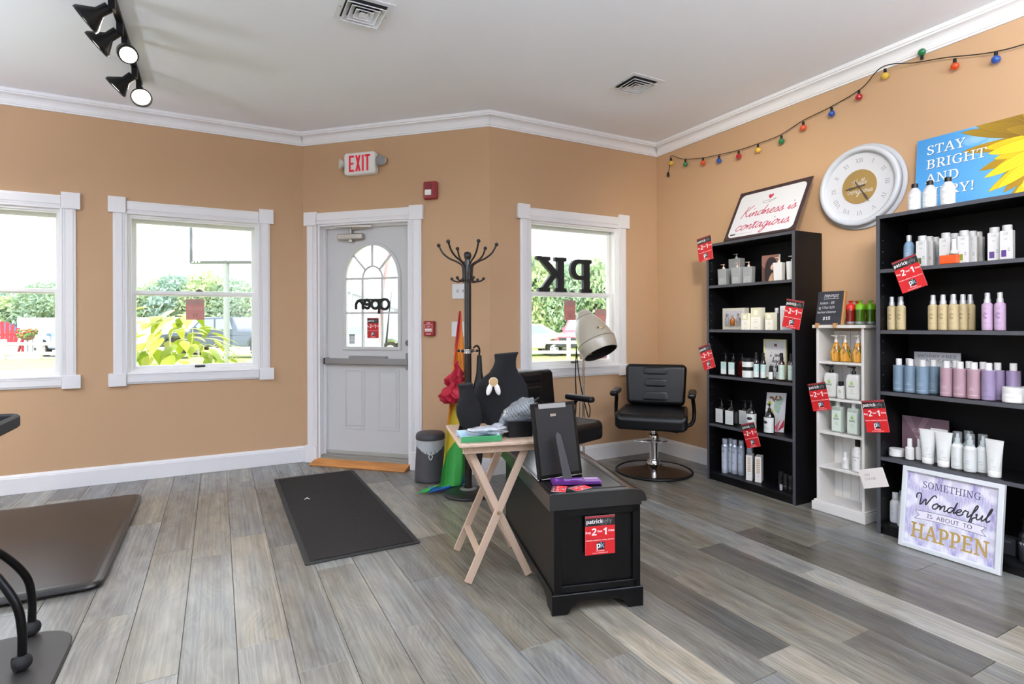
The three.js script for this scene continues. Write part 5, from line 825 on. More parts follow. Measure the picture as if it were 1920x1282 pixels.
function squareBottle(o) { // {name, w, d, h, body, cap, label:[w, y0, y1, mat], flare}
  const t = new THREE.Group(), { w, d, h } = o, ch = o.cap[3], bh = h - ch, cm = o.cap[1], cr = o.cap[2];
  const g = new RoundedBoxGeometry(w, bh * (o.shoulder ? 0.8 : 1), d, 4, o.r ?? 0.004), P = g.attributes.position, H = bh * (o.shoulder ? 0.8 : 1);
  for (let i = 0; i < P.count; i++) { const v = P.getY(i) / H + 0.5, k = o.flare ? 0.86 + 0.14 * Math.pow(Math.abs(v - 0.38) / 0.62, 1.6) * (v > 0.38 ? 1 : 0.6) : 1; P.setXYZ(i, P.getX(i) * k, v * H, P.getZ(i) * k); }
  g.computeVertexNormals();
  const gs = [g]; if (o.shoulder) gs.push(lathe([[Math.min(w, d) * 0.5, H - 0.004], [Math.min(w, d) * 0.42, H + bh * 0.07], [cr * 0.9, H + bh * 0.15], [cr * 0.9, bh]], 18).scale(w / Math.min(w, d), 1, d / Math.min(w, d)));
  part('body', gs, o.body, t);
  if (o.cap[0] === 'pump') part('pump', [lathe([[cr, bh - 0.004], [cr, bh + ch * 0.35], [cr * 0.4, bh + ch * 0.4], [cr * 0.4, bh + ch * 0.72], [0, bh + ch * 0.72]], 16), box(cr * 1.3, ch * 0.2, cr * 1.3, 0, bh + ch * 0.82, 0, 0.002), box(cr * 2.6, ch * 0.12, cr * 0.7, -cr * 1.6, bh + ch * 0.86, 0, 0.0015)], cm, t);
  else part('cap', lathe([[cr, bh - 0.003], [cr, bh + ch - 0.002], [cr * 0.94, bh + ch], [0, bh + ch]], 18), cm, t);
  if (o.label) { const [lw, y0, y1, lm] = o.label; const b = new THREE.PlaneGeometry(lw, y1 - y0).translate(0, (y0 + y1) / 2, d / 2 * (o.flare ? 0.9 : 1) + 0.0008); part('label', b, lm, t); }
  t.name = o.name; return t;
}
function carton(name, w, h, d, bodyM, frontTex, more = []) { const t = new THREE.Group(); const [g, ms] = sheet(w, h, d, frontTex ? labelMat(frontTex) : bodyM, bodyM); part('carton', g.translate(0, h / 2, 0), bodyM, t).material = ms; for (const x of more) part(...x, t); t.name = name; return t; }
const FACE = -PI / 2;
const placed = new Set();
function put(proto, x, y, z, label, category = 'bottle', group, turn = 0) {
  let o = proto; const base = proto.userData.base ?? (proto.userData.base = proto.name);
  if (placed.has(proto)) { o = proto.clone(); o.userData = {}; } else placed.add(proto);
  o.name = numbered(base); o.position.set(x, y + 0.0008, z); o.rotation.set(0, FACE + turn, 0); scene.add(o);
  return tag(o, label, category, group);
}
const greyM = mat('#9b9fa0', 0.4, { metalness: 0.25 }), whiteP = mat('#d6d7d6', 0.4), silverCap = mat('#c9cbd0', 0.3, { metalness: 0.4 }), rose = mat('#d8b7a6', 0.3, { metalness: 0.5 });
const ORD = ['leftmost', 'second from left', 'third from left', 'fourth from left', 'fifth from left', 'sixth from left', 'rightmost'];
// bookcase by the chair: first shelf
{
  const y = 1.493, lt = TX('#a9acab', '#6a6c6d', [['CLARE', 120, 15], ['shampoo', 160, 14], ['volume care', 178, 12]]);
  const a = squareBottle({ name: 'pump_bottle', w: 0.078, d: 0.05, h: 0.163, body: greyM, cap: ['pump', rose, 0.0095, 0.04], flare: 1, label: [0.05, 0.01, 0.07, labelMat(lt)] });
  put(a, 3.41, y, -2.958, 'grey flared pump bottle, leftmost on the first shelf of chair-side bookcase', 'bottle', 'grey flared pump bottles');
  put(a, 3.405, y, -2.828, 'grey flared pump bottle standing in front of the tall one', 'bottle', 'grey flared pump bottles');
  put(a, 3.435, y, -2.752, 'grey flared pump bottle to the right of the tall one', 'bottle', 'grey flared pump bottles', 0.1);
  const b = squareBottle({ name: 'pump_bottle', w: 0.106, d: 0.06, h: 0.245, body: greyM, cap: ['pump', greyM, 0.0105, 0.042], flare: 1 });
  put(b, 3.51, y, -2.922, 'tall grey flared pump bottle behind the smaller grey ones');
  const w = squareBottle({ name: 'pump_bottle', w: 0.064, d: 0.05, h: 0.168, body: whiteP, cap: ['pump', mat('#d8d0c0', 0.3, { metalness: 0.3 }), 0.0095, 0.042], flare: 1 });
  put(w, 3.42, y, -2.493, 'white flared pump bottle right beside the portrait card', 'bottle', 'white flared pump bottles', 0.12);
  put(w, 3.43, y + 0, -2.4, 'white flared pump bottle, rightmost on the first shelf', 'bottle', 'white flared pump bottles', 0.12);
  const pt = canvasTex(192, 288, (g, W, H) => { g.fillStyle = '#5d4039'; g.fillRect(0, 0, W, H); g.fillStyle = '#8b6256'; g.beginPath(); g.ellipse(96, 60, 110, 90, 0, 0, 7); g.fill(); g.fillStyle = '#251b1e'; g.beginPath(); g.moveTo(40, 288); g.bezierCurveTo(20, 160, 40, 20, 110, 24); g.bezierCurveTo(170, 30, 176, 100, 168, 160); g.lineTo(120, 190); g.lineTo(70, 288); g.fill(); g.fillStyle = '#d9b8a2'; g.beginPath(); g.ellipse(126, 112, 33, 50, 0.12, 0, 7); g.fill(); g.fillStyle = '#2b2022'; g.beginPath(); g.moveTo(84, 60); g.quadraticCurveTo(140, 40, 162, 96); g.quadraticCurveTo(128, 70, 104, 120); g.lineTo(88, 170); g.fill(); g.fillRect(112, 104, 14, 4); g.fillRect(140, 104, 13, 4); g.fillStyle = '#8c3a3c'; g.fillRect(124, 140, 18, 6); g.fillStyle = '#d2a988'; g.beginPath(); g.moveTo(70, 288); g.quadraticCurveTo(96, 190, 130, 188); g.quadraticCurveTo(176, 196, 184, 288); g.fill(); g.fillStyle = '#e8d2ac'; for (let i = 0; i < 26; i++) g.fillRect(80 + rnd() * 96, 240 + rnd() * 46, 7, 4); });
  const card = carton('portrait_card', 0.128, 0.193, 0.02, mat('#c9d4da', 0.5), pt); put(card, 3.475, y, -2.598, 'printed card with a dark-haired portrait on first bookcase shelf', 'card', undefined, 0.1);
}
{ // second shelf: boxed perfumes
  const y = 1.155, cream = mat('#e9e6d6', 0.5), bt2 = TX('#eeece0', '#9b9a8c', [['——', 112, 20], ['parfum', 128, 14], ['50 ml', 178, 12]], (g) => { g.fillStyle = '#d9d6b4'; g.fillRect(0, 0, 128, 80); g.fillStyle = '#f1efdf'; g.fillRect(36, 20, 56, 44); });
  const gx = carton('gift_set', 0.2, 0.162, 0.05, mat('#cfccc0', 0.5), TX('#c9c6ba', '#8c8a84', [['GIFT SET', 176, 16]], (g) => { g.fillStyle = '#b9b8c2'; g.fillRect(14, 26, 100, 112); }));
  for (const [x, r, h, m] of [[-0.05, 0.013, 0.09, mat('#d7d7d9', 0.1, { transmission: 0.7, thickness: 0.01 })], [0.0, 0.019, 0.075, mat('#b06a24', 0.1, { transmission: 0.3, thickness: 0.01 })], [0.05, 0.013, 0.09, mat('#d7d7d9', 0.1, { transmission: 0.7, thickness: 0.01 })]]) { const f = part('flask', lathe([[0, 0.03], [r, 0.032], [r, h], [r * 0.5, h + 0.008], [r * 0.45, h + 0.014], [0, h + 0.014]], 14).translate(x, 0, 0.032), m, gx); part('cap', cyl(0.008, 0.008, 0.018, x, h + 0.022, 0.032, 12), mat('#8d8577', 0.3, { metalness: 0.5 }), f); }
  put(gx, 3.47, y, -2.9, 'cream gift set box with three flasks behind a window', 'gift set');
  const s = carton('perfume_box', 0.06, 0.12, 0.045, cream, bt2); put(s, 3.4, y, -2.742, 'small cream perfume box beside the gift set', 'box', 'cream perfume boxes'); put(s, 3.4, y, -2.543, 'small cream perfume box in front of a silver-capped flask', 'box', 'cream perfume boxes');
  put(carton('perfume_box', 0.08, 0.158, 0.05, cream, bt2), 3.42, y, -2.664, 'tall cream perfume box, middle of second shelf', 'box');
  put(roundBottle({ name: 'perfume_flask', r: 0.022, h: 0.155, body: mat('#8a8a86', 0.15, { transmission: 0.5, thickness: 0.01 }), cap: ['flat', silverCap, 0.014, 0.035] }), 3.5, y, -2.57, 'glass perfume flask with silver cap behind small cream box', 'flask');
  put(carton('perfume_box', 0.1, 0.166, 0.05, mat('#e3e6e8', 0.5), TX('#e3e6e8', '#a5a9ad', [['eau', 60, 14]], (g) => { g.strokeStyle = '#a9b4ba'; g.lineWidth = 4; g.strokeRect(22, 40, 30, 110); g.strokeRect(60, 60, 26, 90); })), 3.46, y, -2.448, 'white perfume box partly hidden by sale flyer on second shelf', 'box');
}
{ // third shelf: dark bottles with mint labels
  const y = 0.806, dk = mat('#15110f', 0.15, { clearcoat: 0.5 }), mint = labelMat(TX('#bcd8d6', '#6f8a8a', [['Davey', 40, 18], ['nourish', 62, 13]], (g) => { g.fillStyle = '#d9e2e0'; g.fillRect(0, 110, 128, 82); }));
  const sq = squareBottle({ name: 'pump_bottle', w: 0.054, d: 0.05, h: 0.176, body: dk, cap: ['pump', M.black, 0.01, 0.05], shoulder: 1, label: [0.05, 0.014, 0.105, mint] });
  put(sq, 3.4, y, -2.932, 'dark pump bottle with mint label, leftmost on third shelf', 'bottle', 'dark bottles with mint labels'); put(sq, 3.4, y, -2.862, 'dark pump bottle with mint label beside the wide jar', 'bottle', 'dark bottles with mint labels', 0.1);
  put(squareBottle({ name: 'pump_bottle', w: 0.05, d: 0.05, h: 0.172, body: mat('#5a1210', 0.15, { clearcoat: 0.5 }), cap: ['pump', M.black, 0.01, 0.05], shoulder: 1 }), 3.475, y, -2.845, 'reddish brown pump bottle behind the mint labelled one');
  const jar = roundBottle({ name: 'jar', r: 0.041, h: 0.142, shoulder: 0.02, neck: 0.04, body: mat('#dfe4e3', 0.4), cap: ['flat', M.black, 0.042, 0.022], more: [['band', new THREE.CylinderGeometry(0.0416, 0.0416, 0.026, 28, 1, true).translate(0, 0.065, 0), M.black]] }); put(jar, 3.412, y, -2.743, 'wide white jar with black band and black lid on third shelf', 'jar');
  const sp = roundBottle({ name: 'spray_bottle', r: 0.0185, h: 0.188, shoulder: 0.25, body: dk, cap: ['spray', M.black, 0.0115, 0.045], label: [0.01, 0.105, mint, 4.2] });
  put(sp, 3.4, y, -2.664, 'slim dark spray bottle with mint label right beside the jar', 'bottle', 'slim mint-labelled spray bottles'); put(sp, 3.4, y, -2.606, 'slim dark spray bottle with mint label left of the small vial', 'bottle', 'slim mint-labelled spray bottles');
  const sg = roundBottle({ name: 'spray_bottle', r: 0.0205, h: 0.192, shoulder: 0.25, body: mat('#3a1d12', 0.12, { clearcoat: 0.6 }), cap: ['spray', M.black, 0.012, 0.046], label: [0.012, 0.112, labelMat(TX('#c3d6cb', '#75857c', [['hair mist', 60, 16]])), 4.2] });
  put(sg, 3.4, y, -2.463, 'brown spray bottle with green label before the cream frame', 'bottle', 'brown spray bottles'); put(sg, 3.41, y, -2.398, 'brown spray bottle with pale label, rightmost on third shelf', 'bottle', 'brown spray bottles');
  const v = roundBottle({ name: 'vial', r: 0.0165, h: 0.1, shoulder: 0.16, body: dk, cap: ['flat', M.black, 0.012, 0.026], label: [0.008, 0.058, labelMat(TX('#dfe6e4', '#808a88', [['serum', 70, 22]])), 2.6] }); put(v, 3.385, y, -2.533, 'small dark vial with white label, front of third shelf', 'bottle', 'small dark vials'); put(v, 3.44, y, -2.515, 'small dark vial half hidden behind the white labelled vial', 'bottle', 'small dark vials');
  const ft = canvasTex(256, 384, (g, W, H) => { g.fillStyle = '#dcdcdf'; g.fillRect(0, 0, W, H); g.fillStyle = '#4b4244'; g.fillRect(112, 34, 36, 26); g.fillStyle = '#c8323c'; g.fillRect(122, 44, 16, 10); g.strokeStyle = '#33343a'; script(g, 'i want', 58, 170, 28, 6, '#33343a'); script(g, 'hair', 82, 232, 28, 6, '#33343a'); script(g, 'to hold', 52, 294, 28, 6, '#33343a'); });
  const fr = new THREE.Group(); fr.name = 'framed_quote'; part('frame', extr(frameShape(0.18, 0.28, 0.012, 0, 0.14), 0.02, 0.003), mat('#e6e2b8', 0.45), fr); { const [g, ms] = sheet(0.158, 0.258, 0.004, labelMat(ft, 0.6), M.paper); part('print', g.translate(0, 0.14, 0.006), M.paper, fr).material = ms; }
  put(fr, 3.53, y, -2.6, 'cream framed handwritten quote behind the bottles on third shelf', 'picture frame');
}
{ // fourth shelf
  const y = 0.434, dk = mat('#17140f', 0.15, { clearcoat: 0.5 }), wl = labelMat(TX('#d5dad8', '#8e9392', [['—', 70, 20], ['body wash', 96, 13], ['lavender', 150, 12]])), el = labelMat(TX('#d9dddb', '#55585a', [['pure', 120, 14], ['conditioner', 140, 13]], (g) => { g.fillStyle = '#23262a'; g.beginPath(); g.arc(64, 62, 20, 0, 7); g.fill(); }));
  const q = squareBottle({ name: 'pump_bottle', w: 0.075, d: 0.056, h: 0.192, body: dk, cap: ['pump', M.black, 0.011, 0.05], shoulder: 1, label: [0.068, 0.008, 0.112, wl], r: 0.012 });
  put(q, 3.42, y, -2.99, 'dark pump bottle with plain grey label, leftmost on fourth shelf', 'bottle', 'dark pump bottles on the fourth shelf'); put(q, 3.41, y, -2.89, 'dark pump bottle with plain grey label, second on fourth shelf', 'bottle', 'dark pump bottles on the fourth shelf', 0.1); put(q, 3.5, y, -2.84, 'dark pump bottle behind the second one on fourth shelf', 'bottle', 'dark pump bottles on the fourth shelf');
  const e = roundBottle({ name: 'pump_bottle', r: 0.035, h: 0.205, shoulder: 0.3, body: dk, cap: ['pump', M.black, 0.011, 0.05], label: [0.008, 0.112, el, 3.6] });
  put(e, 3.42, y, -2.724, 'round dark pump bottle with circle emblem above hanging flyer', 'bottle', 'emblem pump bottles', 0.3); put(e, 3.395, y, -2.555, 'round dark pump bottle in front of the botanical card', 'bottle', 'emblem pump bottles', -0.3);
  const ct = canvasTex(224, 384, (g, W, H) => { g.fillStyle = '#dedfe2'; g.fillRect(0, 0, W, H); g.fillStyle = '#8c5a3c'; for (let i = 0; i < 5; i++) { g.beginPath(); g.ellipse(60 + i * 26, 50 + (i % 2) * 20, 26, 11, i, 0, 7); g.fill(); } g.strokeStyle = '#6fae8d'; g.lineWidth = 7; for (let i = 0; i < 6; i++) { g.beginPath(); g.arc(176, 130, 16 + i * 12, 1.8, 5); g.stroke(); } g.fillStyle = '#b9c04a'; for (const [x, y2] of [[40, 110], [30, 240], [70, 190]]) { g.beginPath(); g.ellipse(x, y2, 24, 26, 0, 0, 7); g.fill(); g.fillStyle = '#5d6a20'; g.beginPath(); g.arc(x, y2, 8, 0, 7); g.fill(); g.fillStyle = '#b9c04a'; } g.fillStyle = '#c92f4f'; g.beginPath(); g.moveTo(150, 384); g.lineTo(224, 250); g.lineTo(224, 330); g.fill(); g.fillStyle = '#e06f86'; g.beginPath(); g.moveTo(110, 350); g.lineTo(180, 260); g.lineTo(150, 384); g.fill(); });
  const c = new THREE.Group(); c.name = 'botanical_card'; { const [g, ms] = sheet(0.155, 0.275, 0.004, labelMat(ct, 0.6), M.paper); part('card', g.translate(0, 0.1375, 0).rotateX(-0.2).rotateZ(0.06), M.paper, c).material = ms; } put(c, 3.475, y, -2.58, 'leaning card with fruit and leaf print on fourth shelf', 'card');
}
{ // bottom shelf
  const y = 0.06, can = mat('#aeb7c6', 0.3, { metalness: 0.5 }), lt = labelMat(TX('#b7c0ce', '#3a4660', [['pm', 40, 46], ['——', 90, 20], ['spray', 130, 16]]), 0.35);
  const s = roundBottle({ name: 'spray_can', r: 0.0235, h: 0.262, shoulder: 0.1, neck: 0.019, body: can, cap: ['dome', can, 0.0185, 0.034], label: [0.03, 0.19, lt, 2.4] });
  [[3.415, -2.957], [3.465, -2.945], [3.455, -2.899], [3.47, -2.852], [3.52, -2.815]].forEach(([x, z], i) => put(s, x, y, z, ['silver-blue hair spray can, front left on bottom shelf of chair-side bookcase', 'silver-blue hair spray can, behind the front left one', 'silver-blue hair spray can, third of the five', 'silver-blue hair spray can, fourth of the five', 'silver-blue hair spray can, rightmost by the white cartons'][i], 'spray can', 'silver-blue spray cans'));
  const wt = TX('#e6e4e0', '#9a938c', [['care', 150, 16], ['——', 180, 16]], (g) => { for (let i = 0; i < 24; i++) { g.fillStyle = ['#c8a24a', '#c8683e', '#7aa37a'][i % 3]; g.fillRect(30 + (i % 3) * 24, 18 + Math.floor(i / 3) * 14, 18, 9); } });
  const w = carton('hair_kit_box', 0.042, 0.182, 0.085, mat('#d9dadd', 0.5), wt); put(w, 3.44, y, -2.75, 'white hair kit carton with coloured grid, left of the pair', 'box', 'white hair kit cartons', 0.5); put(w, 3.455, y, -2.686, 'white hair kit carton, right of the pair on bottom shelf', 'box', 'white hair kit cartons', 0.5);
  const k = roundBottle({ name: 'black_can', r: 0.0165, h: 0.112, shoulder: 0.05, neck: 0.015, body: mat('#121214', 0.3), cap: ['dome', mat('#1d1d20', 0.3), 0.016, 0.02], label: [0.012, 0.06, labelMat(TX('#1a1a1c', '#d8d8da', [['STYLE', 130, 26], ['fix', 100, 26, '#b23a3a']])), 2.2] });
  put(k, 3.45, y, -2.505, 'small black can, leftmost of the three on bottom shelf', 'can', 'small black cans'); put(k, 3.42, y, -2.447, 'small black can, middle of the three on bottom shelf', 'can', 'small black cans'); put(k, 3.415, y, -2.404, 'small black can, rightmost of the three on bottom shelf', 'can', 'small black cans');
  put(roundBottle({ name: 'silver_tube', r: 0.0095, h: 0.072, shoulder: 0.05, neck: 0.009, body: silverCap, cap: ['flat', M.black, 0.009, 0.03] }), 3.395, y, -2.466, 'tiny silver tube with black cap before the black cans', 'tube');
}
// white shelf
{
  const leaf = (bg, name, lines) => canvasTex(160, 224, (g, W, H) => { g.fillStyle = bg; g.fillRect(0, 0, W, H); g.fillStyle = '#8fbf4a'; for (let i = -3; i <= 3; i++) { g.save(); g.translate(80, 72); g.rotate(i * 0.48); g.beginPath(); g.moveTo(0, 0); g.quadraticCurveTo(8, -26, 0, -54 + Math.abs(i) * 8); g.quadraticCurveTo(-8, -26, 0, 0); g.fill(); g.restore(); } g.fillStyle = '#4f6256'; g.textAlign = 'center'; g.font = font(30, 'sans-serif', 'bold'); g.fillText(name, 80, 104); g.fillStyle = '#7aa45a'; g.font = font(15); lines.forEach((t, i) => g.fillText(t, 80, 134 + i * 20)); });
  const gl = canvasTex(160, 160, (g) => { g.fillStyle = '#c78a2e'; g.fillRect(0, 0, 160, 160); for (let i = 0; i < 46; i++) { g.save(); g.translate(rnd() * 160, rnd() * 150); g.rotate(rnd() * 6.28); g.fillStyle = ['#5f6a22', '#7f7a2a', '#e0b04a', '#8a5a1c'][i % 4]; g.beginPath(); g.ellipse(0, 0, 20, 4.5, 0, 0, 7); g.fill(); g.restore(); } });
  const r = 0.032, gb = roundBottle({ name: 'soap_bottle', r, h: 0.168, prof: [[0, 0], [r * 0.95, 0], [r, 0.006], [r * 0.97, 0.06], [r * 0.62, 0.1], [r * 0.42, 0.112], [r * 0.42, 0.12], [0, 0.12]], body: labelMat(gl, 0.12), cap: ['pump', mat('#e9e6de', 0.3, { transmission: 0.3, thickness: 0 }), 0.012, 0.048] });
  put(gb, 3.46, 0.958, -2.122, 'amber leaf-print pump soap bottle, leftmost on top white shelf', 'bottle', 'amber soap bottles'); put(gb, 3.45, 0.958, -2.058, 'amber leaf-print pump soap bottle, middle of three on white shelf', 'bottle', 'amber soap bottles'); put(gb, 3.46, 0.958, -1.985, 'amber leaf-print pump soap bottle, rightmost on top white shelf', 'bottle', 'amber soap bottles');
  const wb = squareBottle({ name: 'lotion_bottle', w: 0.078, d: 0.05, h: 0.208, r: 0.018, body: whiteP, cap: ['pump', M.black, 0.013, 0.05], label: [0.062, 0.012, 0.135, labelMat(leaf('#d9d9d4', 'HEMPZ', ['herbal', 'body', 'moisturizer']))] });
  put(wb, 3.45, 0.727, -2.147, 'white lotion bottle with green leaf and black pump, left', 'bottle', 'white leaf lotion bottles'); put(wb, 3.45, 0.727, -2.006, 'white lotion bottle with green leaf and black pump, right', 'bottle', 'white leaf lotion bottles');
  put(squareBottle({ name: 'lotion_bottle', w: 0.04, d: 0.028, h: 0.11, r: 0.008, body: whiteP, cap: ['flat', M.black, 0.015, 0.026], label: [0.032, 0.008, 0.07, labelMat(leaf('#d9d9d4', 'HEMPZ', ['herbal']))] }), 3.43, 0.727, -2.073, 'small white leaf bottle with black cap between two pump bottles');
  const cb = squareBottle({ name: 'wash_bottle', w: 0.07, d: 0.04, h: 0.2, r: 0.012, body: mat('#d3e0d6', 0.25, { transmission: 0.35, thickness: 0.02 }), cap: ['flat', M.white, 0.013, 0.034], label: [0.058, 0.012, 0.14, labelMat(leaf('#d6e2d8', 'HEMPZ', ['herbal', 'body wash']))] });
  put(cb, 3.46, 0.51, -2.11, 'translucent green leaf wash bottle, left on third white shelf', 'bottle', 'translucent wash bottles'); put(cb, 3.46, 0.51, -2.012, 'translucent green leaf wash bottle, right on third white shelf', 'bottle', 'translucent wash bottles');
  const pr = TX('#e6e6e6', '#6d7278', [['herb', 60, 26], ['co', 90, 22]], (g) => { g.strokeStyle = '#8b9096'; for (let i = 0; i < 14; i++) { g.beginPath(); g.arc(rnd() * 128, rnd() * 192, 8 + rnd() * 10, 0, 4); g.stroke(); } });
  put(roundBottle({ name: 'shampoo_bottle', r: 0.03, h: 0.195, shoulder: 0.25, body: whiteP, cap: ['dome', M.black, 0.014, 0.038], label: [0.008, 0.12, labelMat(pr), 3.4] }), 3.46, 0.29, -1.99, 'white patterned bottle with black cap on fourth white shelf');
  put(roundBottle({ name: 'shampoo_bottle', r: 0.019, h: 0.106, shoulder: 0.25, body: whiteP, cap: ['flat', M.white, 0.01, 0.028], label: [0.006, 0.06, labelMat(pr), 3] }), 3.455, 0.29, -2.062, 'small all-white patterned bottle on fourth white shelf');
  const shaker = (c1, c2) => roundBottle({ name: 'shaker_bottle', r: 0.027, h: 0.148, prof: [[0, 0], [0.026, 0], [0.027, 0.004], [0.024, 0.05], [0.027, 0.085], [0.026, 0.094], [0.022, 0.098], [0, 0.098]], body: mat(c1, 0.12, { transmission: 0.4, thickness: 0.01 }), cap: ['none', mat(c2, 0.35), 0.025, 0.05], more: [['cap', [lathe([[0.026, 0.092], [0.027, 0.1], [0.025, 0.122], [0.012, 0.128], [0.008, 0.132], [0.008, 0.141], [0.015, 0.143], [0.015, 0.148], [0, 0.148]], 18)], mat(c2, 0.35)], ['base_band', new THREE.CylinderGeometry(0.0272, 0.0272, 0.014, 20, 1, true).translate(0, 0.012, 0), mat('#8d9296', 0.3, { metalness: 0.3 })]] });
  const rs = shaker('#8f2416', '#c8231c'), gs = shaker('#4f7a16', '#6fae12');
  put(rs, 3.47, 1.19, -2.035, 'red shaker bottle in front, next to the chalkboard', 'bottle', 'red shaker bottles'); put(rs, 3.535, 1.19, -2.03, 'red shaker bottle behind, half hidden by green one', 'bottle', 'red shaker bottles');
  put(gs, 3.465, 1.19, -1.975, 'green shaker bottle in front, beside the red one', 'bottle', 'green shaker bottles'); put(gs, 3.52, 1.19, -1.945, 'green shaker bottle, rightmost on top of white shelf', 'bottle', 'green shaker bottles');
}
// bookcase at right
{
  const lt = labelMat(TX('#e5e7ea', '#7c8288', [['metal-', 46, 20], ['detox', 66, 16], ['——', 90, 14], ['shampoo', 140, 13]], (g) => { g.beginPath(); g.arc(92, 100, 8, 0, 7); g.lineWidth = 2; g.strokeStyle = '#8a9096'; g.stroke(); }));
  const t = roundBottle({ name: 'shampoo_bottle', r: 0.0315, h: 0.146, shoulder: 0.3, neck: 0.016, body: mat('#d5d8dc', 0.3, { metalness: 0.2 }), cap: ['flat', M.black, 0.0155, 0.024], label: [0.008, 0.088, lt, 2.8] });
  [[-1.628], [-1.555], [-1.472]].forEach(([z], i) => put(t, 3.37, 1.814, z, ['silver bottle with black cap on bookcase top, leftmost of three', 'silver bottle with black cap on bookcase top, middle of three', 'silver bottle with black cap on bookcase top, rightmost of three'][i], 'bottle', 'silver bottles on bookcase top'));
}
{ // first shelf
  const y = 1.505, lab = (c) => labelMat(TX('#d2d3d3', '#6f7478', [['LUXE', 26, 22], ['clarify', 60, 13]], (g) => { g.fillStyle = c; g.fillRect(14, 132, 56, 46); g.beginPath(); g.arc(100, 130, 10, 0, 7); g.lineWidth = 3; g.strokeStyle = '#55595c'; g.stroke(); }));
  const mk = (c) => squareBottle({ name: 'shampoo_bottle', w: 0.051, d: 0.034, h: 0.17, r: 0.006, body: mat('#cfd0d0', 0.4), cap: ['flat', mat('#c4c6c8', 0.4), 0.0195, 0.026], label: [0.045, 0.006, 0.14, lab(c)] });
  const g1 = mk('#47602e'), p1 = mk('#4d2f78'), o1 = mk('#7d8a2c');
  put(roundBottle({ name: 'shampoo_bottle', r: 0.0255, h: 0.188, shoulder: 0.22, body: mat('#7f9db8', 0.3), cap: ['flat', silverCap, 0.013, 0.03], label: [0.02, 0.11, labelMat(TX('#86a3bd', '#d8e2ea', [['moist', 60, 20], ['ure', 84, 20]])), 2.4] }), 3.44, y, -1.692, 'single pale blue bottle with silver cap above tilted flyer');
  put(g1, 3.4, y, -1.606, 'white bottle with green square, front left on top shelf at right', 'bottle', 'white green-square bottles'); put(g1, 3.455, y, -1.6, 'white bottle with green square, directly behind the front left one', 'bottle', 'white green-square bottles'); put(g1, 3.52, y, -1.6, 'white bottle with green square, rearmost of the left group', 'bottle', 'white green-square bottles');
  put(g1, 3.4, y, -1.496, 'white bottle standing behind the orange liquid', 'bottle', 'white green-square bottles'); put(g1, 3.465, y, -1.485, 'white bottle at the rear behind the orange liquid', 'bottle', 'white green-square bottles');
  put(o1, 3.4, y, -1.415, 'white bottle with olive square right of the orange liquid', 'bottle', 'white olive-square bottles'); put(o1, 3.46, y, -1.405, 'white bottle with olive square, second in its file', 'bottle', 'white olive-square bottles'); put(o1, 3.52, y, -1.405, 'white bottle with olive square, rearmost in its file', 'bottle', 'white olive-square bottles');
  put(p1, 3.425, y, -1.298, 'white bottle with purple square, left of the purple pair', 'bottle', 'white purple-square bottles', 0.2); put(p1, 3.4, y, -1.238, 'white bottle with purple square, right of the purple pair', 'bottle', 'white purple-square bottles');
  const ob = roundBottle({ name: 'toner_bottle', r: 0.0185, h: 0.128, prof: [[0, 0.048], [0.0185, 0.048], [0.0185, 0.062], [0.011, 0.075], [0.0095, 0.105], [0, 0.108]], body: whiteP, cap: ['flat', M.white, 0.0095, 0.02], more: [['liquid', box(0.082, 0.047, 0.03, -0.02, 0.024, 0, 0.005), mat('#d8521c', 0.25, { clearcoat: 0.4 })]] });
  put(ob, 3.362, y, -1.443, 'small white nozzle bottle on bright orange pack, front of shelf');
  const gc = carton('green_box', 0.06, 0.15, 0.05, mat('#9bb060', 0.5)); put(gc, 3.42, y, -1.13, 'green carton at right frame edge on top shelf', 'box');
}
{ // second shelf: beige and lilac pumps
  const y = 1.16, mk = (c, d, s) => roundBottle({ name: 'pump_bottle', r: 0.0225, h: 0.19, shoulder: 0.1, neck: 0.012, body: mat(c, 0.35), cap: ['spray', silverCap, 0.0138, 0.048], label: [0.01, 0.125, labelMat(TX(s, d, [['LUXE', 30, 16], ['conditioner', 150, 11]], (g) => { g.strokeStyle = d; g.lineWidth = 2; for (let i = 0; i < 6; i++) { g.beginPath(); g.ellipse(62 + i * 2, 84, 26 - i * 3, 24 - i * 2, 0.4, 0.4, 5.4); g.stroke(); } })), 2.4] });
  const b = mk('#b5a47c', '#85764f', '#b8a780'), l = mk('#b79cba', '#85698c', '#baa0bd');
  const L = ['leftmost in front, second shelf at right', 'second in front, next to the leftmost', 'tucked behind the leftmost pair', 'first of the front three in the middle', 'second of the front three in the middle', 'third of the front three in the middle', 'behind first and second of the middle three', 'behind second and third of the middle three', 'right of the middle group, second row', 'right of the middle group, third row'];
  [[3.4, -1.762], [3.4, -1.714], [3.46, -1.75], [3.4, -1.556], [3.4, -1.509], [3.4, -1.462], [3.455, -1.536], [3.455, -1.489], [3.45, -1.442], [3.505, -1.433]].forEach(([x, z], i) => put(b, x, y, z, 'beige pump bottle, ' + L[i], 'bottle', 'beige pump bottles'));
  put(l, 3.41, y, -1.322, 'lilac pump bottle, left one of the pair', 'bottle', 'lilac pump bottles'); put(l, 3.41, y, -1.271, 'lilac pump bottle, right one of the pair', 'bottle', 'lilac pump bottles');
}
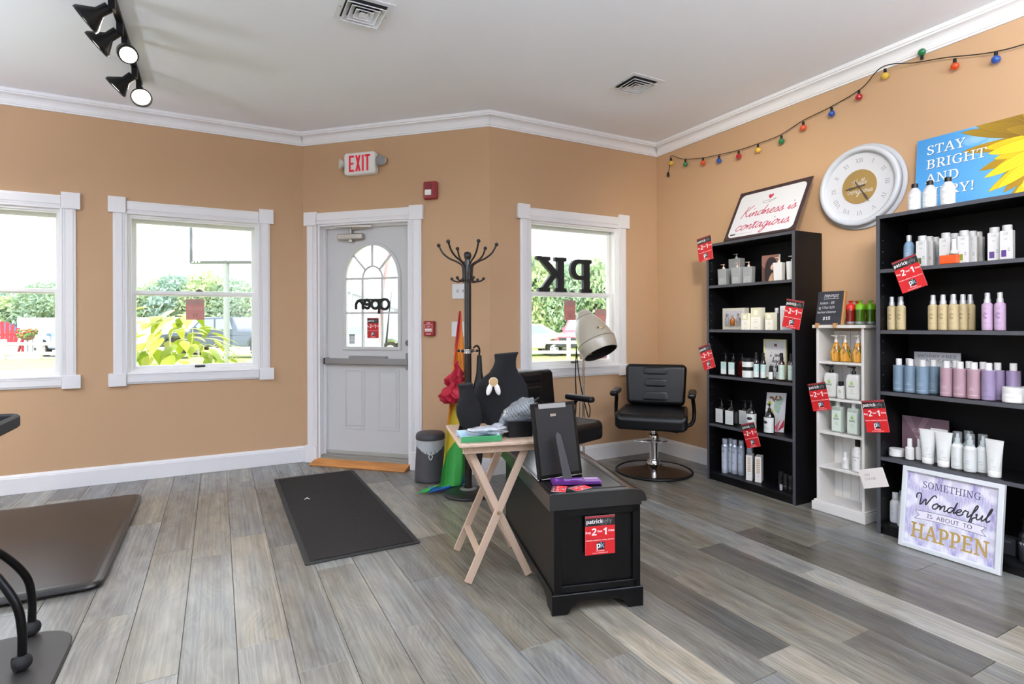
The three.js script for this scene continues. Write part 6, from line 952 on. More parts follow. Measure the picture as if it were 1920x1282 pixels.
{ // third shelf: blue, pink and purple cylinders
  const y = 0.813, mk = (c, d) => roundBottle({ name: 'shampoo_bottle', r: 0.0285, h: 0.186, shoulder: 0.015, neck: 0.014, body: mat(c, 0.3, { metalness: 0.1 }), cap: ['flat', mat('#d5d6d7', 0.4), 0.0145, 0.036], label: [0.006, 0.07, labelMat(TX(c, d, [['clear', 50, 16], ['shampoo', 74, 13]], (g) => { g.fillRect(14, 150, 100, 5); }), 0.35), 2.2] });
  const bl = mk('#6f8496', '#c3cfd8'), pk = mk('#a58791', '#dcc9ce'), pu = mk('#8f80a0', '#5d5070');
  put(bl, 3.4, y, -1.726, 'slate blue bottle, leftmost of the blue front row', 'bottle', 'slate blue bottles'); put(bl, 3.395, y, -1.664, 'slate blue bottle, middle of the blue front row', 'bottle', 'slate blue bottles'); put(bl, 3.39, y, -1.602, 'slate blue bottle, rightmost of the blue front row', 'bottle', 'slate blue bottles'); put(bl, 3.46, y, -1.705, 'slate blue bottle in back row, behind left two', 'bottle', 'slate blue bottles'); put(bl, 3.455, y, -1.58, 'slate blue bottle in back row, right end', 'bottle', 'slate blue bottles');
  put(pk, 3.39, y, -1.49, 'dusty pink bottle, leftmost of the pink front row', 'bottle', 'dusty pink bottles'); put(pk, 3.39, y, -1.43, 'dusty pink bottle, middle of the pink front row', 'bottle', 'dusty pink bottles'); put(pk, 3.39, y, -1.37, 'dusty pink bottle, rightmost of the pink front row', 'bottle', 'dusty pink bottles');
  put(pk, 3.455, y, -1.478, 'dusty pink bottle in back row, behind the leftmost', 'bottle', 'dusty pink bottles'); put(pk, 3.455, y, -1.418, 'dusty pink bottle in back row, behind the middle', 'bottle', 'dusty pink bottles'); put(pk, 3.455, y, -1.358, 'dusty pink bottle in back row, behind the rightmost', 'bottle', 'dusty pink bottles');
  put(pu, 3.388, y, -1.309, 'purple bottle in front beside the pink row', 'bottle', 'purple bottles'); put(pu, 3.45, y, -1.297, 'purple bottle just behind the front purple one', 'bottle', 'purple bottles'); put(pu, 3.46, y, -1.238, 'purple bottle at back, nearest the white tubs', 'bottle', 'purple bottles');
  const tub = roundBottle({ name: 'tub', r: 0.044, h: 0.075, shoulder: 0.02, neck: 0.043, body: whiteP, cap: ['flat', whiteP, 0.0445, 0.02], label: [0.006, 0.045, labelMat(TX('#e8e8e7', '#8b8f92', [['clear', 90, 26]])), 2] }); put(tub, 3.392, y, -1.212, 'white round tub, front, at right frame edge', 'jar', 'large white tubs'); put(tub, 3.47, y, -1.165, 'white round tub behind the front one at right edge', 'jar', 'large white tubs');
  put(carton('shelf_card', 0.225, 0.222, 0.004, M.paper, TX('#c3c6ca', '#6c7076', [['WORRY FREE', 26, 19], ['HAIR CARE', 48, 19]], (g) => { g.fillStyle = '#aeb9c4'; g.fillRect(20, 90, 90, 102); })), 3.535, y, -1.6, 'pale grey card headed worry free behind blue bottles', 'card');
}
{ // fourth shelf: white tubes and foams
  const y = 0.44, tl = labelMat(TX('#d5d8d7', '#9ba0a3', [['clear', 110, 18], ['mask', 134, 14]], (g) => g.fillRect(70, 170, 46, 4)));
  const tube2 = () => { const t = new THREE.Group(), g = new THREE.CylinderGeometry(1, 1, 1, 28, 10), P = g.attributes.position; for (let i = 0; i < P.count; i++) { const v = P.getY(i) + 0.5; P.setXYZ(i, P.getX(i) * (0.027 + 0.013 * v), 0.03 + v * 0.146, P.getZ(i) * (0.026 - 0.0245 * Math.pow(v, 1.4))); } g.computeVertexNormals(); part('body', g, mat('#d2d5d4', 0.4), t); part('cap', lathe([[0.0255, 0], [0.0262, 0.003], [0.0268, 0.031], [0, 0.031]], 24), whiteP, t); part('crimp', box(0.081, 0.008, 0.003, 0, 0.178, 0, 0.001), whiteP, t); { const lp = new THREE.PlaneGeometry(0.046, 0.09, 6, 6), Q = lp.attributes.position; for (let i = 0; i < Q.count; i++) { const v = (Q.getY(i) + 0.045 + 0.012) / 0.146, a = Q.getX(i) / (0.027 + 0.013 * v), yy = Q.getY(i) + 0.045 + 0.042; Q.setXYZ(i, Math.sin(a) * (0.027 + 0.013 * v), yy, Math.cos(a) * (0.026 - 0.0245 * Math.pow(v, 1.4)) + 0.0008); } lp.computeVertexNormals(); part('label', lp, tl, t); } t.name = 'cream_tube'; return t; };
  const tb = tube2();
  put(tb, 3.4, y, -1.582, 'white squeeze tube, leftmost in front of mauve card', 'tube', 'white squeeze tubes', 0.12); put(tb, 3.462, y, -1.558, 'white squeeze tube behind the leftmost one', 'tube', 'white squeeze tubes'); put(tb, 3.39, y, -1.505, 'white squeeze tube, middle one beside foam bottles', 'tube', 'white squeeze tubes', 0.05); put(tb, 3.382, y, -1.285, 'white squeeze tube standing alone right of foam bottles', 'tube', 'white squeeze tubes', -0.15);
  const fm = roundBottle({ name: 'foam_bottle', r: 0.0265, h: 0.194, shoulder: 0.16, neck: 0.017, body: mat('#cfd3d3', 0.4), cap: ['clear', mat('#e8eef0', 0.08, { transmission: 0.85, thickness: 0 }), 0.0195, 0.058], label: [0.008, 0.1, labelMat(TX('#d1d5d5', '#9aa0a3', [['foam', 100, 18], ['volume', 124, 14]], (g) => g.fillRect(40, 176, 60, 4))), 2.2] });
  put(fm, 3.4, y, -1.447, 'white foam pump bottle, left in front', 'bottle', 'white foam bottles'); put(fm, 3.388, y, -1.387, 'white foam pump bottle, foremost in the middle', 'bottle', 'white foam bottles'); put(fm, 3.425, y, -1.348, 'white foam pump bottle, right one of the front three', 'bottle', 'white foam bottles'); put(fm, 3.475, y, -1.43, 'white foam pump bottle at the back of the group', 'bottle', 'white foam bottles');
  const sp = roundBottle({ name: 'serum_bottle', r: 0.021, h: 0.116, shoulder: 0.12, neck: 0.009, body: whiteP, cap: ['clear', M.white, 0.0115, 0.044] }); put(sp, 3.4, y, -1.672, 'short white serum pump, left, in front of mauve card', 'bottle', 'short white serum pumps'); put(sp, 3.44, y, -1.642, 'short white serum pump beside the leftmost tube', 'bottle', 'short white serum pumps');
  put(roundBottle({ name: 'tub', r: 0.038, h: 0.044, shoulder: 0.02, neck: 0.037, body: whiteP, cap: ['flat', whiteP, 0.0385, 0.014], label: [0.004, 0.026, labelMat(TX('#e8e8e7', '#8b8f92', [['clear', 90, 26]])), 2] }), 3.42, y, -1.748, 'low white round tub, leftmost on fourth shelf at right', 'jar');
  put(carton('shelf_card', 0.235, 0.222, 0.004, mat('#6b525a', 0.5), TX('#6f565f', '#d8c8cc', [['CLEAN', 76, 24], ['BEAUTY', 104, 15]], (g) => { g.fillStyle = 'rgba(150,125,134,.5)'; g.beginPath(); g.moveTo(0, 0); g.lineTo(26, 0); g.lineTo(40, 70); g.lineTo(60, 0); g.lineTo(78, 0); g.lineTo(42, 110); g.fill(); g.textAlign = 'center'; })), 3.535, y, -1.66, 'mauve card headed clean behind the white tubes', 'card');
  put(carton('shelf_card', 0.06, 0.12, 0.004, M.silver), 3.41, y, -1.12, 'grey card at right frame edge on fourth shelf', 'card');
}
{ // bottom shelf
  const y = 0.06, wt = labelMat(TX('#d3d5d8', '#8f959b', [['Z', 60, 34], ['curl', 92, 18], ['care', 114, 18]]));
  const w = roundBottle({ name: 'shampoo_bottle', r: 0.0265, h: 0.17, shoulder: 0.2, neck: 0.012, body: whiteP, cap: ['flat', mat('#d4d6da', 0.4), 0.0155, 0.036], label: [0.008, 0.1, wt, 2.4] });
  put(w, 3.42, y, -1.757, 'white bottle, leftmost at foot of right bookcase', 'bottle', 'white bottles beside framed sign'); put(w, 3.485, y, -1.752, 'white bottle behind the leftmost at bookcase foot', 'bottle', 'white bottles beside framed sign'); put(w, 3.385, y, -1.7, 'white bottle touching the left edge of framed sign', 'bottle', 'white bottles beside framed sign'); put(w, 3.455, y, -1.69, 'white bottle behind the one touching framed sign', 'bottle', 'white bottles beside framed sign');
  put(roundBottle({ name: 'hair_oil_bottle', r: 0.024, h: 0.2, shoulder: 0.2, neck: 0.01, body: mat('#1b1c20', 0.3), cap: ['spray', M.black, 0.011, 0.055], label: [0.05, 0.1, labelMat(TX('#24262c', '#e8e8ea', [['VERB', 70, 52], ['ghost oil', 110, 20, '#8a94a4']])), 2.6] }), 3.395, y, -1.172, 'black spray bottle with white lettering right of framed sign');
  put(carton('dark_box', 0.06, 0.08, 0.05, mat('#2b2c31', 0.4), TX('#2c2d33', '#9aa0aa', [['style', 50, 26]])), 3.45, y, -1.25, 'small dark carton behind right edge of framed sign', 'box');
}
// ---------- outdoors ----------
const GY = -0.2;
{
  const lawnT = dataTex(256, 256, (u, v) => { const n = vnoise(u * 64, v * 64, 64, 64, 31) * 0.5 + vnoise(u * 12, v * 12, 12, 12, 32) * 0.5; return [150 + 50 * n, 168 + 45 * n, 100 + 40 * n]; }); lawnT.repeat.set(0.25, 0.25);  // grass colour paled: bright outdoor haze put into the texture
  const lawn = new THREE.BoxGeometry(60, 0.1, 24.5).translate(4, GY - 0.05, -18); { const p = lawn.attributes.position, u = lawn.attributes.uv; for (let i = 0; i < p.count; i++) u.setXY(i, p.getX(i), p.getZ(i)); }
  smesh('lawn', lawn, mat('#ffffff', 0.95, { map: lawnT }));
  const road = smesh('car_park', new THREE.BoxGeometry(170, 0.08, 60).translate(6, GY - 0.06, -58), mat('#a9a8a4', 0.9)); road.rotation.y = 0;
  smesh('front_step', new THREE.BoxGeometry(2.4, 0.14, 1.3).rotateY(DT).translate(...onEntry(0.6, -0.09, -0.85)), mat('#a9a49b', 0.85));
}
// hosta: each big leaf is a part
{
  const t = thing('hosta_bush', 'bright yellow-green broad-leaved hosta bush right outside the window', 'bush', [-0.38, GY, -7.25]);
  const leafGeo = (k) => { const g = new THREE.PlaneGeometry(1, 1, 4, 6), P = g.attributes.position; for (let i = 0; i < P.count; i++) { const v = P.getY(i) + 0.5, u = P.getX(i) * 2, w = 0.46 * Math.sin(Math.pow(v, 0.75) * PI) * (1 - 0.25 * v) + 0.004; P.setXYZ(i, u * w * 0.5, -0.06 * u * u * w + 0.22 * v - 0.42 * v * v * (1 + k * 0.3) + 0.012 * Math.sin(u * 6), v); } g.computeVertexNormals(); return g; };
  const geos = [leafGeo(0), leafGeo(0.6), leafGeo(1.2)];
  const ms = ['#b7c833', '#9db32a', '#cdd455', '#87a12a', '#d8d98a'].map((c) => mat(c, 0.55, { side: THREE.DoubleSide, transmission: 0.3, thickness: 0 }));
  for (let i = 0; i < 298; i++) {
    const a = i * 2.39996, e = Math.asin(0.12 + 0.88 * (i + 0.5) / 298), cx = Math.cos(a) * Math.cos(e), cz = Math.sin(a) * Math.cos(e), drop = Math.max(0, cx * 1.05 - 0.05) * 0.62;
    const o = part('leaf', geos[i % 3], ms[Math.floor(rnd() * 5)], t), s = rr(0.22, 0.33), k = rr(0.82, 1.02);
    o.position.set(cx * 1.05 * k, Math.max(0.15, 1.66 * Math.sin(e) * k - drop), cz * 0.8 * k); o.rotation.set(0, Math.atan2(cx, cz) + rr(-0.7, 0.7), 0); o.rotateX(rr(-0.25, 0.5) + Math.cos(e) * 0.35); o.scale.setScalar(s);
  }
  const st = []; for (let i = 0; i < 60; i++) { const a = i * 2.39996, f = Math.sqrt(i / 60) * 0.6; st.push(rod([0, 0, 0], [Math.cos(a) * f, 0.55, Math.sin(a) * f * 0.6], 0.006, 5)); } part('stem', st, mat('#7d9a3a', 0.6), t);
  const fl = []; for (let i = 0; i < 30; i++) { const x = rr(-0.1, 1.0), z = rr(-0.2, 0.4), b = 1.34 - Math.max(0, x) * 0.7; fl.push(tube([[x, b - 0.4, z], [x + rr(-0.03, 0.06), b, z], [x + rr(0.02, 0.16), b + rr(-0.04, 0.1), z]], 0.0035, 8, 4)); } part('flower_stalk', fl, mat('#dfe0c8', 0.7), t).userData.kind = 'stuff';
}
// trees: crowns made of many small leaf clumps
const crownGeo = (n, sd) => { seed = sd; const P = [], N = []; for (let i = 0; i < n; i++) { const a = rnd() * 6.283, y = rnd() * 2 - 1, r = Math.sqrt(1 - y * y), l = rr(0.72, 1.02) * (1 + 0.16 * Math.sin(a * 3 + sd) * Math.cos(y * 4 + sd)), c = V(Math.cos(a) * r * l, y * l * 0.95, Math.sin(a) * r * l); const s = rr(0.05, 0.11), d1 = V(rr(-1, 1), rr(-1, 1), rr(-1, 1)).normalize().multiplyScalar(s), d2 = V(rr(-1, 1), rr(-1, 1), rr(-1, 1)).normalize().multiplyScalar(s * 0.7); for (const [p, q] of [[1, 0], [0, 1], [-1, 0], [-1, 0], [0, -1], [1, 0]]) { P.push(c.x + d1.x * p + d2.x * q, c.y + d1.y * p + d2.y * q, c.z + d1.z * p + d2.z * q); } } const g = new THREE.BufferGeometry(); g.setAttribute('position', new THREE.Float32BufferAttribute(P, 3)); g.computeVertexNormals(); return g; };
const CROWN = [crownGeo(2600, 5), crownGeo(2600, 17), crownGeo(2600, 29)]; seed = 99;
const leafM = ['#a6c0a6', '#b4caa2', '#9dbbae', '#bfd0a0'].map((c) => mat(c, 0.9, { side: THREE.DoubleSide, transmission: 0.3, thickness: 0 })), barkM = mat('#5e5147', 0.9);  // leaf greens paled: veil of window glare put into the colour
const NTH = ['first', 'second', 'third', 'fourth', 'fifth', 'sixth', 'seventh'];
function tree(x, z, h, w, k, label, group) {
  const t = thing('tree', label, 'tree', [x, GY, z], 0, group);
  part('trunk', cyl(0.09, 0.15, h * 0.5, 0, h * 0.25, 0, 8), barkM, t);
  const c = part('foliage', CROWN[k % 3], leafM[k % 4], t); c.scale.set(w / 2, h * 0.47, w / 2); c.position.y = h * 0.53; c.rotation.y = k; c.userData.kind = 'stuff';
}
[[-7.2, -54.8, 4.6, 4.6], [-4.9, -53.6, 4.8, 4.4], [-2.9, -52.6, 5.6, 4.6], [-0.9, -51.6, 5.7, 4.4], [1.2, -50.6, 5.2, 4.8], [3.4, -49.4, 5.0, 4.6], [5.6, -48.4, 4.6, 4.6], [-3.4, -57, 6.0, 5], [0.6, -55.6, 5.8, 5], [4, -54, 5.2, 5]].forEach(([x, z, h, w], i) => tree(x, z, h, w, i, 'green tree behind the white fence, ' + (i < 7 ? NTH[i] + ' from left in front row' : NTH[i - 7] + ' from left in back row'), 'trees behind the white fence'));
[[-19, -60.5, 4, 5], [-16.4, -59.4, 3.8, 4.6], [-14.2, -58.5, 4.0, 4.6], [-12.0, -57.4, 5.2, 4.8], [-9.8, -56.4, 4.6, 4.6], [-17.6, -64, 4.6, 5], [-13.2, -62, 4.8, 5]].forEach(([x, z, h, w], i) => tree(x, z, h, w, i + 1, 'green tree far beyond the blue car, ' + (i < 5 ? NTH[i] + ' from left in front row' : NTH[i - 5] + ' from left in back row'), 'trees beyond the blue car'));
[[14.4, -29.4, 8.4, 4.6], [16.3, -27.9, 5.2, 3.4], [17.9, -27.0, 5.0, 3.4], [19.5, -26.2, 5.4, 3.6], [21.2, -25.2, 5.2, 3.8], [17.2, -29.4, 5.6, 4], [19.8, -28.2, 5.4, 4], [22, -27, 5.4, 4]].forEach(([x, z, h, w], i) => tree(x, z, h, w, i + 2, i ? 'pale green tree behind the black letters, ' + (i < 5 ? NTH[i - 1] + ' in front row' : NTH[i - 5] + ' in back row') : 'tallest tree, at the left edge behind the black letters', i ? 'trees behind the parked cars' : undefined));
// white fence of separate boards far away
{
  const t = thing('white_fence', 'long white board fence at the far side behind the bush', 'fence', [-12.6, GY, -51.8], -Math.atan2(8.1, 15.4)), fm = mat('#d9dad8', 0.7), g = box(0.4, 2.0, 0.03, 0, 1.0, 0, 0.006);
  for (let i = 0; i < 46; i++) part('fence_board', g, fm, t).position.x = i * 0.42;
  for (const y of [0.4, 1.6]) part('fence_rail', box(19.3, 0.1, 0.06, 9.5, y, -0.05), fm, t);
}
// low white rail fences
function railFence(label, x1, z1, x2, z2, n) {
  const L = Math.hypot(x2 - x1, z2 - z1), t = thing('rail_fence', label, 'fence', [x1, GY, z1], -Math.atan2(z2 - z1, x2 - x1)), fm = mat('#c9cbc9', 0.7);
  for (let i = 0; i <= n; i++) part('fence_post', [box(0.16, 0.85, 0.16, L * i / n, 0.425, 0, 0.02)], fm, t);
  for (let i = 0; i < n; i++) for (const y of [0.26, 0.66]) part('fence_rail', box(L / n - 0.14, 0.13, 0.06, L * (i + 0.5) / n, y, 0, 0.015), fm, t);
}
railFence('low weathered rail fence in front of the blue car', -10.6, -32.0, -5.2, -28.6, 4);
railFence('low pale rail fence in front of the white and red cars', 9.6, -20.6, 15.6, -16.9, 4);
// vehicles
function car(name, label, kind, color, p, turn) {
  const t = thing(name, label, name === 'pickup_truck' ? 'truck' : 'car', p, turn), bm = mat(color, 0.3, { clearcoat: 0.8 }), gm = mat('#8ea4b4', 0.12), bk = mat('#3a3f45', 0.6), W = kind === 'sedan' ? 1.78 : 1.88;
  const pr = { sedan: [[-2.3, 0.35], [-2.28, 0.7], [-1.5, 0.86], [-1.05, 0.92], [-0.45, 1.38], [0.75, 1.42], [1.5, 1.02], [2.15, 0.96], [2.25, 0.6], [2.2, 0.35]], suv: [[-2.25, 0.4], [-2.25, 0.85], [-1.4, 1.02], [-1.1, 1.08], [-0.6, 1.62], [1.7, 1.66], [2.1, 1.1], [2.2, 0.7], [2.15, 0.4]], pickup: [[-2.8, 0.5], [-2.78, 1.0], [-1.6, 1.12], [-1.3, 1.16], [-0.75, 1.72], [0.55, 1.76], [0.78, 1.2], [2.75, 1.18], [2.8, 0.6], [2.75, 0.5]] }[kind];
  const ax = { sedan: [-1.4, 1.35, 0.32], suv: [-1.35, 1.3, 0.36], pickup: [-1.85, 1.75, 0.42] }[kind], s = new THREE.Shape();
  pr.forEach(([x, y], i) => (i ? s.lineTo(x, y) : s.moveTo(x, y)));
  for (const x of [ax[1], ax[0]]) { s.lineTo(x + ax[2] + 0.08, pr[0][1]); s.absarc(x, pr[0][1], ax[2] + 0.08, 0, PI, false); }
  s.closePath(); part('body', extr(s, W, 0.06, 8).translate(0, 0, -W / 2), bm, t);
  const win = { sedan: [[[-0.85, 0.96], [-0.38, 1.32], [0.12, 1.34], [0.12, 0.98]], [[0.2, 0.98], [0.2, 1.34], [0.72, 1.34], [1.2, 1.02]]], suv: [[[-0.9, 1.12], [-0.5, 1.54], [0.2, 1.57], [0.2, 1.12]], [[0.28, 1.12], [0.28, 1.57], [1.55, 1.58], [1.85, 1.14]]], pickup: [[[-1.08, 1.22], [-0.68, 1.64], [-0.18, 1.66], [-0.18, 1.22]], [[-0.1, 1.22], [-0.1, 1.66], [0.46, 1.68], [0.6, 1.24]]] }[kind];
  for (const q of win) for (const z of [W / 2 - 0.012, -W / 2 - 0.012]) part('side_window', extr(shape(q), 0.024, 0.004).translate(0, 0, z), gm, t);
  const sl = (a, b, nm) => { const A = V(a[0], a[1], 0), B = V(b[0], b[1], 0), d = B.clone().sub(A), L = d.length(); part(nm, box(L * 0.84, 0.02, W * 0.84, 0, 0, 0, 0.006).rotateZ(Math.atan2(d.y, d.x)).translate((a[0] + b[0]) / 2, (a[1] + b[1]) / 2, 0), gm, t); };
  sl(pr[3], pr[4], 'windscreen'); sl(pr[5], pr[6], 'rear_window');
  for (const x of ax.slice(0, 2)) for (const z of [W / 2 - 0.12, -W / 2 + 0.12]) { const w = part('wheel', cyl(ax[2], ax[2], 0.22, 0, 0, 0, 28).rotateX(PI / 2).translate(x, ax[2], z), M.rubber, t); const rim = [cyl(ax[2] * 0.62, ax[2] * 0.62, 0.23, 0, 0, 0, 20).rotateX(PI / 2).translate(x, ax[2], z)]; part('hubcap', rim, mat('#c3c6c9', 0.35, { metalness: 0.4 }), w); part('wheel_nut', [0, 1, 2, 3, 4].map((i) => cyl(0.03, 0.03, 0.25, 0, 0, 0, 8).rotateX(PI / 2).translate(x + Math.cos(i * 1.257) * ax[2] * 0.38, ax[2] + Math.sin(i * 1.257) * ax[2] * 0.38, z)), bk, w); }
  const fx = pr[1][0], fy = pr[1][1];
  part('grille', box(0.05, 0.2, W * 0.5, fx + 0.01, fy - 0.14, 0, 0.02), bk, t); part('bumper', box(0.16, 0.18, W * 0.96, fx + 0.03, fy - 0.36, 0, 0.04), bk, t); part('bumper', box(0.16, 0.18, W * 0.96, pr[pr.length - 2][0] - 0.02, 0.55, 0, 0.04), bk, t);
  for (const z of [-1, 1]) { part('headlight', box(0.2, 0.13, 0.34, fx + 0.1, fy - 0.08, z * W * 0.37, 0.04), mat('#dfe6ea', 0.15), t); part('tail_light', box(0.06, 0.2, 0.2, pr[pr.length - 2][0], 0.85, z * W * 0.42, 0.02), mat('#9c2a2a', 0.3), t); }
  part('door_line', [box(0.012, 0.5, W + 0.006, (win[0][0][0] + win[0][3][0]) / 2 - 0.3, 0.72, 0), box(0.012, 0.6, W + 0.006, win[1][0][0], 0.76, 0)], bk, t);
  part('mirror', [-1, 1].map((z) => box(0.1, 0.14, 0.2, win[0][0][0] + 0.12, win[0][0][1] + 0.06, z * (W / 2 + 0.08), 0.04)), bm, t);
}
car('car', 'silver-blue car parked behind the rail fence, seen in left window', 'sedan', '#8da0bd', [-5.6, GY, -32.0], -0.95);
car('pickup_truck', 'dark blue-grey pickup truck parked behind the bright bush', 'pickup', '#3d4b63', [0.45, GY, -27.0], -0.5);
car('car', 'white car parked at left behind the reversed letters', 'sedan', '#e6e6e4', [11.9, GY, -21.6], -0.3);
car('car', 'red sport utility car parked near the hood dryer side', 'suv', '#a8566b', [15.3, GY, -20.9], 0.5);
car('car', 'pale blue car seen low through left panes of door', 'sedan', '#9fb0c0', [6.0, GY, -25.2], -0.6);
car('car', 'light grey car seen low through right panes of door', 'suv', '#b9c2c6', [9.8, GY, -28.6], -0.35);
// giant red lawn chair
{
  const t = thing('giant_lawn_chair', 'oversized red slatted lawn chair standing behind the rail fence', 'chair', [-9.25, GY, -35.4], 0.35), rm = mat('#b8303c', 0.5);
  for (let i = -3; i <= 3; i++) part('back_slat', bar([i * 0.14, 0.45, -0.1], [i * 0.2, 1.62 - 0.035 * i * i, -0.42], 0.15, 0.03), rm, t);
  for (let i = 0; i < 6; i++) part('seat_slat', box(1.15, 0.03, 0.13, 0, 0.6 - i * 0.03, 0.65 - i * 0.15, 0.005), rm, t);
  for (const s of [-1, 1]) { part('armrest', box(0.2, 0.04, 1.1, s * 0.66, 0.85, 0.2, 0.01), rm, t); part('leg', box(0.1, 0.85, 0.14, s * 0.64, 0.43, 0.62, 0.01), rm, t); part('leg', bar([s * 0.6, 0.02, -0.6], [s * 0.6, 0.62, 0.6], 0.08, 0.16), rm, t); }
  part('back_rail', box(1.3, 0.1, 0.04, 0, 0.98, -0.27, 0.008), rm, t); part('back_rail', box(1.3, 0.1, 0.04, 0, 0.5, -0.14, 0.008), rm, t);
}
{
  const t = thing('hanging_planter', 'hanging basket of orange and green flowers beside giant red chair', 'planter', [-8.1, GY, -34.4]); const mk = (n, s, y) => { const g = []; for (let i = 0; i < n; i++) { const a = i * 2.4, r = Math.sqrt(rnd()) * 0.38; g.push(new THREE.IcosahedronGeometry(s, 0).translate(Math.cos(a) * r, y + rr(-0.16, 0.2), Math.sin(a) * r)); } return g; };
  part('post', rod([0, 0, 0], [0, 1.1, 0], 0.03), mat('#8f9694', 0.6), t); part('basket', lathe([[0.05, 0.7], [0.24, 0.78], [0.28, 0.92], [0, 0.92]], 16), mat('#8a6b4c', 0.8), t);
  part('foliage', mk(60, 0.06, 1.0), mat('#6d8a4c', 0.8), t).userData.kind = 'stuff'; part('blossoms', mk(40, 0.045, 1.06), mat('#d3704a', 0.7), t).userData.kind = 'stuff';
}
{
  const t = thing('post_sign', 'small white sign on a post beyond the blue car', 'sign', [-8.9, GY, -38.7]); part('post', rod([0, 0, 0], [0, 1.2, 0], 0.035), M.steel, t); part('board', box(0.5, 0.45, 0.03, 0, 1.15, 0.04, 0.01), M.white, t);
  const b = thing('blue_building', 'low blue-roofed shed far behind the red lawn chair', 'building', [-14.6, GY, -55.5], -0.5); part('wall', box(5, 2.2, 3, 0, 1.1, 0), mat('#b9b4aa', 0.8), b); const r = shape([[-2.9, 2.1], [0, 3.3], [2.9, 2.1]]); part('roof', extr(r, 3.6).translate(0, 0, -1.8), mat('#4f78a6', 0.6), b); b.scale.setScalar(0.5);
}
{ // pylon sign
  const t = thing('pylon_sign', 'tall blank white sign board in grey frame on a post', 'sign', [0.19, GY, -15.8], -0.48), gm = mat('#4f565c', 0.5, { metalness: 0.3 });
  part('post', cyl(0.07, 0.07, 3.1, 0, 1.5, 0, 16), mat('#8f959a', 0.5, { metalness: 0.2 }), t); part('frame', extr(frameShape(1.78, 1.62, 0.06, 0, 3.78), 0.16, 0.006).translate(0, 0, -0.08), gm, t); part('panel', box(1.7, 1.54, 0.1, 0, 3.78, 0), mat('#e9e9e9', 0.5), t);
  part('hinge', [0, 1, 2].map((i) => box(0.05, 0.03, 0.02, -0.8 + i * 0.08, 3.0, 0.085, 0.004)), M.white, t);
}
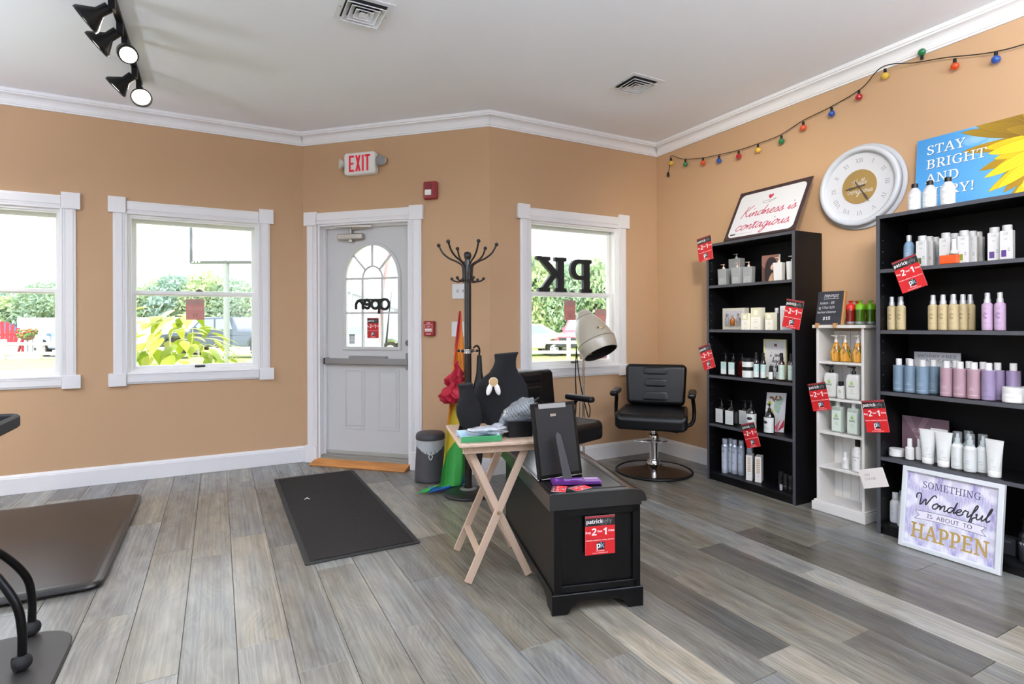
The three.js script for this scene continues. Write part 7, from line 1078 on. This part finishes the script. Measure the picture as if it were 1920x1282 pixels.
{ // house seen through the door
  const t = thing('pale_house', 'pale gabled house far behind the door glass', 'house', [8.2, GY, -40.5], -0.49), wm = mat('#d3d6d8', 0.8), rm = mat('#9aa3ab', 0.7);
  const gable = shape([[-3.4, 0], [3.4, 0], [3.4, 2.6], [0, 3.75], [-3.4, 2.6]]); part('wall', extr(gable, 6).translate(0, 0, -6), wm, t);
  for (const s of [-1, 1]) part('roof_slope', bar([s * 3.75, 2.52, -2.85], [0, 3.86, -2.85], 0.12, 6.6), rm, t);
  for (const x of [-2.2, -1.1, 1.4]) { const w = part('window', extr(frameShape(0.62, 1.0, 0.06, x, 1.7), 0.06), M.trim, t); part('pane', box(0.52, 0.9, 0.02, x, 1.7, 0.01), mat('#9fb0ba', 0.2), w); }
  const u = thing('bare_pole', 'slim grey utility pole by the pale house', 'pole', [7.6, GY, -36.2]); part('mast', cyl(0.05, 0.07, 5.4, 0, 2.7, 0, 10), mat('#a9acae', 0.6), u); part('cross_arm', box(1.2, 0.08, 0.08, 0, 4.9, 0, 0.01), mat('#a9acae', 0.6), u);
  [[4.45, 'upper'], [3.9, 'middle'], [3.2, 'lower']].forEach(([y, n]) => { tag(part('utility_wire', tube([[-2, y + 0.1, -38.9], [7.6, y, -36.2], [16, y + 0.05, -32.4]], 0.014, 24, 5), mat('#9ea4a8', 0.7), scene), n + ' overhead wire crossing behind the door glass', 'wire', undefined); });
  const f = thing('feather_flag', 'tall red, white and blue feather flag outside the door', 'flag', [2.42, GY, -8.9], -0.45);
  part('flag_pole', tube([[-0.14, 0, 0], [-0.1, 1.6, 0], [0.0, 2.6, 0], [0.16, 3.0, 0], [0.28, 2.9, 0]], 0.012, 30, 6), mat('#dcdcdc', 0.5), f);
  const tx = canvasTex(96, 256, (g) => { ['#d98f96', '#f1f0f2', '#aab4d8'].forEach((c, i) => { g.fillStyle = c; g.beginPath(); g.moveTo(i * 40 - 10, 0); g.lineTo(i * 40 + 34, 0); g.lineTo(i * 26 + 20, 256); g.lineTo(i * 26 - 8, 256); g.fill(); }); });
  const g = new THREE.PlaneGeometry(1, 1, 8, 24), P = g.attributes.position; for (let i = 0; i < P.count; i++) { const v = P.getY(i) + 0.5, u2 = P.getX(i) + 0.5, y = 1.1 + v * 1.85, bx = -0.11 + 0.27 * Math.pow(v, 3); P.setXYZ(i, bx + u2 * (0.12 + 0.14 * v), y - u2 * 0.1 * v, 0.03 * Math.sin(v * 8 + u2 * 4)); } g.computeVertexNormals(); part('sail', g, mat('#ffffff', 0.7, { map: tx, side: THREE.DoubleSide, transmission: 0.3, thickness: 0 }), f);
}
// ---------- unseen bowl pendants added to brighten the ceiling, left of and behind the camera ----------
[[-2.6, -3.2, 'added unseen white bowl uplight near the left windows', 1.0], [-2.5, -0.7, 'added unseen white bowl uplight left of the trolley', 1.2], [0.45, -0.2, 'added unseen white bowl uplight above the middle of the salon floor', 1.5], [2.5, 0.7, 'added unseen white bowl uplight near the right wall in the rear', 1.7], [0.4, 2.8, 'added unseen white bowl uplight nearest the back wall', 1.2]].forEach(([x, z, lab, k]) => {
  const t = thing('added_uplight', lab, 'light', [x, CH, z]);
  part('canopy', cyl(0.06, 0.06, 0.025, 0, -0.013, 0, 24), M.black, t); for (let i = 0; i < 3; i++) part('cable', rod([0, -0.02, 0], [Math.cos(i * 2.094) * 0.24, -0.7, Math.sin(i * 2.094) * 0.24], 0.003), M.black, t);
  part('bowl', lathe([[0, -0.8], [0.12, -0.785], [0.2, -0.75], [0.25, -0.695], [0.243, -0.695], [0.195, -0.742], [0.12, -0.775], [0, -0.79]], 36), M.white, t);
  part('lamp_disc', cyl(0.2, 0.2, 0.008, 0, -0.735, 0, 32), mat('#ffffff', 0.5, { emissive: new THREE.Color('#fffaf2'), emissiveIntensity: 2 }), t);
  const l = new THREE.RectAreaLight(0xdfeaff, ADDED_BOWL_POWER * k, 0.34, 0.34); l.position.set(0, -0.722, 0); l.rotation.x = PI / 2; t.add(l);
});
renderer.render(scene, camera);
